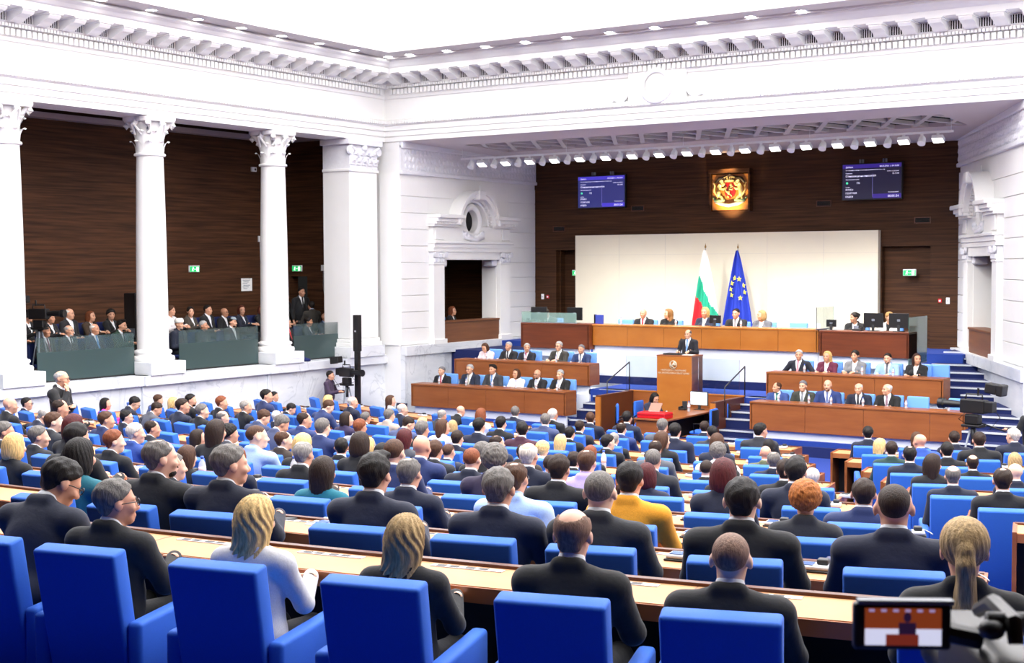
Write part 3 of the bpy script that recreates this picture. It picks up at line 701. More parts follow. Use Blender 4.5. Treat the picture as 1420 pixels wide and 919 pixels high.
# recess side walls with their aedicules: local axes s (back to front), n (into the room), z
def side_wall(nm, org, dirv, L, sc, wood_name, dark_depth=2.2):
    d = Vector((dirv[0], dirv[1], 0)).normalized(); nn = Vector((-d.y, d.x, 0))
    if nn.dot(Vector((-16, 31, 0)) - Vector((org[0], org[1], 0))) < 0: nn = -nn
    X = Matrix(((d.x, nn.x, 0, org[0]), (d.y, nn.y, 0, org[1]), (0, 0, 1, 0), (0, 0, 0, 1)))
    def B(b, *a, bev=0): return b.box(*a, bev, mtx=X)
    ho = 1.35; zo0, zo1 = -2.1, .19
    b = MB()
    TH = -.5
    B(b, 0, sc - ho, TH, 0, FL, 3.4); B(b, sc + ho, L, TH, 0, FL, 3.4); B(b, sc - ho, sc + ho, TH, 0, zo1, .96); B(b, sc - ho, sc + ho, TH, 0, FL, zo0)
    B(b, sc - ho, sc - .32, TH, 0, .96, 3.4); B(b, sc + .32, sc + ho, TH, 0, .96, 3.4); B(b, sc - .32, sc + .32, TH, 0, 1.58, 3.4)
    # ashlar courses
    z = -2.08
    while z < 2.3:
        z1 = min(z + .425, 2.42)
        for s0, s1 in ((0.02, sc - 1.95), (sc + 1.95, L)): B(b, s0, s1, 0, .03, z, z1, bev=.008)
        if z > 1.2:
            hw = math.sqrt(max(0, 1.12 ** 2 - (z + .2 - 1.1) ** 2)) if z < 2.1 else 0
            if hw < 1.9:
                B(b, sc - 1.95, sc - hw, 0, .028, z, z1); B(b, sc + hw, sc + 1.95, 0, .028, z, z1)
        z += .44
    o = struct(nm, b, M['plaster'])
    b = MB(); B(b, 0, L, 0, .05, 2.52, 3.2); B(b, 0, L, 0, .10, 2.44, 2.54, bev=.02); B(b, 0, L, 0, .12, 3.12, 3.3, bev=.02)
    rr = random.Random(5)
    s = .1
    while s < L - .1:                         # acanthus frieze
        for q in range(3): b.ball((0, 0, 0), (.07, .03, .09), 1, mtx=X @ Matrix.Translation((s + rr.uniform(-.02, .02), .055, 2.64 + .2 * q)) @ Matrix.Rotation(rr.uniform(-.5, .5), 4, 'Y'))
        s += .17
    struct(nm.replace('wall', 'trim') + '_frieze', b, M['relief'])['kind'] = 'structure'
    b = MB(); B(b, 0, sc - ho - .02, 0, .14, FL, -2.34); B(b, sc + ho + .02, L, 0, .14, FL, -2.34); B(b, sc - ho - .05, sc + ho + .05, 0, .06, FL, -2.35); B(b, 0, L, 0, .2, -2.36, -2.1, bev=.01)
    struct(nm.replace('wall', 'baseboard'), b, M['marble'])
    # aedicule
    t = thing('aedicule', 'white pedimented window surround in the ' + ('left' if sc > 3.3 else 'right') + ' side wall of the stage', 'window surround', (0, 0, 0), kind='structure')
    b = MB()
    for s_ in (-1, 1):
        c = sc + s_ * (ho + .27); B(b, c - .25, c + .25, .0, .15, -2.1, .08, bev=.01); B(b, c - .3, c + .3, 0, .2, -2.12, -1.98, bev=.01); B(b, c - .27, c + .27, 0, .17, .06, .10, bev=.005)
    b.build('pilasters', M['plaster'], t)
    b = MB()
    for s_ in (-1, 1):
        c = sc + s_ * (ho + .27); B(b, c - .25, c + .25, 0, .15, .1, .40)
        for row in (0, 1):
            for j in range(4 - row): B(b, c - .24 + .125 * j + .06 * row, c - .14 + .125 * j + .06 * row, .14, .19 + .03 * row, .12 + .12 * row, .24 + .12 * row, bev=.02)
        for q in (-1, 1): b.lathe([(.02, .0), (.07, .0), (.08, .06), (.02, .06)], 14, axis='y', mtx=X @ Matrix.Translation((c + q * .23, .17, .33)))
        c2 = sc + s_ * (ho - .12); B(b, c2 - .12, c2 + .12, -.3, .06, .0, .2, bev=.05)          # console brackets under the lintel
    b.build('pilaster_capitals', M['relief'], t)
    b = MB()
    B(b, sc - ho - .56, sc + ho + .56, 0, .18, .41, .52); B(b, sc - ho - .56, sc + ho + .56, 0, .21, .52, .63); B(b, sc - ho - .58, sc + ho + .58, 0, .26, .63, .70, bev=.015); B(b, sc - ho, sc + ho, -.3, .14, .19, .42)
    B(b, sc - ho - .52, sc - .32, 0, .15, .70, 1.12); B(b, sc + .32, sc + ho + .52, 0, .15, .70, 1.12); B(b, sc - .32, sc + .32, 0, .15, .70, .93)
    for s_ in (-1, 1):
        a0, a1 = (sc - ho - .62, sc - .82) if s_ < 0 else (sc + .82, sc + ho + .62)
        B(b, a0, a1, 0, .26, 1.10, 1.16); B(b, a0, a1, -.01, .255, 1.15, 1.23); B(b, a0 - .02, a1, 0, .38, 1.22, 1.32, bev=.02); B(b, a0 - .06, a1, 0, .46, 1.32, 1.42, bev=.02)
        n = 14
        for j in range(n):
            q = a0 + (a1 - a0) * (j + .2) / n; B(b, q, q + .055, .26, .33, 1.16, 1.22)
        c = sc + s_ * (ho + .27); B(b, c - .2, c + .2, .15, .19, .74, 1.08, bev=.02)
    b.build('cornice', M['plaster'], t)
    b = MB(); N = 28                      # segmental arch with coffer teeth
    for j in range(N):
        a0, a1 = PI * (.02 + .96 * j / N), PI * (.02 + .96 * (j + 1) / N)
        for r0, r1, e in ((.70, .84, .16), (.84, .95, .36), (.95, 1.03, .44)):
            P = [X @ Vector((sc + r * math.cos(a), e_, 1.1 + r * math.sin(a))) for e_ in (0, e) for r, a in ((r0, a0), (r1, a0), (r1, a1), (r0, a1))]
            v = [b.bm.verts.new(p) for p in P]
            for q in ((0, 1, 2, 3), (4, 5, 6, 7), (0, 1, 5, 4), (1, 2, 6, 5), (2, 3, 7, 6), (3, 0, 4, 7)): b.bm.faces.new([v[i] for i in q])
        am = (a0 + a1) / 2; b.box(-.03, .03, .16, .24, .76, .84, mtx=X @ Matrix.Translation((sc, 0, 1.1)) @ Matrix.Rotation(-(am - PI / 2), 4, 'Y'))
    B(b, sc - .16, sc + .16, .2, .5, 1.86, 2.12, bev=.03); b.build('arched_pediment', M['plaster'], t, False)
    b = MB(); R_ = X @ Matrix.Translation((sc, 0, 1.27)) @ Matrix.Scale(.95, 4, Vector((1, 0, 0)))
    b.lathe([(.32, -.3), (.32, .10), (.36, .14), (.42, .16), (.48, .12), (.5, .05), (.5, 0)], 36, axis='y', mtx=R_, caps=False); b.build('oval_frame', M['plaster'], t, True, 40)
    b = MB(); b.lathe([(.0001, -.10), (.335, -.10)], 32, axis='y', mtx=R_, caps=False); b.build('opening_shade_disc', M['black_soft'], t)  # black disc standing in for the shade inside the oval
    b = MB()
    for j in range(7): b.ball((0, 0, 0), (.13 - abs(j - 3) * .016, .07, .08), 2, mtx=X @ Matrix.Translation((sc - .42 + .14 * j, .17, .80 + .012 * (j - 3) ** 2 - (.06 if j == 3 else 0))))
    b.tube([X @ Vector(p) for p in ((sc - .5, .15, 1.0), (sc - .45, .17, .82), (sc, .2, .74), (sc + .45, .17, .82), (sc + .5, .15, 1.0))], [.03, .06, .08, .06, .03], 8); b.build('cartouche', M['relief'], t, True)
    # dark loge behind, with a wooden parapet
    b = MB(); w = ho + .6
    B(b, sc - w, sc + w, -dark_depth - .1, -dark_depth, -2.8, 2.3); B(b, sc - w - .1, sc - w, -dark_depth, -.5, -2.8, 2.3); B(b, sc + w, sc + w + .1, -dark_depth, -.5, -2.8, 2.3); B(b, sc - w, sc + w, -dark_depth, -.48, 2.2, 2.3); B(b, sc - w, sc + w, -dark_depth, -.1, -2.5, -2.42)
    struct(wood_name, b, M['walnut'])
    b = MB(); B(b, sc - ho, sc + ho + .0, -.16, .1, -2.1, -1.55); B(b, sc - ho, sc + ho, -.3, .13, -1.55, -1.5, bev=.01); o = struct('parapet', b, MATS['light_walnut_jamb']); o['label'] = 'walnut parapet below the %s side wall opening' % ('left' if sc > 3.3 else 'right'); o['category'] = 'parapet'
    return X
XL = side_wall('wall_stage_left', (-22.65, 35.3), (0, -1), 6.6, 3.45, 'wall_loge_left')
XR = side_wall('wall_stage_right', (-9.9, 35.3), (2.94, -6.0), 7.6, 3.2, 'wall_loge_right')
b = MB(); b.box(-6.7, 2.7, 28.72, 29.2, FL, 3.3); struct('wall_front_right', b, M['plaster'])
b = MB(); b.box(-23.6, -22.665, 28.7, 29.3, FL, 3.3); b.box(-23.3, -22.68, 28.66, 28.72, -2.08, 2.42); struct('wall_corner', b, M['plaster'])
# soffit over the stage with lattice vent
sh = Matrix(((1, 0, 0, 0), (0, 1, 0, 0), (0, -.0258, 1, 3.29 + .0258 * 28.7), (0, 0, 0, 1)))
b = MB()
b.box(-24.0, 2, 28.7, 30.2, 0, .1, mtx=sh); b.box(-24.0, 2, 32.3, 36.0, 0, .1, mtx=sh); b.box(-24.0, -21.6, 30.2, 32.3, 0, .1, mtx=sh); b.box(-8.9, 2, 30.2, 32.3, 0, .1, mtx=sh)
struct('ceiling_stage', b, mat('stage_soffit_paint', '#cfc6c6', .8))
b = MB(); y0, y1 = 30.2, 32.3
for j in range(17):
    x = -21.6 + j * .8
    for sgn in (1, -1):
        q = Matrix.Translation((x, (y0 + y1) / 2, .05)) @ Matrix.Rotation(sgn * R(27), 4, 'Z'); b.box(-.06, .06, -1.2, 1.2, -.02, .06, mtx=sh @ q)
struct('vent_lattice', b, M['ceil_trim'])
b = MB(); b.box(-21.6, -8.9, 30.2, 32.3, .42, .46, mtx=sh)
for j in range(16): b.lathe([(.1, .2), (.14, .2), (.14, .42), (.1, .42)], 14, c=(0, 0, 0), caps=False, mtx=sh @ Matrix.Translation((-21.2 + .8 * j, 31.25, 0)))
struct('vent_plenum', b, mat('duct_shade_grey', '#4a4648', .6))  # dark grey puts the cavity's shade into the colour
# front wall
b = MB(); yw = 35.3
b.box(-22.7, -21.89, yw, yw + .2, -3, 3.3); b.box(-21.89, -21.0, yw, yw + .2, .48, 3.3); b.box(-21.0, -11.89, yw, yw + .2, -3, 3.3); b.box(-11.89, -10.62, yw, yw + .2, .48, 3.3); b.box(-10.62, -9.7, yw - .03, yw + .2, -3, 3.3)
b.box(-21.95, -20.9, yw + .45, yw + .55, -3, .6); b.box(-11.95, -10.5, yw + .22, yw + .32, -3, .6); b.box(-21.89, -21.85, yw + .2, yw + .5, -3, .48); b.box(-10.66, -10.62, yw + .2, yw + .3, -3, .48)
struct('wall_front', b, M['walnut'])
b = MB(); b.box(-21.08, -11.92, yw - .22, yw - .03, -2.1, .9)
struct('backdrop_panel', b, M['panel'])
b = MB()
for x in (-19.6, -18.1, -15.0, -13.4): b.box(x - .004, x + .004, yw - .224, yw - .218, -2.1, .9)
for z in (.0,): b.box(-21.08, -11.92, yw - .224, yw - .218, .32, .326)
struct('trim_8', b, mat('panel_joint', '#cfc9bb', .8))
# ---------------------------------------------------------------- stage platforms, stairs
def slab(name, x0, x1, y0, y1, z0, z1, m):
    b = MB(); b.box(x0, x1, y0, y1, z0, z1); return struct(name, b, m)
for x0, x1, nm in ((-22.6, -17.2, 'left'), (-12.3, -7.72, 'right')):
    slab('floor_step_' + nm, x0, x1, 27.93, 29.6, FL, -3.89, M['carpet_d' if nm == 'right' else 'bench_white'])
    slab('floor_bench_' + nm, x0 + (.6 if nm == 'left' else 0), x1, 28.02, 29.55, -3.89, -3.78, M['carpet'])
    slab('floor_upper_bench_' + nm, -21.9 if nm == 'left' else -12.6, -17.35 if nm == 'left' else -8.6, 29.53, 31.45, FL, -3.2, M['bench_white'])
slab('floor_speaker', -17.4, -12.35, 29.6, 31.5, FL, -3.07, M['carpet'])
slab('floor_speaker_riser', -18.3, -12.1, 31.36, 31.5, -3.07, -2.87, M['carpet_d'])
slab('floor_presidium', -20.5, -9.84, 31.5, 33.2, FL, -2.4, M['bench_white'])
slab('floor_stage', -22.6, -9.2, 33.2, 35.6, FL, -2.15, M['carpet'])
slab('floor_stage_left', -22.6, -20.5, 30.9, 33.2, FL, -2.3, M['carpet_d'])
b = MB(); b2 = MB()
ST = [(33.77, -2.12), (33.32, -2.24), (32.81, -2.36), (32.15, -2.49), (31.59, -2.62), (31.18, -2.75), (30.82, -2.88), (29.3, -2.98), (28.67, -3.10), (28.2, -3.21), (27.77, -3.32), (27.26, -3.5), (26.9, -3.64), (26.55, -3.78), (26.2, -3.94)]
for i, (y, z) in enumerate(ST):
    yb = 35.4 if i == 0 else ST[i - 1][0] + .02; xl = -9.82 if y > 31 else (-8.58 if y > 29.4 else -7.7); xr = -9.9 + (35.3 - y) * .49 + .05
    b.box(xl, xr, y, yb, FL, z); b2.box(xl, xr - .05, y - .015, y + .035, z - .03, z + .006)
struct('stairs_right', b, M['carpet_d']); struct('trim_9', b2, M['nosing'])
SM = [(30.01, -3.07), (29.71, -3.20), (29.22, -3.33), (28.92, -3.46), (28.58, -3.68), (28.25, -3.82), (27.95, -3.97)]
for nm, x0, x1, tn in (('right', -13.2, -12.34, 'trim_10'), ('left', -17.14, -16.22, 'trim_11')):
    b = MB(); b2 = MB()
    for i, (y, z) in enumerate(SM):
        yb = 30.05 if i == 0 else SM[i - 1][0] + .02; b.box(x0, x1, y - .35, yb, FL, z); b2.box(x0, x1, y - .365, y - .315, z - .03, z + .006)
    struct('stairs_' + nm + '_speaker', b, M['carpet_d']); struct(tn, b2, M['nosing'])
# ---------------------------------------------------------------- long benches
def bench(x0, x1, y, ztop, zbot, wood, lab, seams, zbase, name='bench_desk', depth=.5, thick=.045, yoff=0):
    t = thing(name, lab, 'bench desk', ((x0 + x1) / 2, y, zbase)); h = -zbase; w = (x1 - x0) / 2
    ax = sorted([-w] + [s * 2 * w - w for s in seams] + [w])
    for a, c in zip(ax, ax[1:]):
        b = MB(); b.box(a + .003, c - .003, 0, .04, zbot + h, ztop - thick + h, .004); b.build('front_panel', wood, t)
    for s in (-1, 1):
        b = MB(); b.box(s * w - .025, s * w + .025, .0, depth, zbot + h, ztop - thick + h); b.build('end_panel', wood, t)
    b = MB(); b.box(-w - .025, w + .025, -.015, depth, ztop - thick + h, ztop + h, .008); b.build('worktop', wood, t)
    b = MB(); b.box(-w + .02, w - .02, .1, .16, 0, zbot + h + .02); b.build('plinth', M['bench_white'], t)
    return t
bench(-21.74, -17.13, 28.0, -3.0, -3.58, M['cherry'], 'long reddish brown bench desk in front at the left of the rostrum', (.25, .5, .75), -3.89)
bench(-12.34, -7.72, 28.0, -2.98, -3.60, M['cherry'], 'long reddish brown bench desk in front at the right, with two empty chairs', (.27, .55, .85), -3.89)
bench(-21.45, -17.35, 29.5, -2.44, -2.98, M['cherry'], 'raised reddish brown bench desk behind the left front bench', (.33, .66), -3.2)
bench(-12.6, -8.6, 29.5, -2.44, -2.98, M['cherry'], 'raised reddish brown bench desk behind the right front bench', (.33, .63), -3.2)
bench(-18.3, -12.1, 31.3, -1.53, -2.08, M['oak'], 'long orange oak presidium desk behind the rostrum', (.17, .34, .51, .68, .84), -2.87, name='presidium_desk', depth=.6)
bench(-20.42, -18.32, 31.15, -1.52, -2.19, M['mahogany'], 'dark mahogany secretary desk left of the orange presidium desk', (), -2.4, name='secretary_desk', depth=.6)
bench(-11.92, -9.84, 31.05, -1.54, -2.14, M['mahogany'], 'dark mahogany secretary desk right of the orange presidium desk', (), -2.4, name='secretary_desk', depth=.6)
b = MB(); b.box(-18.35, -9.86, 31.42, 31.5, -2.87, -2.05); struct('trim_12', b, M['bench_white'])
# glass screens of the secretary desks and the rostrum rails
def pane(x0, x1, y0, y1, z0, z1, lab, m='glass', edge=True):
    t = thing('glass_screen', lab, 'glass screen', ((x0 + x1) / 2, (y0 + y1) / 2, z0)); b = MB(); b.box((x0 - x1) / 2, (x1 - x0) / 2, (y0 - y1) / 2, (y1 - y0) / 2, .02, z1 - z0); b.build('pane', M[m], t)
    b = MB(); b.box((x0 - x1) / 2 - .006, (x1 - x0) / 2 + .006, (y0 - y1) / 2 - .006, (y1 - y0) / 2 + .006, 0, .025); b.build('edge_channel', M['chrome'], t); return t
M['greenglass'] = mat('green_edged_glass', '#9fc3b8', .08, alpha=.42, spec=.6)
M['greenglass_d'] = mat('deep_green_glass', '#5f7d74', .1, alpha=.8, spec=.6)
pane(-20.42, -18.7, 31.16, 31.175, -1.52, -1.24, 'green glass screen on the left secretary desk', 'greenglass')
pane(-20.43, -20.415, 31.18, 32.4, -1.52, -1.22, 'green glass screen at the outer end of the left secretary desk', 'greenglass')
pane(-9.83, -9.815, 31.05, 32.4, -2.3, -1.2, 'dark green glass panel at the end of the right secretary desk', 'greenglass_d')
pane(-12.05, -12.035, 31.1, 32.2, -1.54, -1.0, 'clear glass divider between presidium and right secretary desk')
pane(-16.35, -15.5, 29.62, 29.635, -3.07, -2.2, 'clear glass rail left of the rostrum')
pane(-14.4, -13.35, 29.62, 29.635, -3.07, -2.2, 'clear glass rail right of the rostrum')
def rail(x, lab):
    t = thing('handrail', lab, 'handrail', (x, 29.5, -3.07))
    for y, z0 in ((.1, 0), (-1.0, -.35)):
        b = MB(); b.tube([(0, y, z0), (0, y, .62 + (z0 if y < 0 else 0) + (.1 if y > 0 else .05))], .014, 8); b.build('post', M['black'], t, True)
    b = MB(); b.tube([(0, .1, .72), (0, -1.0, .32)], .016, 8); b.build('top_rail', M['dgrey'], t, True); return t
rail(-16.25, 'dark metal handrail on the steps left of the rostrum'); rail(-13.2, 'dark metal handrail on the steps right of the rostrum')
# rostrum
t = thing('rostrum', 'tall wooden rostrum with crest and lettering below the presidium', 'lectern', (-15.0, 29.55, -4.11))
b = MB(); b.box(-.47, .45, 0, .05, .02, 1.93, .006); b.build('front_panel', M['oak'], t)
for s in (-1, 1):
    b = MB(); b.box(-.47 if s < 0 else .40, -.42 if s < 0 else .45, .05, .62, .02, 1.93, .004); b.build('side_panel', M['mahogany'], t)
b = MB(); b.box(-.48, .46, .0, .62, 1.93, 1.965, .006); b.build('top', M['cherry'], t)
b = MB(); b.box(-.36, .1, .1, .42, 1.965, 2.0, .004, Matrix.Identity(4)); b.build('reading_slope', M['dgrey'], t)
FM = Matrix.Rotation(R(90), 4, 'X')
b = MB()          # crest: rampant lion outline on a ring
b.lathe([(.085, -.008), (.1, -.012), (.1, 0), (.085, 0)], 28, axis='y', c=(-.03, -.004, 1.74), caps=False)
b.tube([(-.07, -.012, 1.70), (-.05, -.018, 1.73), (-.02, -.02, 1.75), (.0, -.02, 1.79)], [.012, .022, .026, .016], 8); b.ball((.012, -.018, 1.805), (.026, .014, .024), 2)
for q in (((-.02, 1.76), (.03, 1.77), (.05, 1.795)), ((-.03, 1.745), (.03, 1.735), (.06, 1.75)), ((-.06, 1.71), (-.02, 1.68), (.01, 1.665)), ((-.07, 1.7), (-.085, 1.67), (-.06, 1.655)), ((-.07, 1.705), (-.1, 1.74), (-.085, 1.79))): b.tube([(x, -.014, z) for x, z in q], [.014, .011, .008], 6)
b.build('crest', mat('pale_gilt_metal', '#e8dcc0', .35, metal=.4), t, True)
for body, z, sz in (('НАРОДНО СЪБРАНИЕ', 1.585, .062), ('НА РЕПУБЛИКА БЪЛГАРИЯ', 1.515, .062)): text('lettering', body, sz, Matrix.Translation((-.02, -.003, z)) @ FM, MATS['pale_gilt_metal'], t, 'CENTER', .003)
t = thing('gooseneck_microphone', 'thin black gooseneck microphone on the rostrum', 'microphone', (-15.0, 29.75, -2.145))
b = MB(); b.lathe([(.05, 0), (.05, .02), (.02, .03)], 16); b.build('base', M['black'], t, True); b = MB(); b.tube([(0, 0, .02), (0, 0, .2), (.0, .05, .32), (0, .14, .37)], .008, 6); b.build('neck', M['black'], t, True); b = MB(); b.tube([(0, .13, .368), (0, .2, .375)], .014, 8); b.build('capsule', M['black'], t, True)
tag(link('speech_paper', (lambda b: (b.box(-.15, .15, -.1, .1, 0, .008), b.mesh('speech_paper', M['paper']))[1])(MB())), 'white sheets of the speech on the rostrum top', 'paper').location = (-14.78, 29.85, -2.145)
# low walls round the stenographers' pit
for x0, x1, y0, y1, z1, lab, m in ((-16.2, -16.1, 27.9, 29.55, -3.03, 'dark wooden parapet at the left of the stenographers pit', 'mahogany'), (-13.3, -13.2, 28.0, 29.55, -3.05, 'dark wooden parapet at the right of the stenographers pit', 'mahogany'), (-16.2, -15.47, 29.52, 29.58, -3.02, 'orange wooden partition left of the rostrum foot', 'cherry'), (-14.55, -13.2, 29.52, 29.58, -3.02, 'orange wooden partition right of the rostrum foot', 'cherry')):
    t = thing('parapet', lab, 'low partition', ((x0 + x1) / 2, y0, FL)); w = (x1 - x0) / 2
    b = MB(); b.box(-w, w, 0, y1 - y0, 0, z1 - FL - .03, .004); b.build('panel', M['desk_dark' if m == 'mahogany' else m], t); b = MB(); b.box(-w - .01, w + .01, -.01, y1 - y0, z1 - FL - .03, z1 - FL, .004); b.build('capping', M['oak'] if m == 'cherry' else M['desk_dark'], t)
    if m == 'mahogany': b = MB(); b.box(-w - .012, w + .012, -.03, .03, 0, z1 - FL - .03); b.build('lit_end_face', M['oak'], t)  # orange end piece paints in the light on the parapet's front end
# stenographers' table and things on it
t = thing('stenographer_table', 'long brown stenographers table running towards the rostrum', 'table', (-14.03, 27.85, FL))
b = MB(); b.box(-.42, .42, -1.35, 1.35, .74, .78, .008); b.build('table_top', M['cherry'], t)
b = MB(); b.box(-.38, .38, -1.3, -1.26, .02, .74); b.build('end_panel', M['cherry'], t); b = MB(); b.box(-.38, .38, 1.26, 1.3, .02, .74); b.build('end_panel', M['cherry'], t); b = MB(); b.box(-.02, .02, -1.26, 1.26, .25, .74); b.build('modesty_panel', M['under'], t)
ZT = FL + .78
t = thing('leather_case', 'flat red leather case on the near end of the stenographers table', 'case', (-14.05, 26.75, ZT)); b = MB(); b.box(-.34, .34, -.2, .2, 0, .13, .02); b.build('body', M['red'], t); b = MB(); b.box(-.345, .345, -.205, .205, .075, .082); b.build('lid_seam', mat('dark_red_seam', '#7d0a12', .5), t)
t = thing('book', 'brown book propped on the red leather case', 'book', (-14.12, 26.85, ZT + .131), R(12)); X = Matrix.Rotation(R(32), 4, 'X'); b = MB(); b.box(-.13, .13, -.02, .27, .0, .03, .004, X); b.build('cover', mat('tan_book_cover', '#9c7463', .6), t); b = MB(); b.box(-.122, .125, -.015, .262, .006, .024, 0, X @ Matrix.Translation((0, -.008, 0))); b.build('pages', M['paper'], t)
t = thing('monitor', 'white lit monitor at the far end of the stenographers table', 'monitor', (-14.0, 28.85, ZT), R(-8)); b = MB(); b.box(-.24, .24, -.02, .02, .1, .42, .006); b.build('housing', M['dgrey'], t); b = MB(); b.box(-.225, .225, -.024, -.02, .115, .405); b.build('screen', mat('lit_monitor_screen', '#e6f0f8', .3, emit='#e6f2fb', estr=.9), t); b = MB(); b.box(-.1, .1, -.08, .08, 0, .012, .004); b.box(-.03, .03, -.01, .02, .01, .12); b.build('stand', M['dgrey'], t)
t = thing('desk_telephone', 'black desk telephone beside the monitor on the stenographers table', 'telephone', (-14.28, 28.6, ZT)); b = MB(); b.box(-.09, .09, -.1, .1, 0, .05, .012); b.build('base', M['black'], t); b = MB(); b.box(-.08, -.03, -.09, .09, .05, .085, .012); b.box(-.09, -.02, -.1, -.05, .045, .08, .01); b.build('handset', M['black'], t); b = MB(); b.box(-.05, .07, .03, .06, .05, .2, .006); b.build('display', M['dgrey'], t)
def bottle(x, y, z, lab, s=1.0, group=None, capc='blue_cap'):
    t = thing('water_bottle', lab, 'bottle', (x, y, z), group=group)
    b = MB(); b.lathe([(.0, 0), (.03, .0), (.033, .01), (.033, .07), (.030, .08), (.033, .09), (.033, .15), (.028, .175), (.014, .2), (.013, .215)], 18); b.build('body', mat('clear_plastic_bottle', '#dfe9f2', .1, alpha=.45, spec=.7), t, True)
    b = MB(); b.lathe([(.0338, .085), (.0338, .14)], 18); b.build('wrap', mat('pale_bottle_label', '#e2cdd6', .6), t, True)
    b = MB(); b.lathe([(.0, .235), (.015, .235), (.015, .212), (.0, .212)], 14); b.build('cap', mat('blue_bottle_cap', '#3a63c4', .5), t, True)
    t.scale = (s, s, s); return t
bottle(-14.02, 28.35, ZT, 'small water bottle with blue cap on the stenographers table')
# office chairs by the table
def swivel(x, y, rz, lab):
    t = thing('swivel_chair', lab, 'chair', (x, y, FL), rz)
    b = MB(); b.box(-.23, .23, -.22, .24, .42, .49, .03); b.build('seat', M['blue_fab'], t, True, 40)
    b = MB(); b.box(-.21, .21, -.27, -.21, .56, .98, .03); b.build('backrest', M['blue_fab'], t, True, 40); b = MB(); b.box(-.2, .2, -.295, -.27, .58, .95, .01); b.tube([(0, -.28, .7), (0, -.28, .45), (0, -.1, .41)], .02, 8); b.build('back_shell', M['black'], t, True, 40)
    b = MB(); b.lathe([(.03, .08), (.03, .42)], 12)
    for k in range(5): a = 2 * PI * k / 5; b.tube([(0, 0, .1), (.28 * math.cos(a), .28 * math.sin(a), .06)], [.025, .018], 6); b.ball((.28 * math.cos(a), .28 * math.sin(a), .03), .03, 1)
    b.build('base', M['black'], t, True)
    for s in (-1, 1): b = MB(); b.tube([(s * .24, .12, .47), (s * .28, .12, .66), (s * .28, -.15, .67), (s * .25, -.24, .6)], .016, 6); b.build('armrest', M['black'], t, True)
    return t
swivel(-13.2, 27.4, R(95), 'blue swivel chair with black arms right of the stenographers table, nearest'); swivel(-13.5, 28.75, R(110), 'blue swivel chair with black arms right of the stenographers table, by the partition'); swivel(-15.05, 27.35, R(-60), 'blue swivel chair left of the stenographers table, in front of the woman'); swivel(-15.0, 28.2, R(-90), 'blue swivel chair under the woman at the stenographers table')
# light blue bench chairs
def bench_chair():
    t = thing('bench_chair', '', 'chair')
    b = MB(); b.box(-.24, .24, -.24, .24, .40, .48, .03); b.build('seat', M['blue_light'], t, True, 40)
    b = MB(); b.box(-.235, .235, -.34, -.25, .40, .97, .03); b.build('backrest', M['blue_light'], t, True, 40)
    b = MB(); b.lathe([(.2, 0), (.2, .02), (.04, .035), (.035, .42)], 16); b.build('pedestal', M['chrome'], t, True, 40); return t
BC = bench_chair(); _bc = [0]
def bchair(x, y, z, lab, group, rz=PI):
    o = BC if _bc[0] == 0 else copy_tree(BC); _bc[0] += 1; o.location = (x, y, z); o.rotation_euler = (0, 0, rz); o['label'] = lab; o['group'] = group; return o
K, NV, CHC = '#15161b', '#1a2236', '#2c2e33'
G_, LG, WH, DK, BR, BL = '#6f6e70', '#a3a2a0', '#d2cfc9', '#1c1512', '#4a3020', '#cfa968'
def rost(x, y): return math.atan2(-(-15 - x), 29.5 - y)
CAMDIR = lambda x, y: math.atan2(x, -y)        # towards the hall's rear, where the camera stands
def seated(tab, y, zf, row, group, chairs=True, cz=None):
    for i, (x, zh, pose, st, hc, jc, tie, lab, ex) in enumerate(tab):
        s = max(.9, min(1.06, (zh - zf) / 1.15)); fem = pose[0] == 'f'; rz = PI + (0.18 if x > -15 else -0.1) * 0 + random.uniform(-.08, .08)
        person(x, y, zf, rz, pose, st, hc, jc[0] if isinstance(jc, tuple) else jc, lab, group, jc[1] if isinstance(jc, tuple) else '#eef0f4', tie, random.choice(('#e0ac8c', '#d8a183', '#d09a7a')), '#1d1e24', s, 1.05, 1, ex, True, False)
        if chairs: bchair(x + .0, y + .05, zf, 'light blue chair under ' + lab.replace('person', 'the person', 1) if len(lab.split()) < 11 else 'light blue chair, %s from left behind %s' % (ORD[i], row), 'chairs behind ' + row)
Y1, Y2 = 28.88, 30.33
seated([(-21.40, -2.72, 'm_fold', 'short', G_, K, '#a8263a', 'person in black suit with red tie at left end of left front bench', ()),
 (-20.50, -2.64, 'm_fold', 'short', LG, NV, '#b8b4a8', 'person in navy suit with pale tie, second on left front bench', ('glasses',)),
 (-19.78, -2.62, 'm_fold', 'quiff', DK, '#33363c', '#5b8fd0', 'person in charcoal suit with blue tie, third on left front bench', ()),
 (-19.08, -2.70, 'f_up', 'bob', BR, ('#f0f0f2', '#f0f0f2'), None, 'person in white blouse on the left front bench', ()),
 (-18.45, -2.69, 'm_up', 'bald', DK, K, '#c8ccd6', 'person in black suit with silver tie next to the white blouse', ('glasses', 'beard#2a201a')),
 (-17.78, -2.67, 'm_up', 'short', LG, '#121315', '#c9cbd0', 'person in black suit at right end of left front bench', ())], Y1, -3.78, 'the left front bench', 'people on the left front bench')
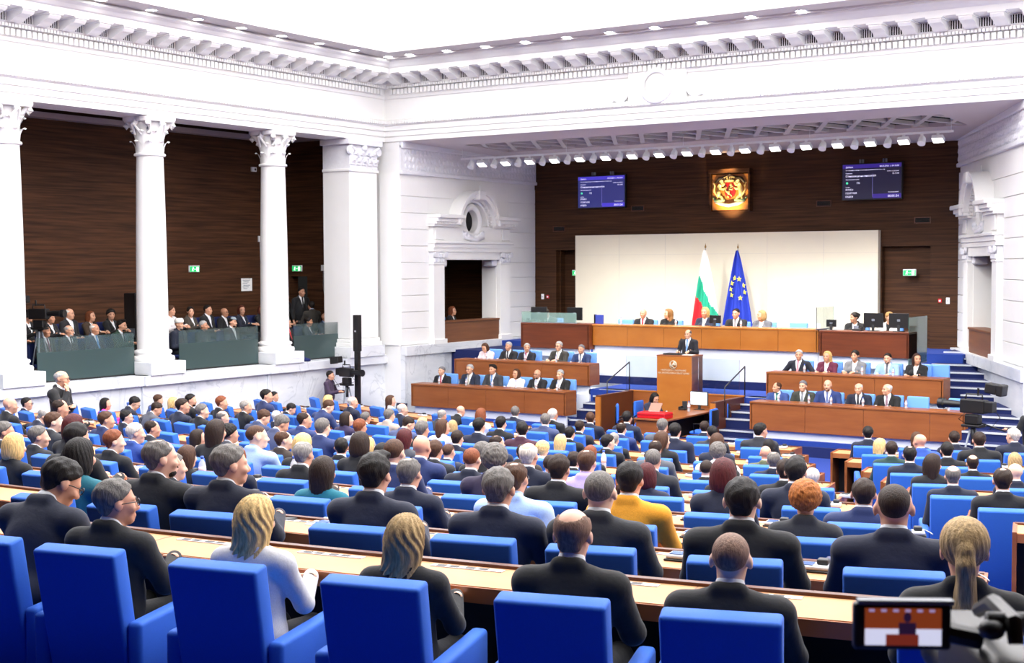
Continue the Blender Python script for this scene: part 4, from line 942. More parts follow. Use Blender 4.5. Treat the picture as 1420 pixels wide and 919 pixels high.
seated([(-20.96, -2.14, 'f_down', 'bob', BR, ('#ead4d8', '#ead4d8'), None, 'person in pale pink blouse at left end of raised left bench', ()),
 (-20.28, -2.12, 'm_up', 'short', LG, K, '#2b2d34', 'person in black suit with dark tie, second on raised left bench', ()),
 (-19.71, -2.14, 'm_l', 'short', LG, '#181b26', '#b01e30', 'person in dark suit with red tie on raised left bench', ()),
 (-18.71, -2.07, 'm_up', 'short', LG, '#35332f', '#c8c4b8', 'person in dark brown suit on raised left bench, fourth from left', ('glasses',)),
 (-18.04, -2.13, 'm_up', 'short', G_, '#22345e', '#7d848c', 'person in blue suit at right end of raised left bench', ())], Y2, -3.2, 'the raised left bench', 'people on the raised left bench')
seated([(-12.08, -2.73, 'm_r', 'receding', BR, '#2f4680', '#1f6b5a', 'person in blue suit with green tie at left end of right front bench', ()),
 (-11.47, -2.67, 'm_fold', 'short', G_, '#34372f', '#7d848c', 'person in dark olive suit, second on right front bench', ()),
 (-10.90, -2.63, 'm_fold', 'bald', DK, '#24386e', '#6b7aa8', 'person in blue suit with hands folded, third on right front bench', ('beard#2a201a',)),
 (-10.20, -2.67, 'm_fold', 'horseshoe', WH, '#161c30', '#2b2d34', 'person in navy suit, fourth on right front bench', ()),
 (-9.57, -2.66, 'm_r', 'horseshoe', WH, '#141414', '#8a6a78', 'person in black suit with pale tie beside two empty light blue chairs', ())], Y1, -3.78, 'the right front bench', 'people on the right front bench')
seated([(-12.17, -2.09, 'm_wide', 'short', LG, ('#161a28', '#f2f2f4'), '#d98a96', 'person in navy suit leaning back with pink tie on raised right bench', ()),
 (-11.47, -2.10, 'f_up', 'wavy', BL, ('#5a1734', '#f0f0f2'), None, 'person in burgundy jacket on the raised right bench', ()),
 (-10.81, -2.06, 'f_up', 'bun', DK, ('#75777a', '#e8e8ea'), None, 'person in grey jacket on the raised right bench', ()),
 (-10.06, -2.10, 'm_up', 'short', DK, ('#8fb0dc', '#dfe8f4'), '#5d6068', 'person in pale blue suit on the raised right bench', ('beard#3a2a20',)),
 (-9.41, -2.09, 'f_l', 'long', '#3a2218', ('#121214', '#eeeeee'), None, 'person in black jacket at right end of raised right bench', ())], Y2, -3.2, 'the raised right bench', 'people on the raised right bench')
bchair(-9.01, 28.88, -3.78, 'empty light blue chair on right front bench, nearer the seated people', 'chairs behind the right front bench'); bchair(-8.13, 28.88, -3.78, 'empty light blue chair at the right end of the right front bench', 'chairs behind the right front bench')
bchair(-9.05, 30.5, -3.2, 'light blue chair at right end of raised right bench', 'chairs behind the raised right bench')
seated([(-17.19, -1.26, 'm_up', 'bald', DK, K, '#b0283a', 'person in black suit with red tie at the presidium desk', ()),
 (-16.45, -1.25, 'f_r', 'wavy', '#8a6236', ('#121214', '#141416'), None, 'person in black dress at the presidium desk', ()),
 (-15.41, -1.20, 'f_up', 'long', BL, ('#1a2036', '#e8e8ea'), None, 'person in navy jacket in front of the tricolour flag', ()),
 (-14.55, -1.22, 'm_up', 'short', DK, '#16171b', '#888c92', 'person in black suit with striped tie in front of the starred flag', ()),
 (-13.85, -1.25, 'f_r', 'bob', '#a88a5a', ('#5d6068', '#e8e8ea'), None, 'person in grey jacket at right end of the presidium people', ())], 32.1, -2.4, 'the presidium desk', 'people at the presidium desk')
bchair(-17.94, 32.2, -2.4, 'empty light blue chair at left end of the presidium desk', 'chairs behind the presidium desk'); bchair(-13.04, 32.2, -2.4, 'empty light blue chair at right end of the presidium desk', 'chairs behind the presidium desk')
seated([(-20.06, -1.25, 'm_down', 'short', DK, '#26292f', '#26292f', 'person in dark suit working at the left secretary desk', ('beard#1c1512',))], 32.0, -2.4, 'the left secretary desk', 'secretaries')
seated([(-11.42, -1.26, 'f_r', 'bun', DK, ('#141416', '#eeeeee'), None, 'person in black jacket at right secretary desk looking aside', ()), (-10.59, -1.24, 'f_l', 'pony', '#a07a4a', ('#e6e4e2', '#16161a'), None, 'person in white jacket and black top between two monitors', ())], 32.0, -2.4, 'the right secretary desk', 'secretaries')
# speaker and stenographer
person(-15.02, 30.35, -3.07, PI - .05, 's_lect', 'horseshoe', '#5a5654', '#14161f', 'person in navy suit with light blue tie speaking at the rostrum', None, '#f0f2f6', '#6f9ad0', '#d9a888', '#14161f', .918, 1.0, 1, (), True, True)
person(-14.9, 28.15, FL, R(-110), 'f_down', 'bob', '#15110f', '#20243a', 'person in navy jacket writing at the stenographers table', None, '#dfe3ee', None, '#d8a183', '#20243a', .95, 1, 1, (), True, True)
# monitors and small things on the secretary desks
def monitor(x, y, z, rz, w, h, lab, back=True):
    t = thing('monitor', lab, 'monitor', (x, y, z), rz); b = MB(); b.box(-w / 2, w / 2, -.02, .02, .08, .08 + h, .006); b.build('housing', M['black'], t); b = MB(); b.box(-.12, .12, -.08, .08, 0, .012, .004); b.box(-.03, .03, .015, .04, .01, .15); b.build('stand', M['dgrey'], t)
    b = MB(); b.box(-w / 2 + .015, w / 2 - .015, -.024, -.02, .095, .065 + h); b.build('screen', mat('dark_screen', '#10131a', .2), t); b = MB(); b.box(-.035, .035, .02, .024, .08 + h * .45, .08 + h * .6); b.build('rear_badge', M['mgrey'], t); return t
monitor(-20.05, 31.45, -1.52, PI + .2, .46, .34, 'black monitor behind the glass of the left secretary desk'); monitor(-18.92, 31.45, -1.52, PI, .46, .34, 'black monitor at the right of the left secretary desk')
monitor(-10.75, 31.35, -1.54, PI, .46, .34, 'black monitor at the left of the woman in the white jacket'); monitor(-10.15, 31.35, -1.54, PI, .46, .34, 'black monitor at the right end of the right secretary desk'); monitor(-11.75, 31.3, -1.54, PI, .24, .17, 'small black monitor at the left end of the right secretary desk'); monitor(-14.9, 31.6, -1.53, PI, .3, .2, 'black laptop screen beside the navy jacket at the presidium desk')
def phone_set(x, y, z, lab):
    t = thing('desk_telephone', lab, 'telephone', (x, y, z), PI); b = MB(); b.box(-.11, .11, -.1, .1, 0, .05, .01); b.build('base', M['dgrey'], t); b = MB(); b.box(-.1, -.05, -.09, .09, .05, .08, .01); b.build('handset', M['black'], t); b = MB(); b.box(-.03, .09, .02, .07, .05, .12, .01); b.build('display', M['mgrey'], t)
phone_set(-20.3, 31.4, -1.52, 'grey desk telephone at left end of left secretary desk'); phone_set(-11.1, 31.3, -1.54, 'grey desk telephone in front of the black jacket at right secretary desk')
t = thing('table_flag', 'small blue desk plate at the joint of left secretary and presidium desks', 'desk plate', (-18.25, 31.6, -1.53)); b = MB(); b.box(-.12, .12, -.02, .02, 0, .24, .006); b.build('plate', mat('blue_desk_plate', '#3448a8', .5), t); b = MB(); b.box(-.15, -.12, -.04, .06, 0, .25, .004); b.build('bracket', M['black'], t)
rb = random.Random(11); n = 0
for xs, y, z, nm in (((-21.05, -20.2, -19.4, -18.7, -18.1, -17.5), 28.25, -3.0, 'left front bench'), ((-11.8, -11.1, -10.6, -9.9, -8.98, -8.1), 28.25, -2.98, 'right front bench'), ((-20.6, -19.4, -18.45), 29.75, -2.44, 'raised left bench'), ((-11.8, -10.45, -9.75), 29.75, -2.44, 'raised right bench'), ((-17.6, -16.0, -14.2), 31.6, -1.53, 'presidium desk')):
    for i, x in enumerate(xs):
        if n == 0: B0 = bottle(x, y, z, '', .8)
        o = B0 if n == 0 else copy_tree(B0); n += 1; o.location = (x, y, z); o['label'] = 'small water bottle on the %s, %s from left' % (nm, ORD[i]); o['group'] = 'water bottles on the benches'
# flags on poles
def flag(x, y, ztop, zbot, wl, wr, mats, paint, lab, starlist=()):
    t = thing('flag', lab, 'flag', (x, y, -2.15)); z0 = -2.15
    b = MB(); b.tube([(0, 0, 0), (0, 0, ztop + .05 - z0)], .016, 8); b.build('pole', M['chrome'], t, True); b = MB(); b.lathe([(.0, .2), (.012, .13), (.028, .09), (.012, .05), (.016, 0)], 12, c=(0, 0, ztop + .0 - z0)); b.build('finial', mat('brass_finial', '#8a6a3a', .4, metal=.6), t, True)
    b = MB(); b.lathe([(.16, 0), (.16, .03), (.05, .06), (.03, .12)], 20); b.build('base', M['chrome'], t, True)
    b = MB(); nu, nv = 28, 40; G = []
    def pt(u, v):
        z = ztop + (zbot - ztop) * v - .12 * (u - .3) ** 2 * v; wl_ = wl * (v ** .85) + .02; wr_ = wr * (v ** .85) + .02; xx = -wl_ + (wl_ + wr_) * u; yy = -.06 - .055 * math.sin(u * 17 + v * 2) * (.25 + v) - .03 * math.sin(u * 9 + 2); return Vector((xx, yy, z - z0))
    for j in range(nv + 1): G.append([b.bm.verts.new(pt(i / nu, j / nv)) for i in range(nu + 1)])
    for j in range(nv):
        for i in range(nu): f = b.bm.faces.new((G[j][i], G[j][i + 1], G[j + 1][i + 1], G[j + 1][i])); f.material_index = paint((i + .5) / nu, (j + .5) / nv)
    b.build('cloth', mats, t, True)
    if starlist:
        for u, v in starlist:
            c = pt(u, v); b = MB(); P = [(c.x + r_ * math.sin(a), c.y - .035, c.z + r_ * math.cos(a)) for k in range(10) for r_, a in (((.078 if k % 2 == 0 else .032), PI * k / 5),)]
            b.poly(P, (0, -.004, 0)); b.build('star', mat('flag_star_yellow', '#e8d84a', .7), t)
    return t
def tri(u, v): return 0 if v < .29 + .5 * u else (2 if v > .57 + .42 * u else 1)
flag(-16.47, 34.3, .42, -1.75, .34, .46, [mat('flag_white', '#eef0f0', .8), mat('flag_green', '#1fa27e', .8), mat('flag_red', '#d8242c', .8)], tri, 'hanging white, green and red tricolour flag on a pole')
flag(-15.51, 34.3, .40, -1.6, .36, .44, [mat('flag_blue', '#1c35a8', .8)], lambda u, v: 0, 'hanging blue flag with yellow stars on a pole', [(.28, .37), (.68, .38), (.88, .46), (.88, .55), (.7, .63), (.16, .60), (.12, .52), (.14, .44)])
# coat of arms in its lit niche
t = thing('coat_of_arms', 'carved golden coat of arms on a lit wooden square above the backdrop panel', 'coat of arms', (-16.15, 35.3, 2.08))
b = MB(); b.box(-.55, .55, -.10, -.02, -.54, .44, .004); b.build('backing_board', mat('honey_wood_board', '#b87a35', .5, noise=.25, nscale=2, stretch=(.4, 1, 8)), t)
b = MB(); b.box(-.62, .62, -.22, 0, .47, .58); b.box(-.62, -.57, -.14, 0, -.56, .5); b.box(.57, .62, -.2, 0, -.58, .5); b.box(-.62, .62, -.04, 0, -.60, -.555); b.build('niche_frame', M['walnut'], t)
gold = mat('pale_gold_relief', '#d9c48a', .4, metal=.15); dark = mat('dark_bronze_relief', '#2b2218', .5)
b = MB(); b.poly([(-.16, -.13, .2), (.16, -.13, .2), (.16, -.13, -.06), (.12, -.13, -.16), (0, -.13, -.23), (-.12, -.13, -.16), (-.16, -.13, -.06)], (0, .03, 0)); b.build('shield', mat('red_shield_enamel', '#c21f2c', .4), t)
def lion(b, ox, oz, s, m):
    q = lambda x, z, r=0: (ox + m * x * s, -.15, oz + z * s)
    b.tube([q(-.02, -.14), q(-.03, -.04), q(.0, .06), q(.03, .13)], [.045 * s, .06 * s, .055 * s, .04 * s], 8); b.ball(q(.05, .18), (.055 * s, .03, .05 * s), 2)
    for P in ((q(.02, .1), q(.1, .11), q(.14, .16)), (q(.0, .04), q(.1, .02), q(.14, .06)), (q(-.02, -.12), q(.06, -.16), q(.09, -.22)), (q(-.03, -.13), q(-.06, -.2), q(-.02, -.25)), (q(-.04, -.1), q(-.13, -.02), q(-.11, .1), q(-.15, .16))): b.tube(P, [.032 * s, .026 * s, .02 * s, .018 * s][:len(P)], 7)
b = MB(); lion(b, -.01, .0, .8, 1); b.build('shield_lion', gold, t, True)
for m, x in ((1, -.31), (-1, .31)): b = MB(); lion(b, x, .0, 1.25, m); b.build('supporter_lion', gold, t, True)
b = MB(); b.lathe([(.13, 0), (.15, .03), (.12, .05)], 20, c=(0, -.14, .22))
for k in (-2, -1, 0, 1, 2): b.tube([(.055 * k, -.15, .26), (.075 * k, -.17, .34), (.02 * k, -.15, .4)], .022, 7)
b.ball((0, -.15, .42), .03, 2); b.build('crown', gold, t, True)
b = MB(); b.box(-.15, .15, -.17, -.14, .27, .3, .005); b.box(-.012, .012, -.16, -.14, .42, .5); b.box(-.04, .04, -.16, -.14, .455, .475)
for s in (-1, 1): b.tube([(s * .1, -.12, .38), (s * .2, -.12, .34), (s * .33, -.12, .32), (s * .44, -.12, .2)], [.03, .045, .05, .03], 7)
b.build('mantling', dark, t, True)
b = MB()
for s in (-1, 1): b.tube([(s * .45, -.14, -.28), (s * .3, -.14, -.3), (s * .15, -.14, -.27)], [.05, .055, .04], 8); b.tube([(s * .46, -.13, -.24), (s * .5, -.13, -.2)], .03, 6)
b.build('oak_branches', mat('muted_green_relief', '#7fa07c', .5), t, True)
b = MB(); b.tube([(-.42, -.16, -.33), (-.25, -.17, -.38), (0, -.18, -.42), (.25, -.17, -.38), (.42, -.16, -.33)], [.03, .045, .05, .045, .03], 8); b.build('motto_ribbon', mat('white_ribbon_relief', '#efe8d6', .5), t, True)
ld = bpy.data.lights.new('niche_lamp', 'SPOT'); ld.energy = EMBLEM_W * 6; ld.color = (1, .68, .3); ld.spot_size = R(75); ld.spot_blend = .8; ld.shadow_soft_size = .05
lo = bpy.data.objects.new('niche_lamp', ld); COL.objects.link(lo); lo.location = (-16.15, 34.6, 1.1); lo.rotation_euler = (R(142), 0, 0)
ld = bpy.data.lights.new('niche_lamp_top', 'SPOT'); ld.energy = EMBLEM_W * 3; ld.color = (1, .68, .3); ld.spot_size = R(90); ld.spot_blend = .9; ld.shadow_soft_size = .05
lo = bpy.data.objects.new('niche_lamp_top', ld); COL.objects.link(lo); lo.location = (-16.15, 34.95, 2.95); lo.rotation_euler = (R(12), 0, 0)
# debate screens
def screen(x, lab, em, bg, bar):
    t = thing('wall_screen', lab, 'screen', (x, 35.18, 2.17)); w, h = 1.56, .90
    b = MB(); b.box(-w / 2 - .03, w / 2 + .03, -.06, .02, -h / 2 - .03, h / 2 + .03, .008); b.build('housing', M['black'], t)
    def mm(nm, c, s): return mat(nm, c, .4, emit=c, estr=s)
    b = MB(); b.box(-w / 2, w / 2, -.064, -.06, -h / 2, h / 2); b.build('display', mm('display_' + bg[1:], bg, em), t)
    b = MB(); b.box(-w / 2, w / 2, -.067, -.064, h / 2 - .1, h / 2); b.box(.03, w / 2, -.067, -.064, -h / 2 + .01, -h / 2 + .12); b.build('header_bars', mm('bar_' + bar[1:], bar, em), t)
    b = MB(); b.box(.02, .026, -.067, -.064, -h / 2 + .05, h / 2 - .25); b.build('divider', mm('divider_lilac', '#7a78c8', em), t)
    b = MB(); b.lathe([(.0, -.068), (.03, -.068), (.03, -.064)], 18, axis='y', c=(-.66, 0, -.03)); b.build('status_dot', mm('status_green', '#4fd6a0', 1.0), t)
    tw = mm('screen_text_white', '#eceaff', .95)
    for body, sz, x_, z_, al in (('Дебати', .055, -.70, .365, 'LEFT'), ('08.05.2026  |  09:18:59', .055, .72, .365, 'RIGHT'), ('Т01. Промени в Закона за опазване на земеделските земи и др.', .034, -.70, .29, 'LEFT'), ('Време за дебатите', .034, .72, .24, 'RIGHT'), ('Основание', .034, -.70, .21, 'LEFT'), ('Становище на вносител', .07, -.70, .125, 'LEFT'), ('02:13:03', .05, .72, .17, 'RIGHT'), ('Парламентарна група', .034, -.70, .05, 'LEFT'), ('ПБ', .065, -.40, -.055, 'LEFT'), ('Говори', .034, -.70, -.15, 'LEFT'), ('РУМЕН', .06, -.70, -.225, 'LEFT'), ('ГЕОРГИЕВ', .06, -.70, -.315, 'LEFT'), ('РАДЕВ', .06, -.70, -.405, 'LEFT'), ('Оставащо време', .034, .72, -.30, 'RIGHT'), ('00:01:54', .085, .72, -.42, 'RIGHT')):
        text('screen_text', body, sz, Matrix.Translation((x_, -.0672, z_)) @ FM, tw, t, al, .0005)
    for s in (-.3, .32):
        b = MB(); b.box(s - .05, s - .02, -.02, .06, h / 2 + .03, h / 2 + .13); b.box(s + .02, s + .05, -.02, .06, h / 2 + .03, h / 2 + .13); b.build('mount_bracket', M['mgrey'], t)
screen(-20.22, 'brighter blue debate screen on the walnut wall left of the coat of arms', .8, '#2c2f6e', '#4338b8'); screen(-12.12, 'darker violet debate screen on the walnut wall right of the coat of arms', .55, '#1d1a38', '#38248e')
# small wall fittings
def fitting(name, cat, lab, x, y, z, w, h, d, mm, extra=None, rz=0):
    t = thing(name, lab, cat, (x, y, z), rz); b = MB(); b.box(-w / 2, w / 2, -d, 0, -h / 2, h / 2, .004); b.build('housing', mm, t)
    if extra: b = MB(); extra(b); b.build(*extra.parts, t)
    return t
def vent(x, z, lab):
    t = thing('air_vent', lab, 'air vent', (x, 35.28, z), group='dark slot vents in the walnut wall'); b = MB()
    b.box(-.21, .21, -.03, 0, .06, .08); b.box(-.21, .21, -.03, 0, -.08, -.06); b.box(-.21, -.19, -.03, 0, -.06, .06); b.box(.19, .21, -.03, 0, -.06, .06); b.build('frame', M['desk_dark'], t); b = MB(); b.box(-.19, .19, -.012, -.004, -.06, .06); b.build('slot', M['black_soft'], t)
    for q in range(3): b = MB(); b.box(-.19, .19, -.024, -.014, -.04 + .035 * q, -.03 + .035 * q); b.build('louvre', M['under'], t)
vent(-19.09, 1.66, 'dark slot vent below the left debate screen'); vent(-21.76, 1.12, 'dark slot vent above the left door recess'); vent(-13.47, 1.64, 'dark slot vent below left of the right debate screen'); vent(-10.83, 1.14, 'dark slot vent above the right door recess')
def exit_sign(x, y, z, lab, rz=0):
    t = thing('exit_sign', lab, 'exit sign', (x, y, z), rz); b = MB(); b.box(-.17, .17, -.05, 0, -.085, .085, .006); b.build('housing', M['white_p'], t)
    b = MB(); b.box(-.16, .16, -.054, -.05, -.075, .06); b.build('sign_face', mat('lit_green_sign', '#1fae5e', .4, emit='#25b868', estr=.9), t)
    wm = mat('lit_white_pictogram', '#f0fff4', .4, emit='#f0fff4', estr=1.2); b = MB(); b.box(.06, .13, -.057, -.054, -.065, .045); b.build('door_pictogram', wm, t)
    b = MB(); b.ball((-.055, -.0555, .035), (.013, .002, .013), 2); b.tube([(-.06, -.0555, .02), (-.075, -.0555, -.02)], .010, 6); b.tube([(-.075, -.0555, -.02), (-.05, -.0555, -.04), (-.06, -.0555, -.065)], .007, 6); b.tube([(-.075, -.0555, -.02), (-.1, -.0555, -.05)], .007, 6); b.tube([(-.06, -.0555, .018), (-.03, -.0555, -.0)], .006, 6); b.tube([(-.06, -.0555, .018), (-.09, -.0555, .01)], .006, 6); b.tube([(-.02, -.0555, -.01), (.045, -.0555, -.01)], .006, 6); b.build('running_figure', wm, t, True)
exit_sign(-21.25, 35.5, -.2, 'green lit exit sign left of the ivory backdrop panel'); exit_sign(-11.15, 35.3, -.2, 'green lit exit sign right of the ivory backdrop panel')
exit_sign(-26.4, 24.92, -.03, 'green lit exit sign on the gallery wall between the columns', R(90)); exit_sign(-25.81, 28.2, -.03, 'green lit exit sign above the gallery door')
exit_sign(-24.83, 30.4, -.05, 'dim green exit sign inside the left loge', R(90))
def button(x, lab, m, y=35.27):
    t = thing('wall_button', lab, 'wall fitting', (x, y, -.92)); b = MB(); b.box(-.045, .045, -.03, 0, -.05 if m == 'red' else -.08, .05 if m == 'red' else .08, .006); b.build('box', M[m] if m == 'red' else M['white_p'], t); b = MB(); b.box(-.025, .025, -.034, -.03, -.025, .02, .003); b.build('push_plate', M['white_p'] if m == 'red' else M['lgrey'], t)
button(-22.36, 'white wall box left of the left door recess', 'w', 35.3); button(-22.18, 'red fire alarm button left of the left door recess', 'red', 35.3); button(-10.36, 'red fire alarm button right of the right door recess', 'red'); button(-10.16, 'white wall box right of the right door recess', 'w')
# rail of stage spotlights
t = thing('spotlight_rail', 'long white spotlight rail hung below the stage soffit', 'lighting rail', (0, 31.0, 2.95))
b = MB(); b.box(-22.3, -8.85, -.025, .025, -.02, .03, .004); b.build('rail', M['white_p'], t)
for x in (-22.25, -18.9, -15.5, -12.2, -8.9): b = MB(); b.tube([(x, 0, .03), (x, 0, .29)], .006, 6); b.build('suspension_rod', M['white_p'], t, True)
M['spotlens'] = mat('spotlight_lens', (255, 255, 255), .4, emit=(1, .98, .94), estr=6)
def spot_round():
    t = thing('track_spotlight', '', 'spotlight'); X = Matrix.Rotation(R(-35), 4, 'X')
    b = MB(); b.lathe([(.0, .10), (.05, .10), (.075, .06), (.085, -.02), (.09, -.1), (.075, -.1)], 20, mtx=Matrix.Translation((0, 0, -.16)) @ X); b.build('head', M['white_p'], t, True, 40)
    b = MB(); b.lathe([(.0, -.095), (.075, -.095)], 20, mtx=Matrix.Translation((0, 0, -.16)) @ X); b.build('lens', M['spotlens'], t); b = MB(); b.box(-.03, .03, -.02, .02, -.08, -.02, .004); b.build('yoke', M['white_p'], t); return t
def spot_box():
    t = thing('track_spotlight', '', 'spotlight'); X = Matrix.Translation((0, 0, -.16)) @ Matrix.Rotation(R(-28), 4, 'X')
    b = MB(); b.box(-.13, .13, -.10, .10, -.03, .07, .02, X); b.build('head', M['white_p'], t); b = MB(); b.box(-.115, .115, -.085, .085, -.036, -.03, 0, X); b.build('lens', M['spotlens'], t); b = MB(); b.box(-.03, .03, -.02, .02, -.1, -.02, .004); b.build('yoke', M['white_p'], t); return t
S0, S1 = spot_round(), spot_box(); n = 0
for i in range(17):
    for j, q in ((0, S0), (1, S1)):
        o = q if i == 0 else copy_tree(q); o.location = (-21.95 + .775 * i + .36 * j, 31.0, 2.95); o['group'] = 'spotlights on the stage rail'; o['label'] = '%s white spotlight on the stage rail, %s of its shape from left' % ('round' if j == 0 else 'boxy', ORD[i])
    if i in (3, 6, 9, 12, 14):
        ld = bpy.data.lights.new('rail_light', 'SPOT'); ld.energy = RAIL_SPOT_W * 8; ld.spot_size = R(95); ld.spot_blend = .9; ld.shadow_soft_size = .15; ld.color = (1, .96, .9)
        lo = bpy.data.objects.new('rail_light', ld); COL.objects.link(lo); lo.location = (-21.95 + .775 * i, 31.0, 2.65); lo.rotation_euler = (R(22), 0, 0)
# ---------------------------------------------------------------- gallery guests
GX, GXB, GF, GB = -24.5, -25.4, -2.52, -2.22
gchair_n = [0]
GC = None
def gchair(x, y, z, lab, rz):
    global GC
    if GC is None:
        GC = copy_tree(BC)
        for c in GC.children:
            if c.name.startswith(('seat', 'backrest')): c.data = c.data.copy(); c.data.materials[0] = mat('navy_gallery_upholstery', '#13235a', .85)
        o = GC
    else: o = copy_tree(GC)
    o.location = (x, y, z); o.rotation_euler = (0, 0, rz); o['label'] = lab; o['group'] = 'chairs in the side gallery'
def guest(x, y, zf, zh, pose, st, hc, jc, lab, tie=None, shirt='#e8eaee', ex=(), turn=R(-75), chair=True, s=None):
    s = s or max(.9, min(1.06, (zh - zf) / 1.15)); person(x, y, zf, turn, pose, st, hc, jc, lab, 'guests in the side gallery', shirt, tie, random.choice(('#cf9a7c', '#d8a183', '#c08a6c')), '#16171c', s, 1.04, 1 if x > -24.6 else 2, ex, True, False)
    if chair: gchair(x, y, zf, 'navy gallery chair under the ' + ' '.join(lab.replace('person in ', '').split()[:11]), turn)
guest(GX, 18.89, GF, -1.34, 'm_lap', 'short', DK, '#18191e', 'person in black suit with purple tie behind the gallery camera tripod', '#6a2a4a')
guest(GX, 19.50, GF, -1.36, 'm_lap', 'horseshoe', LG, '#2a2f3a', 'person in dark grey suit with dark tie behind the left glass', '#22242a', ex=('glasses', 'beard#b0aca6'))
guest(GX, 20.19, GF, -1.35, 'm_lap', 'horseshoe', WH, '#1e2840', 'person in navy suit with light blue tie behind the left glass', '#5b9ad8')
guest(GX, 20.91, GF, -1.21, 'm_up', 'quiff', DK, '#143828', 'person in dark green suit with black tie beside the loudspeaker', '#101114', ex=('beard#1c1512',))
guest(GX, 22.66, GF, -1.34, 'm_lap', 'bald', WH, '#141c30', 'person in dark robe and white turban behind the middle glass', None, '#141c30', ex=('turban', 'beard#9a9690'))
guest(GX, 23.44, GF, -1.40, 'm_lap', 'short', LG, '#2c3034', 'person in dark grey clerical jacket behind the middle glass', None, '#2c3034', ex=('beard#8a8680',))
guest(GX, 24.40, GF, -1.35, 'm_lap', 'short', DK, '#22262c', 'person in black jacket, pale shirt and skullcap behind the middle glass', None, '#e6ecee', ex=('kippah', 'beard#2a201a'))
guest(GX, 26.37, GF, -1.44, 'm_lap', 'short', G_, '#14151a', 'person in black suit with red tie beside the last column', '#d8383c')
guest(GX, 27.13, GF, -1.43, 'f_up', 'bun', DK, '#3c4650', 'person in slate dress behind the right glass')
guest(GX, 27.78, GF, -1.35, 'm_up', 'bald', WH, '#1c2c58', 'person in blue suit and pale blue shirt behind the right glass', None, '#a8c0e0')
for y, zh, pose, st, hc, jc, lab, kw in ((19.09, -1.04, 'f_up', 'curly', DK, '#141416', 'person in black behind the gallery camera', {}), (19.68, -1.10, 'f_up', 'bun', DK, '#1a1a1e', 'person in black top in the upper gallery row by the camera', {}), (20.24, -1.03, 'm_lap', 'horseshoe', WH, '#17181c', 'person in black suit and white shirt in the upper gallery row', {}), (20.79, -1.10, 'f_up', 'long', '#6a3a20', '#3a2a1c', 'person in brown jacket in the upper gallery row', {}), (21.38, -1.08, 'f_r', 'curly', DK, '#101012', 'person in black dress in the upper gallery row near the loudspeaker', {}), (22.09, -1.11, 'm_lap', 'short', DK, '#22262e', 'person in dark jacket half hidden behind the loudspeaker', {}), (23.19, -1.04, 'f_up', 'pony', BR, '#e2dcdc', 'person in white top half hidden behind the second column', {}), (23.84, -1.08, 'f_r', 'bun', DK, '#3a332c', 'person in brown leather jacket in the upper gallery row', {}), (24.45, -1.06, 'm_lap', 'buzz', DK, '#121214', 'person in black pullover in the upper gallery row', {}), (25.02, -1.14, 'm_lap', 'bald', G_, '#131418', 'person in black jacket with glasses in the upper gallery row', dict(ex=('glasses',))), (25.60, -1.10, 'f_r', 'long', '#5a2a1c', '#161c2e', 'person in navy jacket in the upper gallery row', {}), (26.32, -1.11, 'f_r', 'bob', '#5a2a1c', '#121216', 'person in black jacket in the upper gallery row beside the last column', {}), (27.03, -1.22, 'f_up', 'bob', '#5a2418', '#141418', 'person in black jacket and white collar behind the red tie', {})):
    guest(GXB, y, GB, zh, pose, st, hc, jc, lab, **kw)
person(-25.3, 27.75, GB, R(-100), 's_down', 'short', DK, '#0f1014', 'person in black suit standing in the gallery doorway', None, '#e8eaee', '#14151a', '#c89274', '#0f1014', 1.02, 1, 1, (), True, True)
person(-24.78, 27.6, GF, R(75), 's_cam', 'short', DK, '#2a2722', 'person in brown jacket and blue shirt standing in the gallery', None, '#9fb8e0', None, '#c89274', '#b0a68c', .98, 1, 1, ('glasses',), True, True)
person(-25.75, 27.6, GB, R(-80), 's_down', 'short', DK, '#15161b', 'person in dark suit standing between gallery door and column', None, '#e8eaee', '#22242a', '#c89274', '#15161b', .94, 1, 2, (), True, True)
bpy.context.view_layer.update()
# woman in the left loge
o = person(-23.35, 31.95, -2.42, R(-75), 'f_up', 'wavy', '#7a4226', '#17181d', 'person in black jacket and white blouse in the left loge', None, '#eef0f4', None, '#d8a183', '#17181d', 1.0, 1, 1, (), True)
bchair(-23.37, 31.95, -2.42, 'chair in the left loge under the black jacket', 'chairs in the loge', R(-75))
# loudspeaker box on a stand, cables, boxes, poster
t = thing('loudspeaker', 'black loudspeaker box standing before the second column in the gallery', 'loudspeaker', (-24.5, 21.35, GF)); b = MB(); b.box(-.19, .19, -.18, .18, 1.15, 1.95, .015); b.build('cabinet', M['black'], t); b = MB(); b.box(.19, .2, -.16, .16, 1.18, 1.92); b.build('grille', M['black_soft'], t); b = MB(); b.tube([(0, 0, .05), (0, 0, 1.15)], .02, 8); b.build('stand_pole', M['black'], t, True)
for k in range(3): a = 2 * PI * k / 3; b = MB(); b.tube([(0, 0, .5), (.28 * math.cos(a), .28 * math.sin(a), .0)], .014, 6); b.build('leg', M['black'], t, True)
t = thing('wall_notice', 'white printed evacuation plan on the gallery wall', 'notice', (-26.4, 26.82, -.46), R(90)); b = MB(); b.box(-.2, .2, -.012, 0, -.17, .17); b.build('sheet', M['paper'], t)
b = MB()
for q in range(6): b.box(-.15 + .02 * (q % 2), .12 - .05 * (q % 3), -.014, -.012, .11 - .045 * q, .125 - .045 * q)
b.box(-.16, .16, -.014, -.012, .145, .155); b.build('printed_lines', M['mgrey'], t)
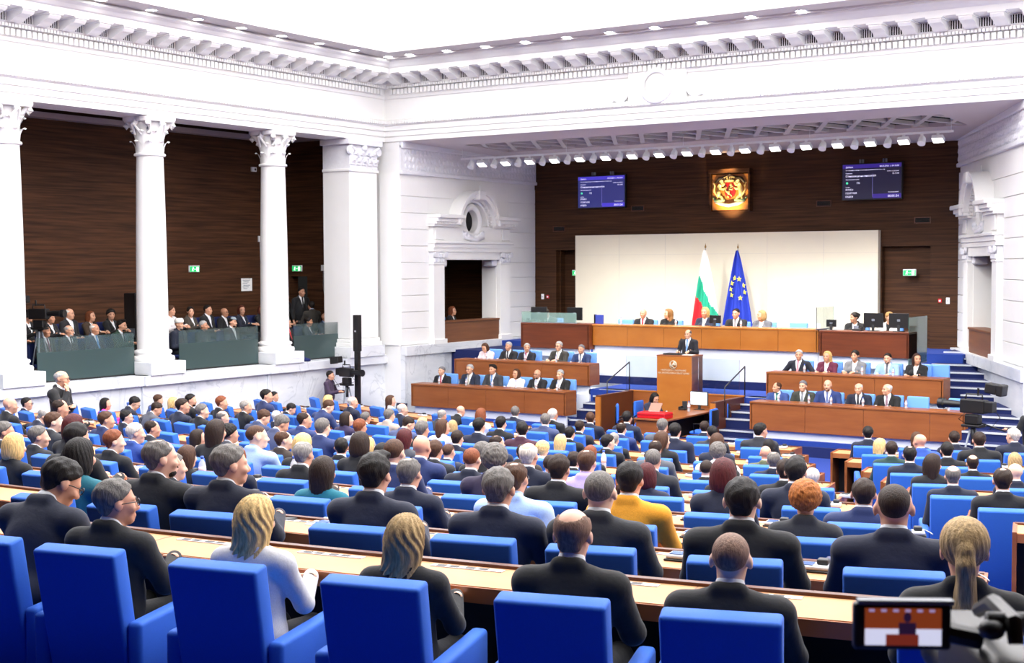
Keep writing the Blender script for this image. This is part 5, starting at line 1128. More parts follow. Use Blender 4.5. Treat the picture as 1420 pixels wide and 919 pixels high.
for x, y, z, rz, lab, dz in ((-26.4, 27.33, .77, R(90), 'white junction box high on the gallery wall with hanging cable', 2.3), (-24.87, 28.2, -.02, 0, 'white junction box with drooping cable beside the gallery door', 1.6)):
    t = thing('junction_box', lab, 'junction box', (x, y, z), rz); b = MB(); b.box(-.06, .06, -.05, 0, -.08, .08, .006); b.build('box', M['white_p'], t); b = MB(); b.tube([(0, -.02, -.08), (-.0, -.03, -.5), (.05, -.03, -dz * .5), (.12, -.03, -dz * .72), (.12, -.03, -dz)], .006, 5); b.build('cable', M['lgrey'], t, True)
t = thing('motion_sensor', 'small white sensor high on the gallery wall beside the third column', 'sensor', (-26.4, 27.12, 2.63), R(90)); b = MB(); b.box(-.09, .09, -.06, 0, -.06, .06, .01); b.build('box', M['white_p'], t); b = MB(); b.ball((.03, -.06, 0), (.03, .02, .035), 2); b.build('lens', M['dgrey'], t, True)
b = MB(); b.ball((0, 0, .06), (.16, .12, .07), 2); b.ball((.12, .05, .04), (.12, .1, .05), 2); b.ball((-.1, .06, .05), (.1, .1, .06), 2); o = b.build('folded_jacket', mat('navy_folded_cloth', '#14225c', .9, bump=.5, bscale=20), None, True); o.location = (-23.3, 25.55, -2.34); tag(o, 'dark blue folded jacket lying on the marble ledge by the last column', 'jacket')
# ---------------------------------------------------------------- television cameras
def tv_camera(x, y, z0, rz, zc, lab, legs=True, view_up=True):
    t = thing('television_camera', lab, 'television camera', (x, y, z0), rz); h = zc - z0
    b = MB(); b.box(-.08, .08, -.22, .2, h - .1, h + .12, .02); b.box(-.075, .075, -.36, -.22, h - .07, h + .1, .015); b.build('body', M['black'], t)
    b = MB(); b.lathe([(.05, .2), (.055, .3), (.06, .36), (.062, .5), (.085, .52), (.085, .6), (.07, .6)], 20, axis='y', c=(0, 0, h + .02)); b.build('lens', M['black'], t, True, 40)
    b = MB(); b.tube([(0, -.15, h + .12), (0, -.15, h + .2), (0, .12, h + .2), (0, .14, h + .12)], .014, 6); b.build('carry_handle', M['dgrey'], t, True)
    b = MB(); b.box(-.09, .09, -.2, .0, h + .26, h + .42, .02, Matrix.Rotation(R(8), 4, 'X')); b.box(-.1, .1, -.3, -.2, h + .25, h + .43, .02, Matrix.Rotation(R(8), 4, 'X')); b.tube([(0, -.08, h + .18), (0, -.08, h + .3)], .02, 6); b.build('viewfinder', M['black'], t)
    b = MB(); b.box(-.07, .07, -.12, .12, h - .28, h - .12, .02); b.box(-.1, .1, -.16, .16, h - .32, h - .28, .01); b.build('pan_head', M['black'], t); b = MB(); b.tube([(.05, -.05, h - .24), (.1, -.5, h - .36)], .012, 6); b.build('pan_bar', M['black'], t, True)
    b = MB(); b.tube([(.06, -.3, h + .0), (.1, -.4, h - .15), (.05, -.25, h - .35)], .008, 5); b.tube([(-.06, .1, h - .08), (-.1, .2, h - .2), (-.04, .05, h - .3)], .007, 5); b.build('cables', M['black'], t, True)
    if legs:
        b = MB(); b.tube([(0, 0, h - .3), (0, 0, h - .6)], .04, 10); b.build('column', M['dgrey'], t, True)
        for k in range(3): a = 2 * PI * k / 3 + .4; b = MB(); b.tube([(.05 * math.cos(a), .05 * math.sin(a), h - .36), (.3 * math.cos(a), .3 * math.sin(a), .01)], .018, 6); b.build('leg', M['mgrey'], t, True)
    return t
tv_camera(-24.35, 18.62, GF, R(-70), -.97, 'black television camera on a tripod in the gallery by the left column')
person(-24.75, 18.3, GF, R(-60), 's_cam', 'curly', DK, '#1c1a1c', 'person in dark clothes operating the gallery television camera', None, '#1c1a1c', None, '#c08a6c', '#121214', .9, 1, 1, ('glasses',), True, True)
tv_camera(-22.3, 26.1, FL, R(-100), -2.62, 'black television camera on a tripod before the marble wall')
person(-22.74, 25.95, FL, R(-70), 's_cam', 'short', DK, '#3b2c44', 'person in purple checked shirt operating the camera by the marble wall', None, '#3b2c44', None, '#cf9a7c', '#6f6e68', .93, 1, 1, (), True, True)
o = tv_camera(-6.83, 25.37, FL, R(75), FL + 1.33, 'black television camera on a tripod by the right stage stairs'); o.scale = (1.15, 1.15, 1.15)
t = thing('line_array_speaker', 'slim black column loudspeaker on a pole beside the camera operator', 'loudspeaker', (-22.12, 26.3, FL)); b = MB(); b.box(-.075, .075, -.08, .08, 2.02, 2.92, .01); b.build('cabinet', M['black'], t); b = MB(); b.box(-.055, .055, -.06, .06, .03, 2.02, .006); b.build('pole', M['black'], t); b = MB(); b.lathe([(.25, 0), (.25, .02), (.05, .03)], 24); b.build('base_plate', M['black'], t, True); b = MB(); b.box(-.02, .02, -.086, -.08, 2.5, 2.54); b.build('badge', M['lgrey'], t)
person(-5.95, 25.95, FL, R(62), 's_cam', 'short', DK, '#202226', 'person in dark clothes whose arm reaches to the camera by the right stairs', None, '#202226', None, '#d8a183', '#202226', 1.0, 1, 1, (), True, True)
person(-18.12, 14.22, -ZD[5] - .75, R(-65), 's_chin', 'horseshoe', LG, '#0f1014', 'person in black suit standing by the marble wall with hand raised to face', None, '#eef0f4', None, '#d8a183', '#0f1014', 1.05, 1.1, 1, ('glasses',), False, True)
AUDIENCE = [
(-6.62, 4.96, -2.47, 0.173, 'm_rdown', 'short', (21, 17, 15), (20, 26, 45), 'person in navy suit leaning forward, first from left in the nearest desk row', 1.1, 1.05, 0, (212, 160, 133), 'glasses'),
(-6.0, 5.03, -2.47, 0.19, 'm_r', 'short', (102, 98, 94), (17, 19, 22), 'person in black suit head turned right, second from left in the nearest desk row', 1.024, 1.04, 0, (210, 154, 128), 'glasses'),
(-5.05, 5.16, -2.47, 0.215, 'f_up', 'wavy', (214, 180, 120), (206, 206, 209), 'person in white jacket, third from left in the nearest desk row', 1.004, 1.0, 0, (226, 180, 154), ''),
(-4.17, 5.3, -2.47, 0.238, 'f_up', 'wavy', (171, 143, 98), (17, 18, 22), 'person in black jacket, fourth from left in the nearest desk row', 0.977, 1.0, 0, (230, 189, 164), ''),
(-3.3, 5.45, -2.47, 0.262, 'm_up', 'horseshoe', (125, 96, 80), (15, 16, 18), 'person in black suit, fifth from left in the nearest desk row', 1.051, 1.01, 0, (224, 176, 152), ''),
(-2.56, 5.59, -2.47, 0.281, 'm_up', 'buzz', (125, 96, 80), (16, 17, 20), 'person in black suit, sixth from left in the nearest desk row', 1.002, 1.08, 0, (230, 189, 164), ''),
(-1.59, 5.8, -2.47, 0.307, 'f_up', 'pony', (171, 143, 98), (15, 16, 19), 'person in black jacket, seventh from left in the nearest desk row', 1.1, 1.0, 0, (219, 166, 140), ''),
(-8.08, 6.48, -2.595, 0.152, 'f_up', 'bob', (21, 17, 15), (14, 99, 116), 'person in teal jacket, first from left in the second nearest desk row', 1.071, 1.0, 0, (219, 166, 140), ''),
(-7.33, 6.55, -2.595, 0.173, 'm_r', 'receding', (102, 98, 94), (17, 18, 22), 'person in black suit head turned right, second from left in the second nearest desk row', 1.1, 1.04, 0, (224, 176, 152), 'beard'),
(-6.72, 6.61, -2.595, 0.191, 'm_r', 'short', (102, 98, 94), (19, 24, 42), 'person in navy suit head turned right, third from left in the second nearest desk row', 1.096, 1.07, 0, (219, 166, 140), ''),
(-5.57, 6.76, -2.595, 0.224, 'm_up', 'quiff', (21, 17, 15), (23, 30, 51), 'person in navy suit, fourth from left in the second nearest desk row', 1.1, 1.05, 0, (212, 160, 133), ''),
(-4.7, 6.89, -2.595, 0.249, 'm_up', 'short', (102, 98, 94), (23, 30, 51), 'person in navy suit, fifth from left in the second nearest desk row', 1.07, 1.08, 0, (212, 160, 133), ''),
(-4.05, 7.0, -2.595, 0.268, 'm_up', 'buzz', (102, 98, 94), (37, 39, 44), 'person in charcoal suit, sixth from left in the second nearest desk row', 1.087, 1.07, 0, (230, 189, 164), ''),
(-3.21, 7.16, -2.595, 0.292, 'm_up', 'short', (21, 17, 15), (17, 18, 21), 'person in black suit, seventh from left in the second nearest desk row', 1.089, 1.12, 0, (230, 189, 164), ''),
(-2.39, 7.33, -2.595, 0.315, 'm_up', 'buzz', (42, 28, 20), (23, 29, 51), 'person in navy suit, eighth from left in the second nearest desk row', 1.099, 1.12, 0, (219, 166, 140), ''),
(-10.89, 8.0, -2.785, 0.074, 'f_up', 'bob', (214, 180, 120), (17, 18, 22), 'person in black jacket, first from left in the third nearest desk row', 0.985, 1.0, 1, (226, 180, 154), ''),
(-10.04, 8.02, -2.785, 0.101, 'm_up', 'short', (21, 17, 15), (14, 15, 17), 'person in black suit, second from left in the third nearest desk row', 1.1, 1.04, 1, (212, 160, 133), ''),
(-8.88, 8.09, -2.785, 0.136, 'm_r', 'short', (102, 98, 94), (41, 44, 49), 'person in charcoal suit head turned right, third from left in the third nearest desk row', 0.946, 1.03, 1, (224, 176, 152), ''),
(-8.2, 8.14, -2.785, 0.157, 'm_up', 'buzz', (74, 48, 32), (24, 30, 52), 'person in navy suit, fourth from left in the third nearest desk row', 0.92, 1.03, 1, (230, 189, 164), ''),
(-7.29, 8.22, -2.785, 0.185, 'f_up', 'long', (42, 28, 20), (15, 109, 127), 'person in teal jacket, fifth from left in the third nearest desk row', 1.002, 1.0, 1, (210, 154, 128), ''),
(-6.5, 8.31, -2.785, 0.209, 'm_up', 'receding', (102, 98, 94), (22, 28, 49), 'person in navy suit, sixth from left in the third nearest desk row', 1.033, 1.05, 1, (212, 160, 133), ''),
(-5.6, 8.43, -2.785, 0.236, 'm_up', 'receding', (74, 48, 32), (178, 207, 247), 'person in pale blue shirt, seventh from left in the third nearest desk row', 1.047, 1.09, 1, (212, 160, 133), 'glasses'),
(-4.71, 8.57, -2.785, 0.263, 'm_up', 'short', (21, 17, 15), (228, 156, 34), 'person in mustard yellow jacket, eighth from left in the third nearest desk row', 1.087, 1.06, 1, (219, 166, 140), ''),
(-3.48, 8.8, -2.785, 0.3, 'f_up', 'curly', (165, 98, 42), (39, 41, 46), 'person in charcoal jacket, ninth from left in the third nearest desk row', 1.034, 1.0, 1, (212, 160, 133), ''),
(-13.36, 9.68, -2.975, -0.002, 'm_r', 'short', (102, 98, 94), (41, 44, 49), 'person in charcoal suit head turned right, first from left in the fourth nearest desk row', 0.979, 1.09, 1, (210, 154, 128), ''),
(-12.73, 9.66, -2.975, 0.019, 'm_r', 'short', (102, 98, 94), (33, 35, 39), 'person in charcoal suit head turned right, second from left in the fourth nearest desk row', 0.971, 1.06, 1, (224, 176, 152), ''),
(-12.11, 9.65, -2.975, 0.04, 'f_up', 'bob', (74, 21, 24), (17, 18, 21), 'person in black jacket, third from left in the fourth nearest desk row', 1.1, 1.0, 1, (210, 154, 128), ''),
(-11.48, 9.65, -2.975, 0.06, 'm_r', 'short', (122, 66, 38), (15, 16, 18), 'person in black suit head turned right, fourth from left in the fourth nearest desk row', 1.001, 0.99, 1, (230, 189, 164), ''),
(-10.39, 9.67, -2.975, 0.096, 'f_up', 'long', (74, 48, 32), (17, 18, 22), 'person in black jacket, fifth from left in the fourth nearest desk row', 0.927, 1.0, 1, (230, 189, 164), ''),
(-9.72, 9.7, -2.975, 0.118, 'f_up', 'long', (122, 66, 38), (19, 25, 43), 'person in navy jacket, sixth from left in the fourth nearest desk row', 0.941, 1.0, 1, (226, 180, 154), ''),
(-8.9, 9.75, -2.975, 0.145, 'm_up', 'receding', (141, 137, 132), (15, 16, 19), 'person in black suit, seventh from left in the fourth nearest desk row', 1.032, 1.0, 1, (212, 160, 133), ''),
(-7.86, 9.83, -2.975, 0.178, 'm_up', 'buzz', (74, 48, 32), (33, 47, 91), 'person in dark blue suit, eighth from left in the fourth nearest desk row', 1.1, 1.03, 1, (226, 180, 154), ''),
(-6.82, 9.95, -2.975, 0.212, 'm_up', 'curly', (102, 98, 94), (39, 29, 57), 'person in dark purple jacket, ninth from left in the fourth nearest desk row', 1.1, 1.05, 1, (226, 180, 154), ''),
(-6.2, 10.02, -2.975, 0.232, 'm_up', 'short', (42, 28, 20), (15, 16, 19), 'person in black suit, tenth from left in the fourth nearest desk row', 1.061, 1.05, 1, (210, 154, 128), ''),
(-5.59, 10.11, -2.975, 0.251, 'm_up', 'short', (74, 48, 32), (24, 31, 53), 'person in navy suit, eleventh from left in the fourth nearest desk row', 0.932, 1.1, 1, (210, 154, 128), ''),
(-4.76, 10.25, -2.975, 0.278, 'f_up', 'bob', (74, 21, 24), (20, 26, 45), 'person in navy jacket, twelfth from left in the fourth nearest desk row', 1.096, 1.0, 1, (226, 180, 154), ''),
(-3.65, 10.45, -2.975, 0.313, 'm_up', 'short', (42, 28, 20), (32, 46, 88), 'person in dark blue suit, thirteenth from left in the fourth nearest desk row', 1.017, 1.12, 1, (210, 154, 128), ''),
(-14.73, 11.42, -3.165, -0.05, 'm_r', 'short', (74, 48, 32), (37, 39, 44), 'person in charcoal suit head turned right, first from left in the fifth nearest desk row', 1.027, 1.09, 1, (230, 189, 164), ''),
(-13.08, 11.33, -3.165, 0.009, 'm_r', 'short', (198, 192, 182), (40, 70, 141), 'person in bright blue suit, second from left in the fifth nearest desk row', 1.001, 1.01, 1, (224, 176, 152), ''),
(-11.67, 11.31, -3.165, 0.059, 'f_up', 'long', (42, 28, 20), (14, 15, 17), 'person in black jacket, third from left in the fifth nearest desk row', 1.1, 1.0, 1, (212, 160, 133), ''),
(-11.05, 11.32, -3.165, 0.081, 'm_r', 'buzz', (74, 48, 32), (162, 188, 225), 'person in pale blue shirt, fourth from left in the fifth nearest desk row', 1.079, 1.1, 1, (230, 189, 164), ''),
(-10.34, 11.33, -3.165, 0.105, 'f_up', 'long', (214, 180, 120), (15, 16, 19), 'person in black jacket, fifth from left in the fifth nearest desk row', 1.039, 1.0, 1, (210, 154, 128), ''),
(-9.55, 11.37, -3.165, 0.133, 'f_up', 'bob', (42, 28, 20), (15, 16, 19), 'person in black jacket, sixth from left in the fifth nearest desk row', 1.087, 1.0, 1, (210, 154, 128), ''),
(-8.76, 11.42, -3.165, 0.16, 'm_up', 'bald', (0, 0, 0), (35, 50, 97), 'person in dark blue suit, seventh from left in the fifth nearest desk row', 1.1, 0.99, 1, (210, 154, 128), ''),
(-8.15, 11.47, -3.165, 0.181, 'm_up', 'buzz', (122, 66, 38), (20, 26, 45), 'person in navy suit, eighth from left in the fifth nearest desk row', 1.023, 1.06, 1, (224, 176, 152), ''),
(-7.48, 11.54, -3.165, 0.204, 'm_lap', 'horseshoe', (198, 192, 182), (20, 26, 45), 'person in navy suit, ninth from left in the fifth nearest desk row', 1.1, 1.02, 1, (212, 160, 133), ''),
(-6.86, 11.61, -3.165, 0.225, 'm_up', 'receding', (74, 48, 32), (187, 168, 217), 'person in lavender shirt, tenth from left in the fifth nearest desk row', 1.065, 1.05, 1, (226, 180, 154), ''),
(-6.24, 11.7, -3.165, 0.246, 'f_up', 'bob', (74, 21, 24), (23, 30, 52), 'person in navy jacket, eleventh from left in the fifth nearest desk row', 0.987, 1.0, 1, (210, 154, 128), ''),
(-5.42, 11.82, -3.165, 0.274, 'f_r', 'long', (21, 17, 15), (15, 16, 19), 'person in black jacket head turned right, twelfth from left in the fifth nearest desk row', 0.98, 1.0, 1, (230, 189, 164), ''),
(-4.81, 11.92, -3.165, 0.294, 'm_up', 'quiff', (21, 17, 15), (22, 29, 49), 'person in navy suit, thirteenth from left in the fifth nearest desk row', 1.093, 1.06, 1, (226, 180, 154), ''),
(-18.58, 13.59, -3.355, -0.202, 'm_r', 'bald', (0, 0, 0), (16, 17, 20), 'person in black suit head turned right, first from left in the sixth nearest desk row', 1.043, 1.02, 2, (212, 160, 133), ''),
(-17.86, 13.47, -3.355, -0.174, 'm_rdown', 'horseshoe', (141, 137, 132), (23, 29, 50), 'person in navy suit leaning forward, second from left in the sixth nearest desk row', 0.958, 1.02, 2, (224, 176, 152), ''),
(-17.06, 13.35, -3.355, -0.143, 'm_r', 'receding', (42, 28, 20), (20, 26, 45), 'person in navy suit head turned right, third from left in the sixth nearest desk row', 1.09, 1.04, 2, (210, 154, 128), ''),
(-15.84, 13.19, -3.355, -0.095, 'm_r', 'short', (74, 48, 32), (30, 42, 82), 'person in dark blue suit, fourth from left in the sixth nearest desk row', 1.012, 1.06, 2, (212, 160, 133), ''),
(-14.76, 13.09, -3.355, -0.053, 'm_r', 'receding', (42, 28, 20), (34, 36, 41), 'person in charcoal suit head turned right, fifth from left in the sixth nearest desk row', 0.97, 1.03, 2, (210, 154, 128), ''),
(-13.79, 13.03, -3.355, -0.016, 'f_r', 'long', (42, 28, 20), (175, 159, 143), 'person in beige jacket head turned right, sixth from left in the sixth nearest desk row', 0.92, 1.0, 2, (219, 166, 140), ''),
(-13.17, 13.0, -3.355, 0.008, 'm_r', 'curly', (21, 17, 15), (73, 75, 81), 'person in grey suit head turned right, seventh from left in the sixth nearest desk row', 1.005, 1.02, 2, (212, 160, 133), ''),
(-12.18, 12.97, -3.355, 0.045, 'm_r', 'receding', (74, 48, 32), (52, 41, 34), 'person in dark brown suit, eighth from left in the sixth nearest desk row', 0.989, 1.12, 2, (230, 189, 164), ''),
(-11.19, 12.97, -3.355, 0.083, 'm_l', 'short', (21, 17, 15), (14, 15, 18), 'person in black suit head turned left, ninth from left in the sixth nearest desk row', 0.968, 1.08, 2, (210, 154, 128), ''),
(-10.56, 12.99, -3.355, 0.106, 'f_up', 'long', (21, 17, 15), (16, 17, 21), 'person in black jacket, tenth from left in the sixth nearest desk row', 0.95, 1.0, 2, (219, 166, 140), ''),
(-9.76, 13.02, -3.355, 0.136, 'm_lap', 'short', (74, 48, 32), (35, 37, 42), 'person in charcoal suit, eleventh from left in the sixth nearest desk row', 1.021, 1.01, 2, (212, 160, 133), ''),
(-9.13, 13.06, -3.355, 0.159, 'm_r', 'short', (102, 98, 94), (15, 16, 18), 'person in black suit head turned right, twelfth from left in the sixth nearest desk row', 1.033, 1.0, 2, (230, 189, 164), ''),
(-8.22, 13.13, -3.355, 0.193, 'm_lap', 'buzz', (42, 28, 20), (16, 17, 20), 'person in black suit, thirteenth from left in the sixth nearest desk row', 0.964, 0.99, 2, (210, 154, 128), ''),
(-7.0, 13.27, -3.355, 0.237, 'm_up', 'buzz', (102, 98, 94), (35, 37, 42), 'person in charcoal suit, fourteenth from left in the sixth nearest desk row', 1.067, 1.02, 2, (219, 166, 140), ''),
(-6.16, 13.38, -3.355, 0.267, 'f_up', 'long', (21, 17, 15), (15, 16, 19), 'person in black jacket, fifteenth from left in the sixth nearest desk row', 1.013, 1.0, 2, (219, 166, 140), ''),
(-5.55, 13.48, -3.355, 0.289, 'm_up', 'short', (42, 28, 20), (14, 15, 18), 'person in black suit, sixteenth from left in the sixth nearest desk row', 1.044, 1.07, 2, (219, 166, 140), ''),
(-3.45, 13.89, -3.355, 0.362, 'm_lap', 'receding', (42, 28, 20), (17, 18, 22), 'person in black suit, seventeenth from left in the sixth nearest desk row', 1.065, 1.03, 2, (219, 166, 140), ''),
(-21.24, 15.9, -3.525, -0.33, 'm_r', 'short', (21, 17, 15), (23, 30, 52), 'person in navy suit head turned right, first from left in the seventh nearest desk row', 0.92, 0.98, 2, (219, 166, 140), 'glasses'),
(-19.64, 15.5, -3.525, -0.262, 'f_r', 'wavy', (122, 66, 38), (15, 16, 19), 'person in black jacket head turned right, second from left in the seventh nearest desk row', 1.022, 1.0, 2, (210, 154, 128), ''),
(-17.65, 15.12, -3.525, -0.177, 'm_r', 'short', (21, 17, 15), (20, 25, 44), 'person in navy suit head turned right, third from left in the seventh nearest desk row', 0.944, 1.01, 2, (224, 176, 152), 'glasses'),
(-15.23, 14.8, -3.525, -0.075, 'f_r', 'bun', (21, 17, 15), (207, 207, 211), 'person in white jacket head turned right, fourth from left in the seventh nearest desk row', 0.92, 1.0, 2, (210, 154, 128), ''),
(-14.05, 14.7, -3.525, -0.026, 'm_rdown', 'short', (102, 98, 94), (59, 68, 100), 'person in slate blue suit leaning forward, fifth from left in the seventh nearest desk row', 1.1, 1.0, 2, (212, 160, 133), ''),
(-13.0, 14.65, -3.525, 0.017, 'm_up', 'short', (102, 98, 94), (34, 48, 93), 'person in dark blue suit, sixth from left in the seventh nearest desk row', 1.088, 1.08, 2, (230, 189, 164), ''),
(-12.14, 14.63, -3.525, 0.052, 'f_up', 'long', (214, 180, 120), (15, 16, 19), 'person in black jacket, seventh from left in the seventh nearest desk row', 0.92, 1.0, 2, (230, 189, 164), ''),
(-11.5, 14.63, -3.525, 0.079, 'f_up', 'long', (74, 21, 24), (71, 73, 80), 'person in grey jacket, eighth from left in the seventh nearest desk row', 1.044, 1.0, 2, (210, 154, 128), ''),
(-10.78, 14.64, -3.525, 0.108, 'm_up', 'buzz', (74, 48, 32), (21, 27, 47), 'person in navy suit, ninth from left in the seventh nearest desk row', 0.924, 1.09, 2, (219, 166, 140), ''),
(-9.72, 14.69, -3.525, 0.15, 'm_fwd', 'receding', (42, 28, 20), (44, 35, 28), 'person in dark brown suit leaning forward, tenth from left in the seventh nearest desk row', 0.982, 1.12, 2, (210, 154, 128), ''),
(-8.89, 14.74, -3.525, 0.182, 'm_up', 'short', (42, 28, 20), (18, 19, 22), 'person in black suit, eleventh from left in the seventh nearest desk row', 0.936, 1.03, 2, (224, 176, 152), ''),
(-7.15, 14.92, -3.525, 0.25, 'm_up', 'buzz', (42, 28, 20), (15, 15, 18), 'person in black suit, twelfth from left in the seventh nearest desk row', 0.941, 1.07, 2, (224, 176, 152), ''),
(-5.89, 15.11, -3.525, 0.298, 'm_up', 'short', (198, 192, 182), (39, 41, 47), 'person in charcoal suit, thirteenth from left in the seventh nearest desk row', 0.92, 1.1, 2, (210, 154, 128), ''),
(-4.36, 15.39, -3.525, 0.355, 'm_lap', 'horseshoe', (102, 98, 94), (21, 27, 46), 'person in navy suit, fourteenth from left in the seventh nearest desk row', 1.017, 1.01, 2, (226, 180, 154), ''),
(-21.1, 17.58, -3.665, -0.351, 'f_r', 'long', (21, 17, 15), (247, 57, 154), 'person in bright pink jacket, first from left in the eighth nearest desk row', 0.92, 1.0, 2, (212, 160, 133), ''),
(-20.32, 17.37, -3.665, -0.315, 'm_rdown', 'short', (21, 17, 15), (20, 25, 43), 'person in navy suit leaning forward, second from left in the eighth nearest desk row', 1.01, 1.01, 2, (226, 180, 154), 'glasses'),
(-19.49, 17.17, -3.665, -0.277, 'm_rdown', 'short', (42, 28, 20), (83, 85, 93), 'person in grey suit leaning forward, third from left in the eighth nearest desk row', 0.97, 1.06, 2, (219, 166, 140), ''),
(-18.29, 16.92, -3.665, -0.222, 'm_r', 'short', (42, 28, 20), (24, 31, 53), 'person in navy suit head turned right, fourth from left in the eighth nearest desk row', 1.063, 1.09, 2, (210, 154, 128), ''),
(-17.68, 16.81, -3.665, -0.193, 'm_r', 'short', (102, 98, 94), (14, 15, 17), 'person in black suit head turned right, fifth from left in the eighth nearest desk row', 1.023, 1.04, 2, (226, 180, 154), ''),
(-17.07, 16.7, -3.665, -0.165, 'm_r', 'horseshoe', (102, 98, 94), (34, 36, 40), 'person in charcoal suit head turned right, sixth from left in the eighth nearest desk row', 0.965, 1.02, 2, (224, 176, 152), ''),
(-16.23, 16.58, -3.665, -0.126, 'm_rdown', 'short', (74, 48, 32), (53, 62, 92), 'person in slate blue suit leaning forward, seventh from left in the eighth nearest desk row', 1.044, 1.04, 2, (226, 180, 154), ''),
(-14.98, 16.44, -3.665, -0.068, 'm_r', 'receding', (42, 28, 20), (38, 53, 103), 'person in dark blue suit, eighth from left in the eighth nearest desk row', 1.056, 1.05, 2, (212, 160, 133), ''),
(-13.74, 16.35, -3.665, -0.012, 'm_up', 'short', (122, 66, 38), (148, 149, 153), 'person in pale grey suit, ninth from left in the eighth nearest desk row', 1.029, 1.1, 2, (210, 154, 128), ''),
(-12.46, 16.3, -3.665, 0.045, 'm_lap', 'short', (102, 98, 94), (16, 17, 20), 'person in black suit, tenth from left in the eighth nearest desk row', 1.075, 1.07, 2, (212, 160, 133), ''),
(-11.83, 16.29, -3.665, 0.073, 'm_up', 'short', (42, 28, 20), (20, 26, 44), 'person in navy suit, eleventh from left in the eighth nearest desk row', 0.989, 0.99, 2, (226, 180, 154), ''),
(-11.14, 16.3, -3.665, 0.103, 'm_r', 'receding', (42, 28, 20), (20, 25, 44), 'person in navy suit head turned right, twelfth from left in the eighth nearest desk row', 0.967, 1.08, 2, (219, 166, 140), ''),
(-10.36, 16.32, -3.665, 0.137, 'f_up', 'curly', (214, 180, 120), (251, 251, 255), 'person in white jacket, thirteenth from left in the eighth nearest desk row', 0.935, 1.0, 2, (226, 180, 154), ''),
(-9.6, 16.36, -3.665, 0.17, 'f_up', 'long', (122, 66, 38), (16, 17, 20), 'person in black jacket, fourteenth from left in the eighth nearest desk row', 0.929, 1.0, 2, (210, 154, 128), ''),
(-8.63, 16.43, -3.665, 0.211, 'm_up', 'receding', (42, 28, 20), (82, 85, 92), 'person in grey suit, fifteenth from left in the eighth nearest desk row', 1.03, 0.99, 2, (212, 160, 133), ''),
(-7.75, 16.52, -3.665, 0.248, 'm_up', 'curly', (102, 98, 94), (217, 217, 221), 'person in white jacket, sixteenth from left in the eighth nearest desk row', 1.041, 1.05, 2, (210, 154, 128), ''),
(-7.0, 16.62, -3.665, 0.278, 'm_lap', 'receding', (102, 98, 94), (21, 27, 47), 'person in navy suit, seventeenth from left in the eighth nearest desk row', 0.988, 1.04, 2, (226, 180, 154), ''),
(-5.05, 16.94, -3.665, 0.356, 'f_r', 'long', (42, 28, 20), (17, 18, 22), 'person in black jacket head turned right, eighteenth from left in the eighth nearest desk row', 1.042, 1.0, 2, (219, 166, 140), ''),
(-4.1, 17.15, -3.665, 0.393, 'm_l', 'bald', (0, 0, 0), (19, 24, 42), 'person in navy suit head turned left, nineteenth from left in the eighth nearest desk row', 0.989, 0.99, 2, (230, 189, 164), ''),
(-22.23, 19.67, -3.795, -0.44, 'm_fwd', 'short', (74, 48, 32), (69, 80, 117), 'person in slate blue suit leaning forward, first from left in the ninth nearest desk row', 0.92, 1.08, 2, (226, 180, 154), ''),
(-21.14, 19.33, -3.795, -0.386, 'f_r', 'wavy', (214, 180, 120), (48, 38, 31), 'person in dark brown jacket, second from left in the ninth nearest desk row', 0.922, 1.0, 2, (230, 189, 164), ''),
(-20.42, 19.12, -3.795, -0.35, 'm_r', 'short', (21, 17, 15), (15, 16, 19), 'person in black suit head turned right, third from left in the ninth nearest desk row', 1.013, 1.02, 2, (212, 160, 133), 'beard'),
(-19.27, 18.83, -3.795, -0.292, 'm_r', 'short', (122, 66, 38), (15, 16, 19), 'person in black suit head turned right, fourth from left in the ninth nearest desk row', 1.043, 1.03, 2, (212, 160, 133), ''),
(-18.44, 18.64, -3.795, -0.25, 'm_r', 'receding', (141, 137, 132), (15, 16, 19), 'person in black suit head turned right, fifth from left in the ninth nearest desk row', 1.027, 1.0, 2, (212, 160, 133), ''),
(-17.48, 18.46, -3.795, -0.2, 'm_l', 'short', (198, 192, 182), (21, 27, 47), 'person in navy suit head turned left, sixth from left in the ninth nearest desk row', 0.923, 1.0, 2, (226, 180, 154), ''),
(-15.57, 18.17, -3.795, -0.103, 'f_r', 'bob', (42, 28, 20), (46, 35, 68), 'person in dark purple jacket, seventh from left in the ninth nearest desk row', 1.01, 1.0, 2, (230, 189, 164), ''),
(-14.3, 18.05, -3.795, -0.039, 'm_rdown', 'receding', (42, 28, 20), (66, 77, 113), 'person in slate blue suit leaning forward, eighth from left in the ninth nearest desk row', 1.035, 1.05, 2, (226, 180, 154), ''),
(-13.36, 17.99, -3.795, 0.009, 'f_r', 'long', (74, 48, 32), (224, 224, 228), 'person in white jacket head turned right, ninth from left in the ninth nearest desk row', 1.021, 1.0, 2, (210, 154, 128), ''),
(-12.58, 17.96, -3.795, 0.047, 'm_lap', 'short', (21, 17, 15), (23, 29, 50), 'person in navy suit, tenth from left in the ninth nearest desk row', 1.082, 1.04, 2, (224, 176, 152), ''),
(-11.77, 17.95, -3.795, 0.087, 'm_l', 'short', (21, 17, 15), (63, 28, 45), 'person in burgundy suit head turned left, eleventh from left in the ninth nearest desk row', 1.067, 1.05, 2, (230, 189, 164), ''),
(-11.07, 17.96, -3.795, 0.12, 'f_up', 'long', (214, 180, 120), (14, 15, 17), 'person in black jacket, twelfth from left in the ninth nearest desk row', 0.947, 1.0, 2, (224, 176, 152), ''),
(-10.26, 17.98, -3.795, 0.158, 'm_r', 'short', (21, 17, 15), (16, 17, 20), 'person in black suit head turned right, thirteenth from left in the ninth nearest desk row', 0.984, 1.06, 2, (230, 189, 164), ''),
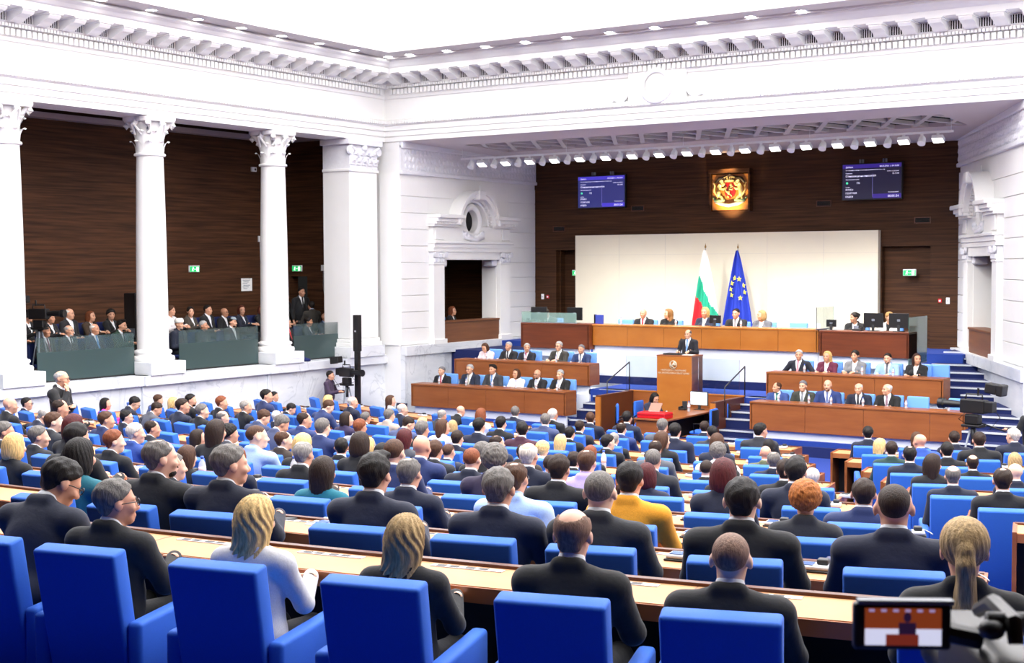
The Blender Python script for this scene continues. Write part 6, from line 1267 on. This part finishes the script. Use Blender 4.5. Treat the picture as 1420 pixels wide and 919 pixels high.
(-9.37, 18.04, -3.795, 0.199, 'f_r', 'long', (74, 48, 32), (18, 19, 22), 'person in black jacket head turned right, fourteenth from left in the ninth nearest desk row', 1.059, 1.0, 2, (230, 189, 164), ''),
(-8.51, 18.11, -3.795, 0.238, 'f_up', 'bob', (74, 48, 32), (21, 27, 47), 'person in navy jacket, fifteenth from left in the ninth nearest desk row', 1.075, 1.0, 2, (219, 166, 140), ''),
(-7.79, 18.19, -3.795, 0.27, 'm_up', 'bald', (0, 0, 0), (89, 93, 67), 'person in olive jacket, sixteenth from left in the ninth nearest desk row', 0.969, 1.01, 2, (210, 154, 128), ''),
(-5.82, 18.49, -3.795, 0.355, 'm_lap', 'receding', (21, 17, 15), (19, 25, 43), 'person in navy suit, seventeenth from left in the ninth nearest desk row', 1.05, 1.03, 2, (230, 189, 164), ''),
(-5.02, 18.65, -3.795, 0.389, 'm_up', 'horseshoe', (42, 28, 20), (14, 15, 18), 'person in black suit, eighteenth from left in the ninth nearest desk row', 0.982, 0.98, 2, (212, 160, 133), ''),
(-19.88, 20.69, -3.91, -0.358, 'm_r', 'short', (21, 17, 15), (33, 46, 89), 'person in dark blue suit, first from left in the tenth nearest desk row', 1.1, 1.09, 2, (212, 160, 133), ''),
(-19.28, 20.54, -3.91, -0.324, 'm_rdown', 'short', (21, 17, 15), (20, 25, 43), 'person in navy suit leaning forward, second from left in the tenth nearest desk row', 0.931, 1.06, 2, (224, 176, 152), ''),
(-18.06, 20.26, -3.91, -0.255, 'm_rdown', 'short', (74, 48, 32), (35, 50, 96), 'person in dark blue suit leaning forward, third from left in the tenth nearest desk row', 1.051, 1.09, 2, (230, 189, 164), ''),
(-16.66, 20.0, -3.91, -0.174, 'm_up', 'short', (102, 98, 94), (38, 41, 46), 'person in charcoal suit, fourth from left in the tenth nearest desk row', 0.92, 1.07, 2, (210, 154, 128), ''),
(-16.01, 19.9, -3.91, -0.137, 'm_up', 'short', (102, 98, 94), (172, 156, 140), 'person in beige jacket, fifth from left in the tenth nearest desk row', 1.002, 1.08, 2, (224, 176, 152), ''),
(-15.15, 19.8, -3.91, -0.087, 'f_up', 'wavy', (214, 180, 120), (207, 199, 169), 'person in cream jacket, sixth from left in the tenth nearest desk row', 0.92, 1.0, 2, (219, 166, 140), ''),
(-14.42, 19.73, -3.91, -0.046, 'f_l', 'long', (171, 143, 98), (159, 184, 220), 'person in pale blue shirt, seventh from left in the tenth nearest desk row', 0.921, 1.0, 2, (230, 189, 164), 'glasses'),
(-13.33, 19.65, -3.91, 0.015, 'm_up', 'short', (21, 17, 15), (14, 15, 17), 'person in black suit, eighth from left in the tenth nearest desk row', 1.031, 0.99, 2, (226, 180, 154), ''),
(-11.91, 19.61, -3.91, 0.093, 'm_up', 'short', (21, 17, 15), (16, 17, 21), 'person in black suit, ninth from left in the tenth nearest desk row', 0.96, 1.03, 2, (226, 180, 154), ''),
(-11.07, 19.62, -3.91, 0.137, 'm_up', 'short', (141, 137, 132), (15, 16, 19), 'person in black suit, tenth from left in the tenth nearest desk row', 0.92, 1.08, 2, (226, 180, 154), ''),
(-9.96, 19.66, -3.91, 0.194, 'm_lap', 'short', (21, 17, 15), (24, 30, 52), 'person in navy suit, eleventh from left in the tenth nearest desk row', 1.1, 1.06, 2, (224, 176, 152), ''),
(-8.42, 19.79, -3.91, 0.27, 'f_up', 'bob', (21, 17, 15), (18, 19, 22), 'person in black jacket, twelfth from left in the tenth nearest desk row', 0.964, 1.0, 2, (210, 154, 128), ''),
(-6.58, 20.04, -3.91, 0.356, 'm_up', 'short', (42, 28, 20), (29, 58, 53), 'person in dark green jacket, thirteenth from left in the tenth nearest desk row', 1.012, 0.99, 2, (210, 154, 128), ''),
(-5.8, 20.18, -3.91, 0.391, 'm_up', 'short', (21, 17, 15), (16, 17, 20), 'person in black suit, fourteenth from left in the tenth nearest desk row', 1.032, 1.07, 2, (226, 180, 154), ''),
(-4.89, 20.37, -3.91, 0.432, 'f_up', 'wavy', (171, 143, 98), (16, 17, 20), 'person in black jacket, fifteenth from left in the tenth nearest desk row', 0.943, 1.0, 2, (226, 180, 154), ''),
(-21.93, 23.09, -4.01, -0.525, 'm_r', 'short', (21, 17, 15), (17, 19, 22), 'person in black suit head turned right, first from left in the eleventh nearest desk row', 0.92, 0.99, 2, (212, 160, 133), ''),
(-19.64, 22.35, -4.01, -0.388, 'f_up', 'wavy', (214, 180, 120), (17, 18, 22), 'person in black jacket, second from left in the eleventh nearest desk row', 0.99, 1.0, 2, (219, 166, 140), ''),
(-18.78, 22.12, -4.01, -0.333, 'm_r', 'horseshoe', (198, 192, 182), (24, 30, 52), 'person in navy suit head turned right, third from left in the eleventh nearest desk row', 1.018, 1.01, 2, (219, 166, 140), ''),
(-17.19, 21.78, -4.01, -0.23, 'm_r', 'horseshoe', (198, 192, 182), (23, 29, 50), 'person in navy suit head turned right, fourth from left in the eleventh nearest desk row', 0.988, 1.03, 2, (224, 176, 152), ''),
(-16.23, 21.61, -4.01, -0.166, 'm_fwd', 'horseshoe', (141, 137, 132), (39, 41, 47), 'person in charcoal suit leaning forward, fifth from left in the eleventh nearest desk row', 0.959, 1.03, 2, (212, 160, 133), ''),
(-15.01, 21.45, -4.01, -0.085, 'f_up', 'bob', (122, 66, 38), (238, 238, 242), 'person in white jacket, sixth from left in the eleventh nearest desk row', 1.022, 1.0, 2, (212, 160, 133), ''),
(-13.47, 21.32, -4.01, 0.014, 'm_l', 'short', (102, 98, 94), (62, 72, 106), 'person in slate blue suit, seventh from left in the eleventh nearest desk row', 1.019, 1.1, 2, (230, 189, 164), ''),
(-12.72, 21.29, -4.01, 0.061, 'm_up', 'short', (42, 28, 20), (37, 39, 44), 'person in charcoal suit, eighth from left in the eleventh nearest desk row', 0.955, 1.1, 2, (230, 189, 164), ''),
(-11.85, 21.27, -4.01, 0.114, 'm_up', 'receding', (42, 28, 20), (37, 52, 101), 'person in dark blue suit, ninth from left in the eleventh nearest desk row', 0.971, 1.1, 2, (230, 189, 164), ''),
(-11.04, 21.28, -4.01, 0.162, 'm_up', 'short', (102, 98, 94), (79, 81, 89), 'person in grey suit, tenth from left in the eleventh nearest desk row', 1.061, 1.07, 2, (224, 176, 152), ''),
(-10.1, 21.32, -4.01, 0.216, 'm_l', 'short', (21, 17, 15), (41, 43, 49), 'person in charcoal suit head turned left, eleventh from left in the eleventh nearest desk row', 1.002, 1.06, 2, (219, 166, 140), ''),
(-9.26, 21.37, -4.01, 0.261, 'm_r', 'short', (21, 17, 15), (38, 40, 46), 'person in charcoal suit head turned right, twelfth from left in the eleventh nearest desk row', 1.078, 1.09, 2, (219, 166, 140), ''),
(-7.29, 21.61, -4.01, 0.362, 'f_r', 'long', (214, 180, 120), (14, 15, 18), 'person in black jacket head turned right, thirteenth from left in the eleventh nearest desk row', 0.956, 1.0, 2, (230, 189, 164), ''),
(-6.66, 21.71, -4.01, 0.393, 'm_l', 'bald', (0, 0, 0), (45, 79, 159), 'person in bright blue suit, fourteenth from left in the eleventh nearest desk row', 1.038, 1.09, 2, (210, 154, 128), ''),
(-5.79, 21.88, -4.01, 0.434, 'm_up', 'short', (42, 28, 20), (18, 19, 22), 'person in black suit, fifteenth from left in the eleventh nearest desk row', 1.089, 1.12, 2, (219, 166, 140), ''),
(-19.22, 23.95, -4.1, -0.416, 'f_r', 'wavy', (74, 48, 32), (210, 210, 214), 'person in white jacket head turned right, first from left in the farthest desk row', 0.971, 1.0, 2, (219, 166, 140), ''),
(-17.11, 23.45, -4.1, -0.259, 'm_fwd', 'bald', (0, 0, 0), (14, 15, 18), 'person in black suit leaning forward, second from left in the farthest desk row', 0.93, 1.04, 2, (219, 166, 140), ''),
(-15.36, 23.17, -4.1, -0.121, 'm_l', 'short', (102, 98, 94), (24, 30, 52), 'person in navy suit head turned left, third from left in the farthest desk row', 0.992, 1.04, 2, (212, 160, 133), ''),
(-14.37, 23.05, -4.1, -0.044, 'm_lap', 'short', (198, 192, 182), (16, 17, 21), 'person in black suit, fourth from left in the farthest desk row', 1.005, 1.08, 2, (210, 154, 128), ''),
(-13.49, 22.99, -4.1, 0.023, 'm_l', 'short', (74, 48, 32), (24, 30, 52), 'person in navy suit head turned left, fifth from left in the farthest desk row', 0.992, 1.12, 2, (212, 160, 133), ''),
(-12.66, 22.95, -4.1, 0.084, 'm_up', 'short', (21, 17, 15), (24, 31, 53), 'person in navy suit, sixth from left in the farthest desk row', 1.045, 1.02, 2, (212, 160, 133), ''),
(-11.03, 22.94, -4.1, 0.195, 'm_up', 'short', (42, 28, 20), (22, 28, 48), 'person in navy suit, seventh from left in the farthest desk row', 0.972, 1.03, 2, (219, 166, 140), ''),
(-8.03, 23.18, -4.1, 0.371, 'm_lap', 'short', (21, 17, 15), (22, 28, 49), 'person in navy suit, eighth from left in the farthest desk row', 1.027, 1.01, 2, (230, 189, 164), ''),
(-7.22, 23.3, -4.1, 0.413, 'f_up', 'long', (74, 48, 32), (17, 18, 21), 'person in black jacket, ninth from left in the farthest desk row', 0.975, 1.0, 2, (219, 166, 140), ''),
(-6.61, 23.41, -4.1, 0.444, 'm_up', 'short', (42, 28, 20), (21, 27, 47), 'person in navy suit, tenth from left in the farthest desk row', 1.008, 1.06, 2, (224, 176, 152), ''),
(-5.68, 23.6, -4.1, 0.49, 'm_l', 'short', (198, 192, 182), (22, 29, 49), 'person in navy suit head turned left, eleventh from left in the farthest desk row', 1.077, 1.04, 2, (224, 176, 152), '')]
SEATS = {
0: [(5.08, 1), (5.8, 1), (6.7, 1), (7.59, 1), (8.48, 1), (9.23, 1), (10.22, 1)],
1: [(3.65, 1), (4.37, 1), (5.09, 1), (6.18, 1), (7.03, 1), (7.75, 1), (8.57, 1), (9.41, 1)],
2: [(0.85, 1), (1.7, 1), (2.84, 1), (3.56, 1), (4.45, 1), (5.25, 1), (6.16, 1), (7.06, 1), (8.31, 1)],
3: [(-1.76, 1), (-1.04, 1), (-0.32, 1), (0.4, 1), (1.32, 1), (2.04, 1), (2.84, 1), (3.88, 1), (4.83, 1), (5.55, 1), (6.27, 1), (7.01, 1), (8.13, 1)],
4: [(-3.97, 0), (-2.99, 1), (-2.17, 0), (-1.34, 1), (-0.07, 1), (0.65, 1), (1.37, 1), (2.09, 1), (2.81, 1), (3.53, 1), (4.25, 1), (4.97, 1), (5.69, 1), (6.41, 1), (7.13, 1)],
5: [(-6.87, 1), (-6.14, 1), (-5.33, 1), (-4.1, 1), (-3.01, 1), (-2.1, 1), (-1.38, 1), (-0.44, 1), (0.5, 1), (1.22, 1), (1.94, 1), (2.66, 1), (3.52, 1), (4.75, 1), (5.54, 1), (6.26, 1), (8.35, 1)],
6: [(-10.33, 0), (-9.6, 1), (-8.77, 0), (-7.95, 1), (-7.05, 0), (-5.92, 1), (-5.12, 0), (-4.3, 0), (-3.49, 1), (-2.3, 1), (-1.26, 1), (-0.45, 1), (0.27, 1), (0.99, 1), (2.02, 1), (2.84, 1), (3.72, 0), (4.6, 1), (5.87, 1), (7.42, 1), (8.09, 0)],
7: [(-10.27, 0), (-9.46, 1), (-8.65, 1), (-7.81, 1), (-6.68, 1), (-5.96, 1), (-5.24, 1), (-4.5, 1), (-3.24, 1), (-2.0, 1), (-0.79, 1), (-0.07, 1), (0.65, 1), (1.37, 1), (2.14, 1), (3.11, 1), (4.0, 1), (4.75, 1), (6.72, 1), (7.69, 1)],
8: [(-10.66, 1), (-9.52, 1), (-8.77, 1), (-7.59, 1), (-6.74, 1), (-5.76, 1), (-4.88, 0), (-3.83, 1), (-2.56, 1), (-1.62, 1), (-0.84, 1), (-0.04, 1), (0.68, 1), (1.48, 1), (2.37, 1), (3.23, 1), (3.95, 1), (5.94, 1), (6.76, 1)],
9: [(-10.17, 0), (-9.22, 0), (-8.28, 1), (-7.56, 1), (-6.86, 0), (-6.35, 1), (-4.97, 1), (-4.25, 1), (-3.41, 1), (-2.68, 1), (-1.58, 1), (-0.88, 0), (-0.17, 1), (0.67, 1), (1.78, 1), (2.55, 0), (3.32, 1), (5.17, 1), (5.97, 1), (6.9, 1)],
10: [(-10.39, 1), (-9.59, 0), (-8.79, 0), (-7.99, 1), (-7.09, 1), (-5.47, 1), (-4.5, 1), (-3.27, 1), (-2.5, 0), (-1.73, 1), (-0.98, 1), (-0.11, 1), (0.7, 1), (1.64, 1), (2.48, 1), (4.42, 1), (5.14, 1), (5.98, 1), (6.86, 0)],
11: [(-10.28, 0), (-9.37, 0), (-8.46, 0), (-7.56, 1), (-6.86, 0), (-5.4, 1), (-4.51, 0), (-3.62, 1), (-2.63, 1), (-1.75, 1), (-0.92, 1), (-0.11, 0), (0.71, 1), (1.66, 0), (3.71, 1), (4.48, 1), (5.2, 1), (6.1, 1)]}
BLOCKS = {0: [(-10.66, -6.48), (-5.57, 10.6), (12.58, 26.58)], 1: [(-10.66, -6.48), (-5.57, 9.85), (11.75, 25.75)], 2: [(-10.67, -6.48), (-5.58, 9.1), (10.93, 24.93)], 3: [(-10.68, -6.49), (-5.58, 8.35), (10.1, 21.1)], 4: [(-10.69, -6.49), (-5.58, 7.59), (9.27, 20.27)], 5: [(-10.7, -6.49), (-5.58, 6.84), (8.43, 19.43)], 6: [(-10.72, -6.5), (-5.58, 6.08), (7.6, 18.6)], 7: [(-10.73, -6.5), (-5.58, 5.33), (6.77, 17.77)], 8: [(-10.75, -6.5), (-5.59, 4.57), (5.93, 16.93)], 9: [(-10.77, -6.51), (-5.59, 3.8), (5.09, 16.09)], 10: [(-10.8, -6.51), (-5.59, 3.04), (4.25, 15.25)], 11: [(-10.83, -6.52), (-5.6, 2.26), (3.4, 14.4)]}
# ---------------------------------------------------------------- desks, chairs, microphones, audience
ROWN = ['nearest', 'second nearest', 'third nearest', 'fourth nearest', 'fifth nearest', 'sixth nearest', 'seventh nearest', 'eighth nearest', 'ninth nearest', 'tenth nearest', 'eleventh nearest', 'farthest']
def arcband(b, r0, r1, rref, a0, a1, z0, z1, n=None):
    n = n or max(4, int((a1 - a0) / .35)); ring(b, r0, r1, a0 / rref, a1 / rref, z0, z1, n)
def bar3(r0, z0, r1, z1): pass
for k in range(12):
    Rr = RK[k] + .85
    for bi, (a0, a1) in enumerate(BLOCKS[k]):
        if bi == 0 and k < 5: continue
        if bi == 2: a1 = min(a1, a0 + (5 if k > 5 else 6))
        if bi == 2 and k < 3: continue
        if bi == 2: a0 -= .42
        nm = ('left', 'middle', 'right')[bi]; z = -ZD[k]; F0 = z - .75
        px, py = pol((a0 + a1) / 2, RK[k], Rr)
        t = thing('desk', 'long pale wooden desk, %s block, %s row to the camera' % (nm, ROWN[k]), 'desk', (px, py, F0), group='desks of the %s block' % nm)
        off = Vector((px, py, F0))
        def fin(b, name, m, smooth=False):
            bmesh.ops.translate(b.bm, vec=-off, verts=b.bm.verts); o = b.build(name, m, t, smooth); return o
        b = MB(); arcband(b, RK[k] + .03, RK[k] + .46, Rr, a0, a1, z - .035, z); fin(b, 'desk_top', M['desk'])
        b = MB(); arcband(b, RK[k] + .44, RK[k] + .475, Rr, a0, a1, z - .085, z - .004); fin(b, 'front_edge', M['desk_edge'])
        b = MB(); arcband(b, RK[k] - .02, RK[k] + .03, Rr, a0, a1, z - .04, z + .018); fin(b, 'back_rail', M['desk_dark'])
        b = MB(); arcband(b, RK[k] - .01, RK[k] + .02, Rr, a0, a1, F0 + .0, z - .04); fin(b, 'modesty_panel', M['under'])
        for e, aa in ((0, a0), (1, a1)):
            b = MB(); arcband(b, RK[k] - .03, RK[k] + .485, Rr, aa - .02, aa + .02, F0, z + .012, 1); fin(b, 'end_panel', M['cherry'])
        if k < 6:
            occ = [s for s, _ in SEATS[k] if a0 < s < a1]
            for s in occ:
                b = MB(); b.mi = 0; arcband(b, RK[k] + .07, RK[k] + .125, Rr, s - .26, s + .18, z - .001, z + .004, 3); b.mi = 1
                for q in (-.2, -.12, -.02, .06): arcband(b, RK[k] + .08, RK[k] + .115, Rr, s + q - .028, s + q + .028, z + .003, z + .006, 1)
                fin(b, 'socket_strip', [M['lgrey'], M['black']])
            for s0, s1 in zip(occ, occ[1:]):
                b = MB(); arcband(b, RK[k] + .035, RK[k] + .44, Rr, (s0 + s1) / 2 - .0025, (s0 + s1) / 2 + .0025, z - .001, z + .0012, 1); fin(b, 'top_joint', M['desk_dark'])
# the armchair
def armchair():
    t = thing('armchair', '', 'chair'); X = Matrix.Translation((0, -.22, .40)) @ Matrix.Rotation(R(11), 4, 'X')
    b = MB(); b.box(-.245, .245, -.20, .27, .33, .46, .04); b.build('seat', M['blue_fab'], t, True, 40)
    b = MB(); vs = b.box(-.25, .25, -.06, .06, -.22, .61, .02, None)
    for v in b.bm.verts:                              # slightly dished back, wider at the shoulder
        v.co.x *= 1 + .06 * max(0, v.co.z) ; v.co.y += .10 * (v.co.x ** 2) - .006
        if v.co.z > .55: v.co.z -= .25 * (.0625 - v.co.x ** 2) * .5
    bmesh.ops.transform(b.bm, matrix=X, verts=b.bm.verts); b.build('backrest', M['blue_fab'], t, True, 40)
    for s in (-1, 1):
        b = MB(); b.box(s * .3 - .045, s * .3 + .045, -.29, .28, .10, .635, .025)
        for v in b.bm.verts: v.co.z += (v.co.y - .0) * .06 if v.co.z > .4 else 0
        b.build('armrest', M['blue_fab'], t, True, 40)
    b = MB(); b.box(-.04, .04, -.04, .04, .03, .34); b.lathe([(.26, .0), (.26, .02), (.06, .045), (.0, .045)], 24); b.build('pedestal', M['black'], t, True, 40)
    return t
AC = armchair(); first = True
def mic_near():
    t = thing('microphone_unit', '', 'conference microphone')
    b = MB(); b.box(-.105, .105, -.07, .07, .012, .04, .012); b.build('base', M['lgrey'], t); b = MB(); b.box(-.115, .115, -.08, .08, 0, .014, .006); b.build('foot', M['black'], t)
    b = MB(); b.box(-.085, .0, -.055, .03, .04, .046, .003); b.build('display', mat('blue_grey_display', '#3d5f9c', .25), t); b = MB(); b.box(.015, .085, -.02, .05, .038, .075, .012); b.build('speaker_block', M['dgrey'], t)
    b = MB(); b.tube([(.06, .06, .03), (.1, .1, .035), (.15, .09, .012), (.17, .05, .004)], .005, 6); b.build('cable', M['lgrey'], t, True); return t
def mic_far():
    b = MB(); b.mi = 0; b.box(-.105, .105, -.07, .07, .0, .04, .012); b.mi = 1; b.box(-.08, .0, -.05, .03, .04, .048); b.box(.02, .085, -.02, .05, .038, .075, .01); b.tube([(.06, .06, .03), (.1, .1, .035), (.16, .08, .008)], .005, 5)
    return b.mesh('microphone_unit', [M['lgrey'], M['dgrey']])
MN = mic_near(); mfirst = True; MF = mic_far()
def facing(x, y, w=.35):
    hc = math.atan2(-(CX - x), CY - y); hr = math.atan2(-(-14.7 - x), 29.5 - y); return hc * (1 - w) + hr * w
for k in range(12):
    ne = 0; no = 0; Rr = RK[k] + .85; zf = -ZD[k] - .75 - (.07 if k == 0 else 0)
    for i, (a, oc) in enumerate(sorted(SEATS[k])):
        x, y = pol(a, RK[k] + .90, Rr); c = AC if first else copy_tree(AC); first = False
        c.location = (x, y, zf); c.rotation_euler = (0, 0, facing(x, y, .35) + random.uniform(-.04, .04)); c['group'] = 'blue armchairs of the %s desk row' % ROWN[k]
        if oc: c['label'] = 'occupied blue armchair, %s occupied from left in the %s desk row' % (ORD[no], ROWN[k]); no += 1
        else: c['label'] = 'empty blue armchair, %s empty one from left in the %s desk row' % (ORD[ne], ROWN[k]); ne += 1
        inb = [bk for bk in BLOCKS[k] if bk[0] + .2 < a < bk[1] - .2]
        if k >= 1 and inb:
            mx, my = pol(a + .30, RK[k] + .22, Rr); lab = 'grey microphone unit at seat %s from left on the %s desk row' % (ORD[i], ROWN[k])
            if k < 5:
                m = MN if mfirst else copy_tree(MN); mfirst = False; m['label'] = lab; m['group'] = 'microphone units on the desks'
            else: m = tag(link('microphone_unit', MF), lab, 'conference microphone', 'microphone units on the desks')
            m.location = (mx, my, -ZD[k] + .001); m.rotation_euler = (0, 0, facing(mx, my, 0) + random.uniform(-.15, .15))
for x, y, z, hd, pose, st, hc, jc, lab, s, w, lod, sk, ex in AUDIENCE:
    person(x, y, z, hd, pose, st, hc, jc, lab, 'delegates at the desks', '#e9edf4' if 'shirt' not in lab else jc, None, sk, '#16181f' if 'jacket' in lab or 'shirt' in lab else jc, s, w, lod, (ex,) if ex else ())
# odds and ends on the desks
bottle(-9.76, 10.57, -2.225, 'water bottle with blue cap between two chairs, beside the teal jacket', 1.15); bottle(-10.57, 10.06, -2.225, 'water bottle with blue cap beside the long brown hair at left', 1.15); bottle(-6.87, 16.92, -2.915, 'water bottle beside the ginger curls near the blue aisle', 1.15); bottle(-9.82, 17.12, -2.915, 'water bottle with pink label on a middle row desk', 1.15)
def flat(name, cat, lab, x, y, z, rz, w, d, h, m, extra=None):
    t = thing(name, lab, cat, (x, y, z), rz); b = MB(); b.box(-w / 2, w / 2, -d / 2, d / 2, 0, h, min(.003, h / 3)); b.build('sheet' if h < .01 else 'body', M[m] if isinstance(m, str) else m, t)
    if extra: b = MB(); extra(b); b.build('cover_print' if name == 'folder' else 'screen', extra_m, t)
    return t
navyf = mat('navy_folder_card', '#1b2c5c', .5); extra_m = mat('gold_foil', '#b9c2d2', .4)
flat('folder', 'folder', 'dark blue folder on the second nearest desk beside the microphone unit', -2.96, 8.12, -1.845, R(10), .26, .34, .012, navyf, lambda b: (b.box(-.05, .05, .06, .075, .012, .0128), b.box(-.06, .06, -.06, -.05, .012, .0128)))
flat('folder', 'folder', 'dark blue folder on the desk beside the aisle at right', -4.4, 15.3, -2.6, R(14), .26, .34, .012, navyf)
flat('paper_sheet', 'paper', 'white paper sheets on the third nearest desk beside the aisle folder', -3.78, 9.6, -2.034, R(25), .22, .3, .004, 'paper')
flat('paper_sheet', 'paper', 'white paper sheet on the second nearest desk beside the phone', -6.6, 7.5, -1.844, R(12), .22, .3, .004, 'paper')
flat('paper_sheet', 'paper', 'white paper sheets in front of the teal jacket at left', -8.55, 8.55, -2.034, R(20), .3, .22, .006, 'paper')
flat('paper_sheet', 'paper', 'white paper sheets on the desk beside the pale blue shirt', -5.2, 8.35, -2.034, R(5), .22, .3, .004, 'paper')
extra_m = M['dgrey']
flat('mobile_phone', 'phone', 'black mobile phone on the second nearest desk', -6.93, 7.42, -1.844, R(-30), .075, .15, .009, 'black', lambda b: b.box(-.034, .034, -.07, .07, .009, .0096))
flat('mobile_phone', 'phone', 'black mobile phone on the third nearest desk beside the mustard jacket', -4.55, 8.95, -2.034, R(-10), .075, .15, .009, 'black', lambda b: b.box(-.034, .034, -.07, .07, .009, .0096))
t = thing('laptop', 'open black laptop on the front desk before the left bench', 'laptop', (-19.5, 24.55, -3.35), R(-5)); b = MB(); b.box(-.17, .17, -.12, .12, 0, .018, .004); b.build('keyboard_deck', M['dgrey'], t); b = MB(); b.box(-.17, .17, .0, .012, 0, .23, .003, Matrix.Translation((0, .12, .015)) @ Matrix.Rotation(R(-12), 4, 'X')); b.build('lid', M['dgrey'], t); b = MB(); b.box(-.155, .155, -.003, .0, .015, .215, 0, Matrix.Translation((0, .12, .015)) @ Matrix.Rotation(R(-12), 4, 'X')); b.build('screen', mat('dim_blue_screen', '#202a48', .2), t)
# video camera in the foreground
t = thing('video_camera', 'blurred black video camera with lit flip-out screen at the lower right', 'video camera', cam.matrix_world @ Vector(((1249 - 710) / 1909.6 * 2.1, -(867 - 459.5) / 1909.6 * 2.1, -2.1)), R(30))
b = MB(); b.box(-.072, .074, -.01, .012, -.036, .036, .006); b.build('screen_housing', M['black'], t)
b = MB(); b.box(-.066, .078, -.012, .010, .034, .041, .002); b.build('screen_top_edge', M['mgrey'], t)
def em(nm, c, s=.85): return mat(nm, c, .3, emit=c, estr=s)
b = MB(); b.box(-.056, .058, -.0125, -.0105, -.027, .029); b.build('picture_wall', em('picture_brown', '#7a3418'), t)
b = MB(); b.box(-.056, .058, -.0135, -.012, -.027, -.002); b.build('picture_bench', em('picture_white', '#d4d6ee'), t)
b = MB(); b.box(-.025, .024, -.0145, -.013, -.027, -.010, .0005); b.build('picture_rostrum', em('picture_rostrum', '#70281c'), t)
b = MB(); b.box(-.006, .02, -.0150, -.0135, -.010, .008, .0007); b.ball((.007, -.0142, .016), (.006, .001, .008), 2); b.build('picture_speaker', em('picture_figure', '#2a1838', .6), t)
b = MB()
for q in range(6): b.box(-.05 + .018 * q, -.042 + .018 * q, -.0135, -.012, .024, .028)
b.build('picture_backdrop', em('picture_lilac', '#9a8ab8'), t)
b = MB(); b.box(.11, .20, -.10, .24, -.17, -.03, .02); b.tube([(.07, .0, -.01), (.12, .0, -.02)], .016, 8); b.build('body', M['black'], t, True, 40)
b = MB(); b.lathe([(.035, .22), (.04, .26), (.04, .3), (.045, .31), (.045, .35), (.04, .35)], 20, axis='y', c=(.155, 0, -.13)); b.build('lens', M['black'], t, True, 40)
b = MB(); b.tube([(.155, -.06, -.01), (.155, -.05, .018), (.155, .06, .022), (.155, .14, -.01)], [.012, .014, .014, .012], 8); b.build('top_handle', M['black'], t, True, 40)
b = MB(); b.tube([(.12, -.03, .016), (.19, -.03, .016)], .014, 10); b.ball((.125, -.04, .006), (.02, .02, .016), 2); b.build('microphone_mount', M['dgrey'], t, True)
b = MB(); b.box(.115, .15, -.115, -.098, -.06, -.04, .006); b.box(.05, .12, -.14, -.09, -.10, -.09, .006); b.build('control_plate', M['mgrey'], t)
b = MB(); b.tube([(.155, .05, -.08), (.155, .05, -1.6)], .03, 10); b.build('support_pole', M['black'], t, True)
finish_texts()
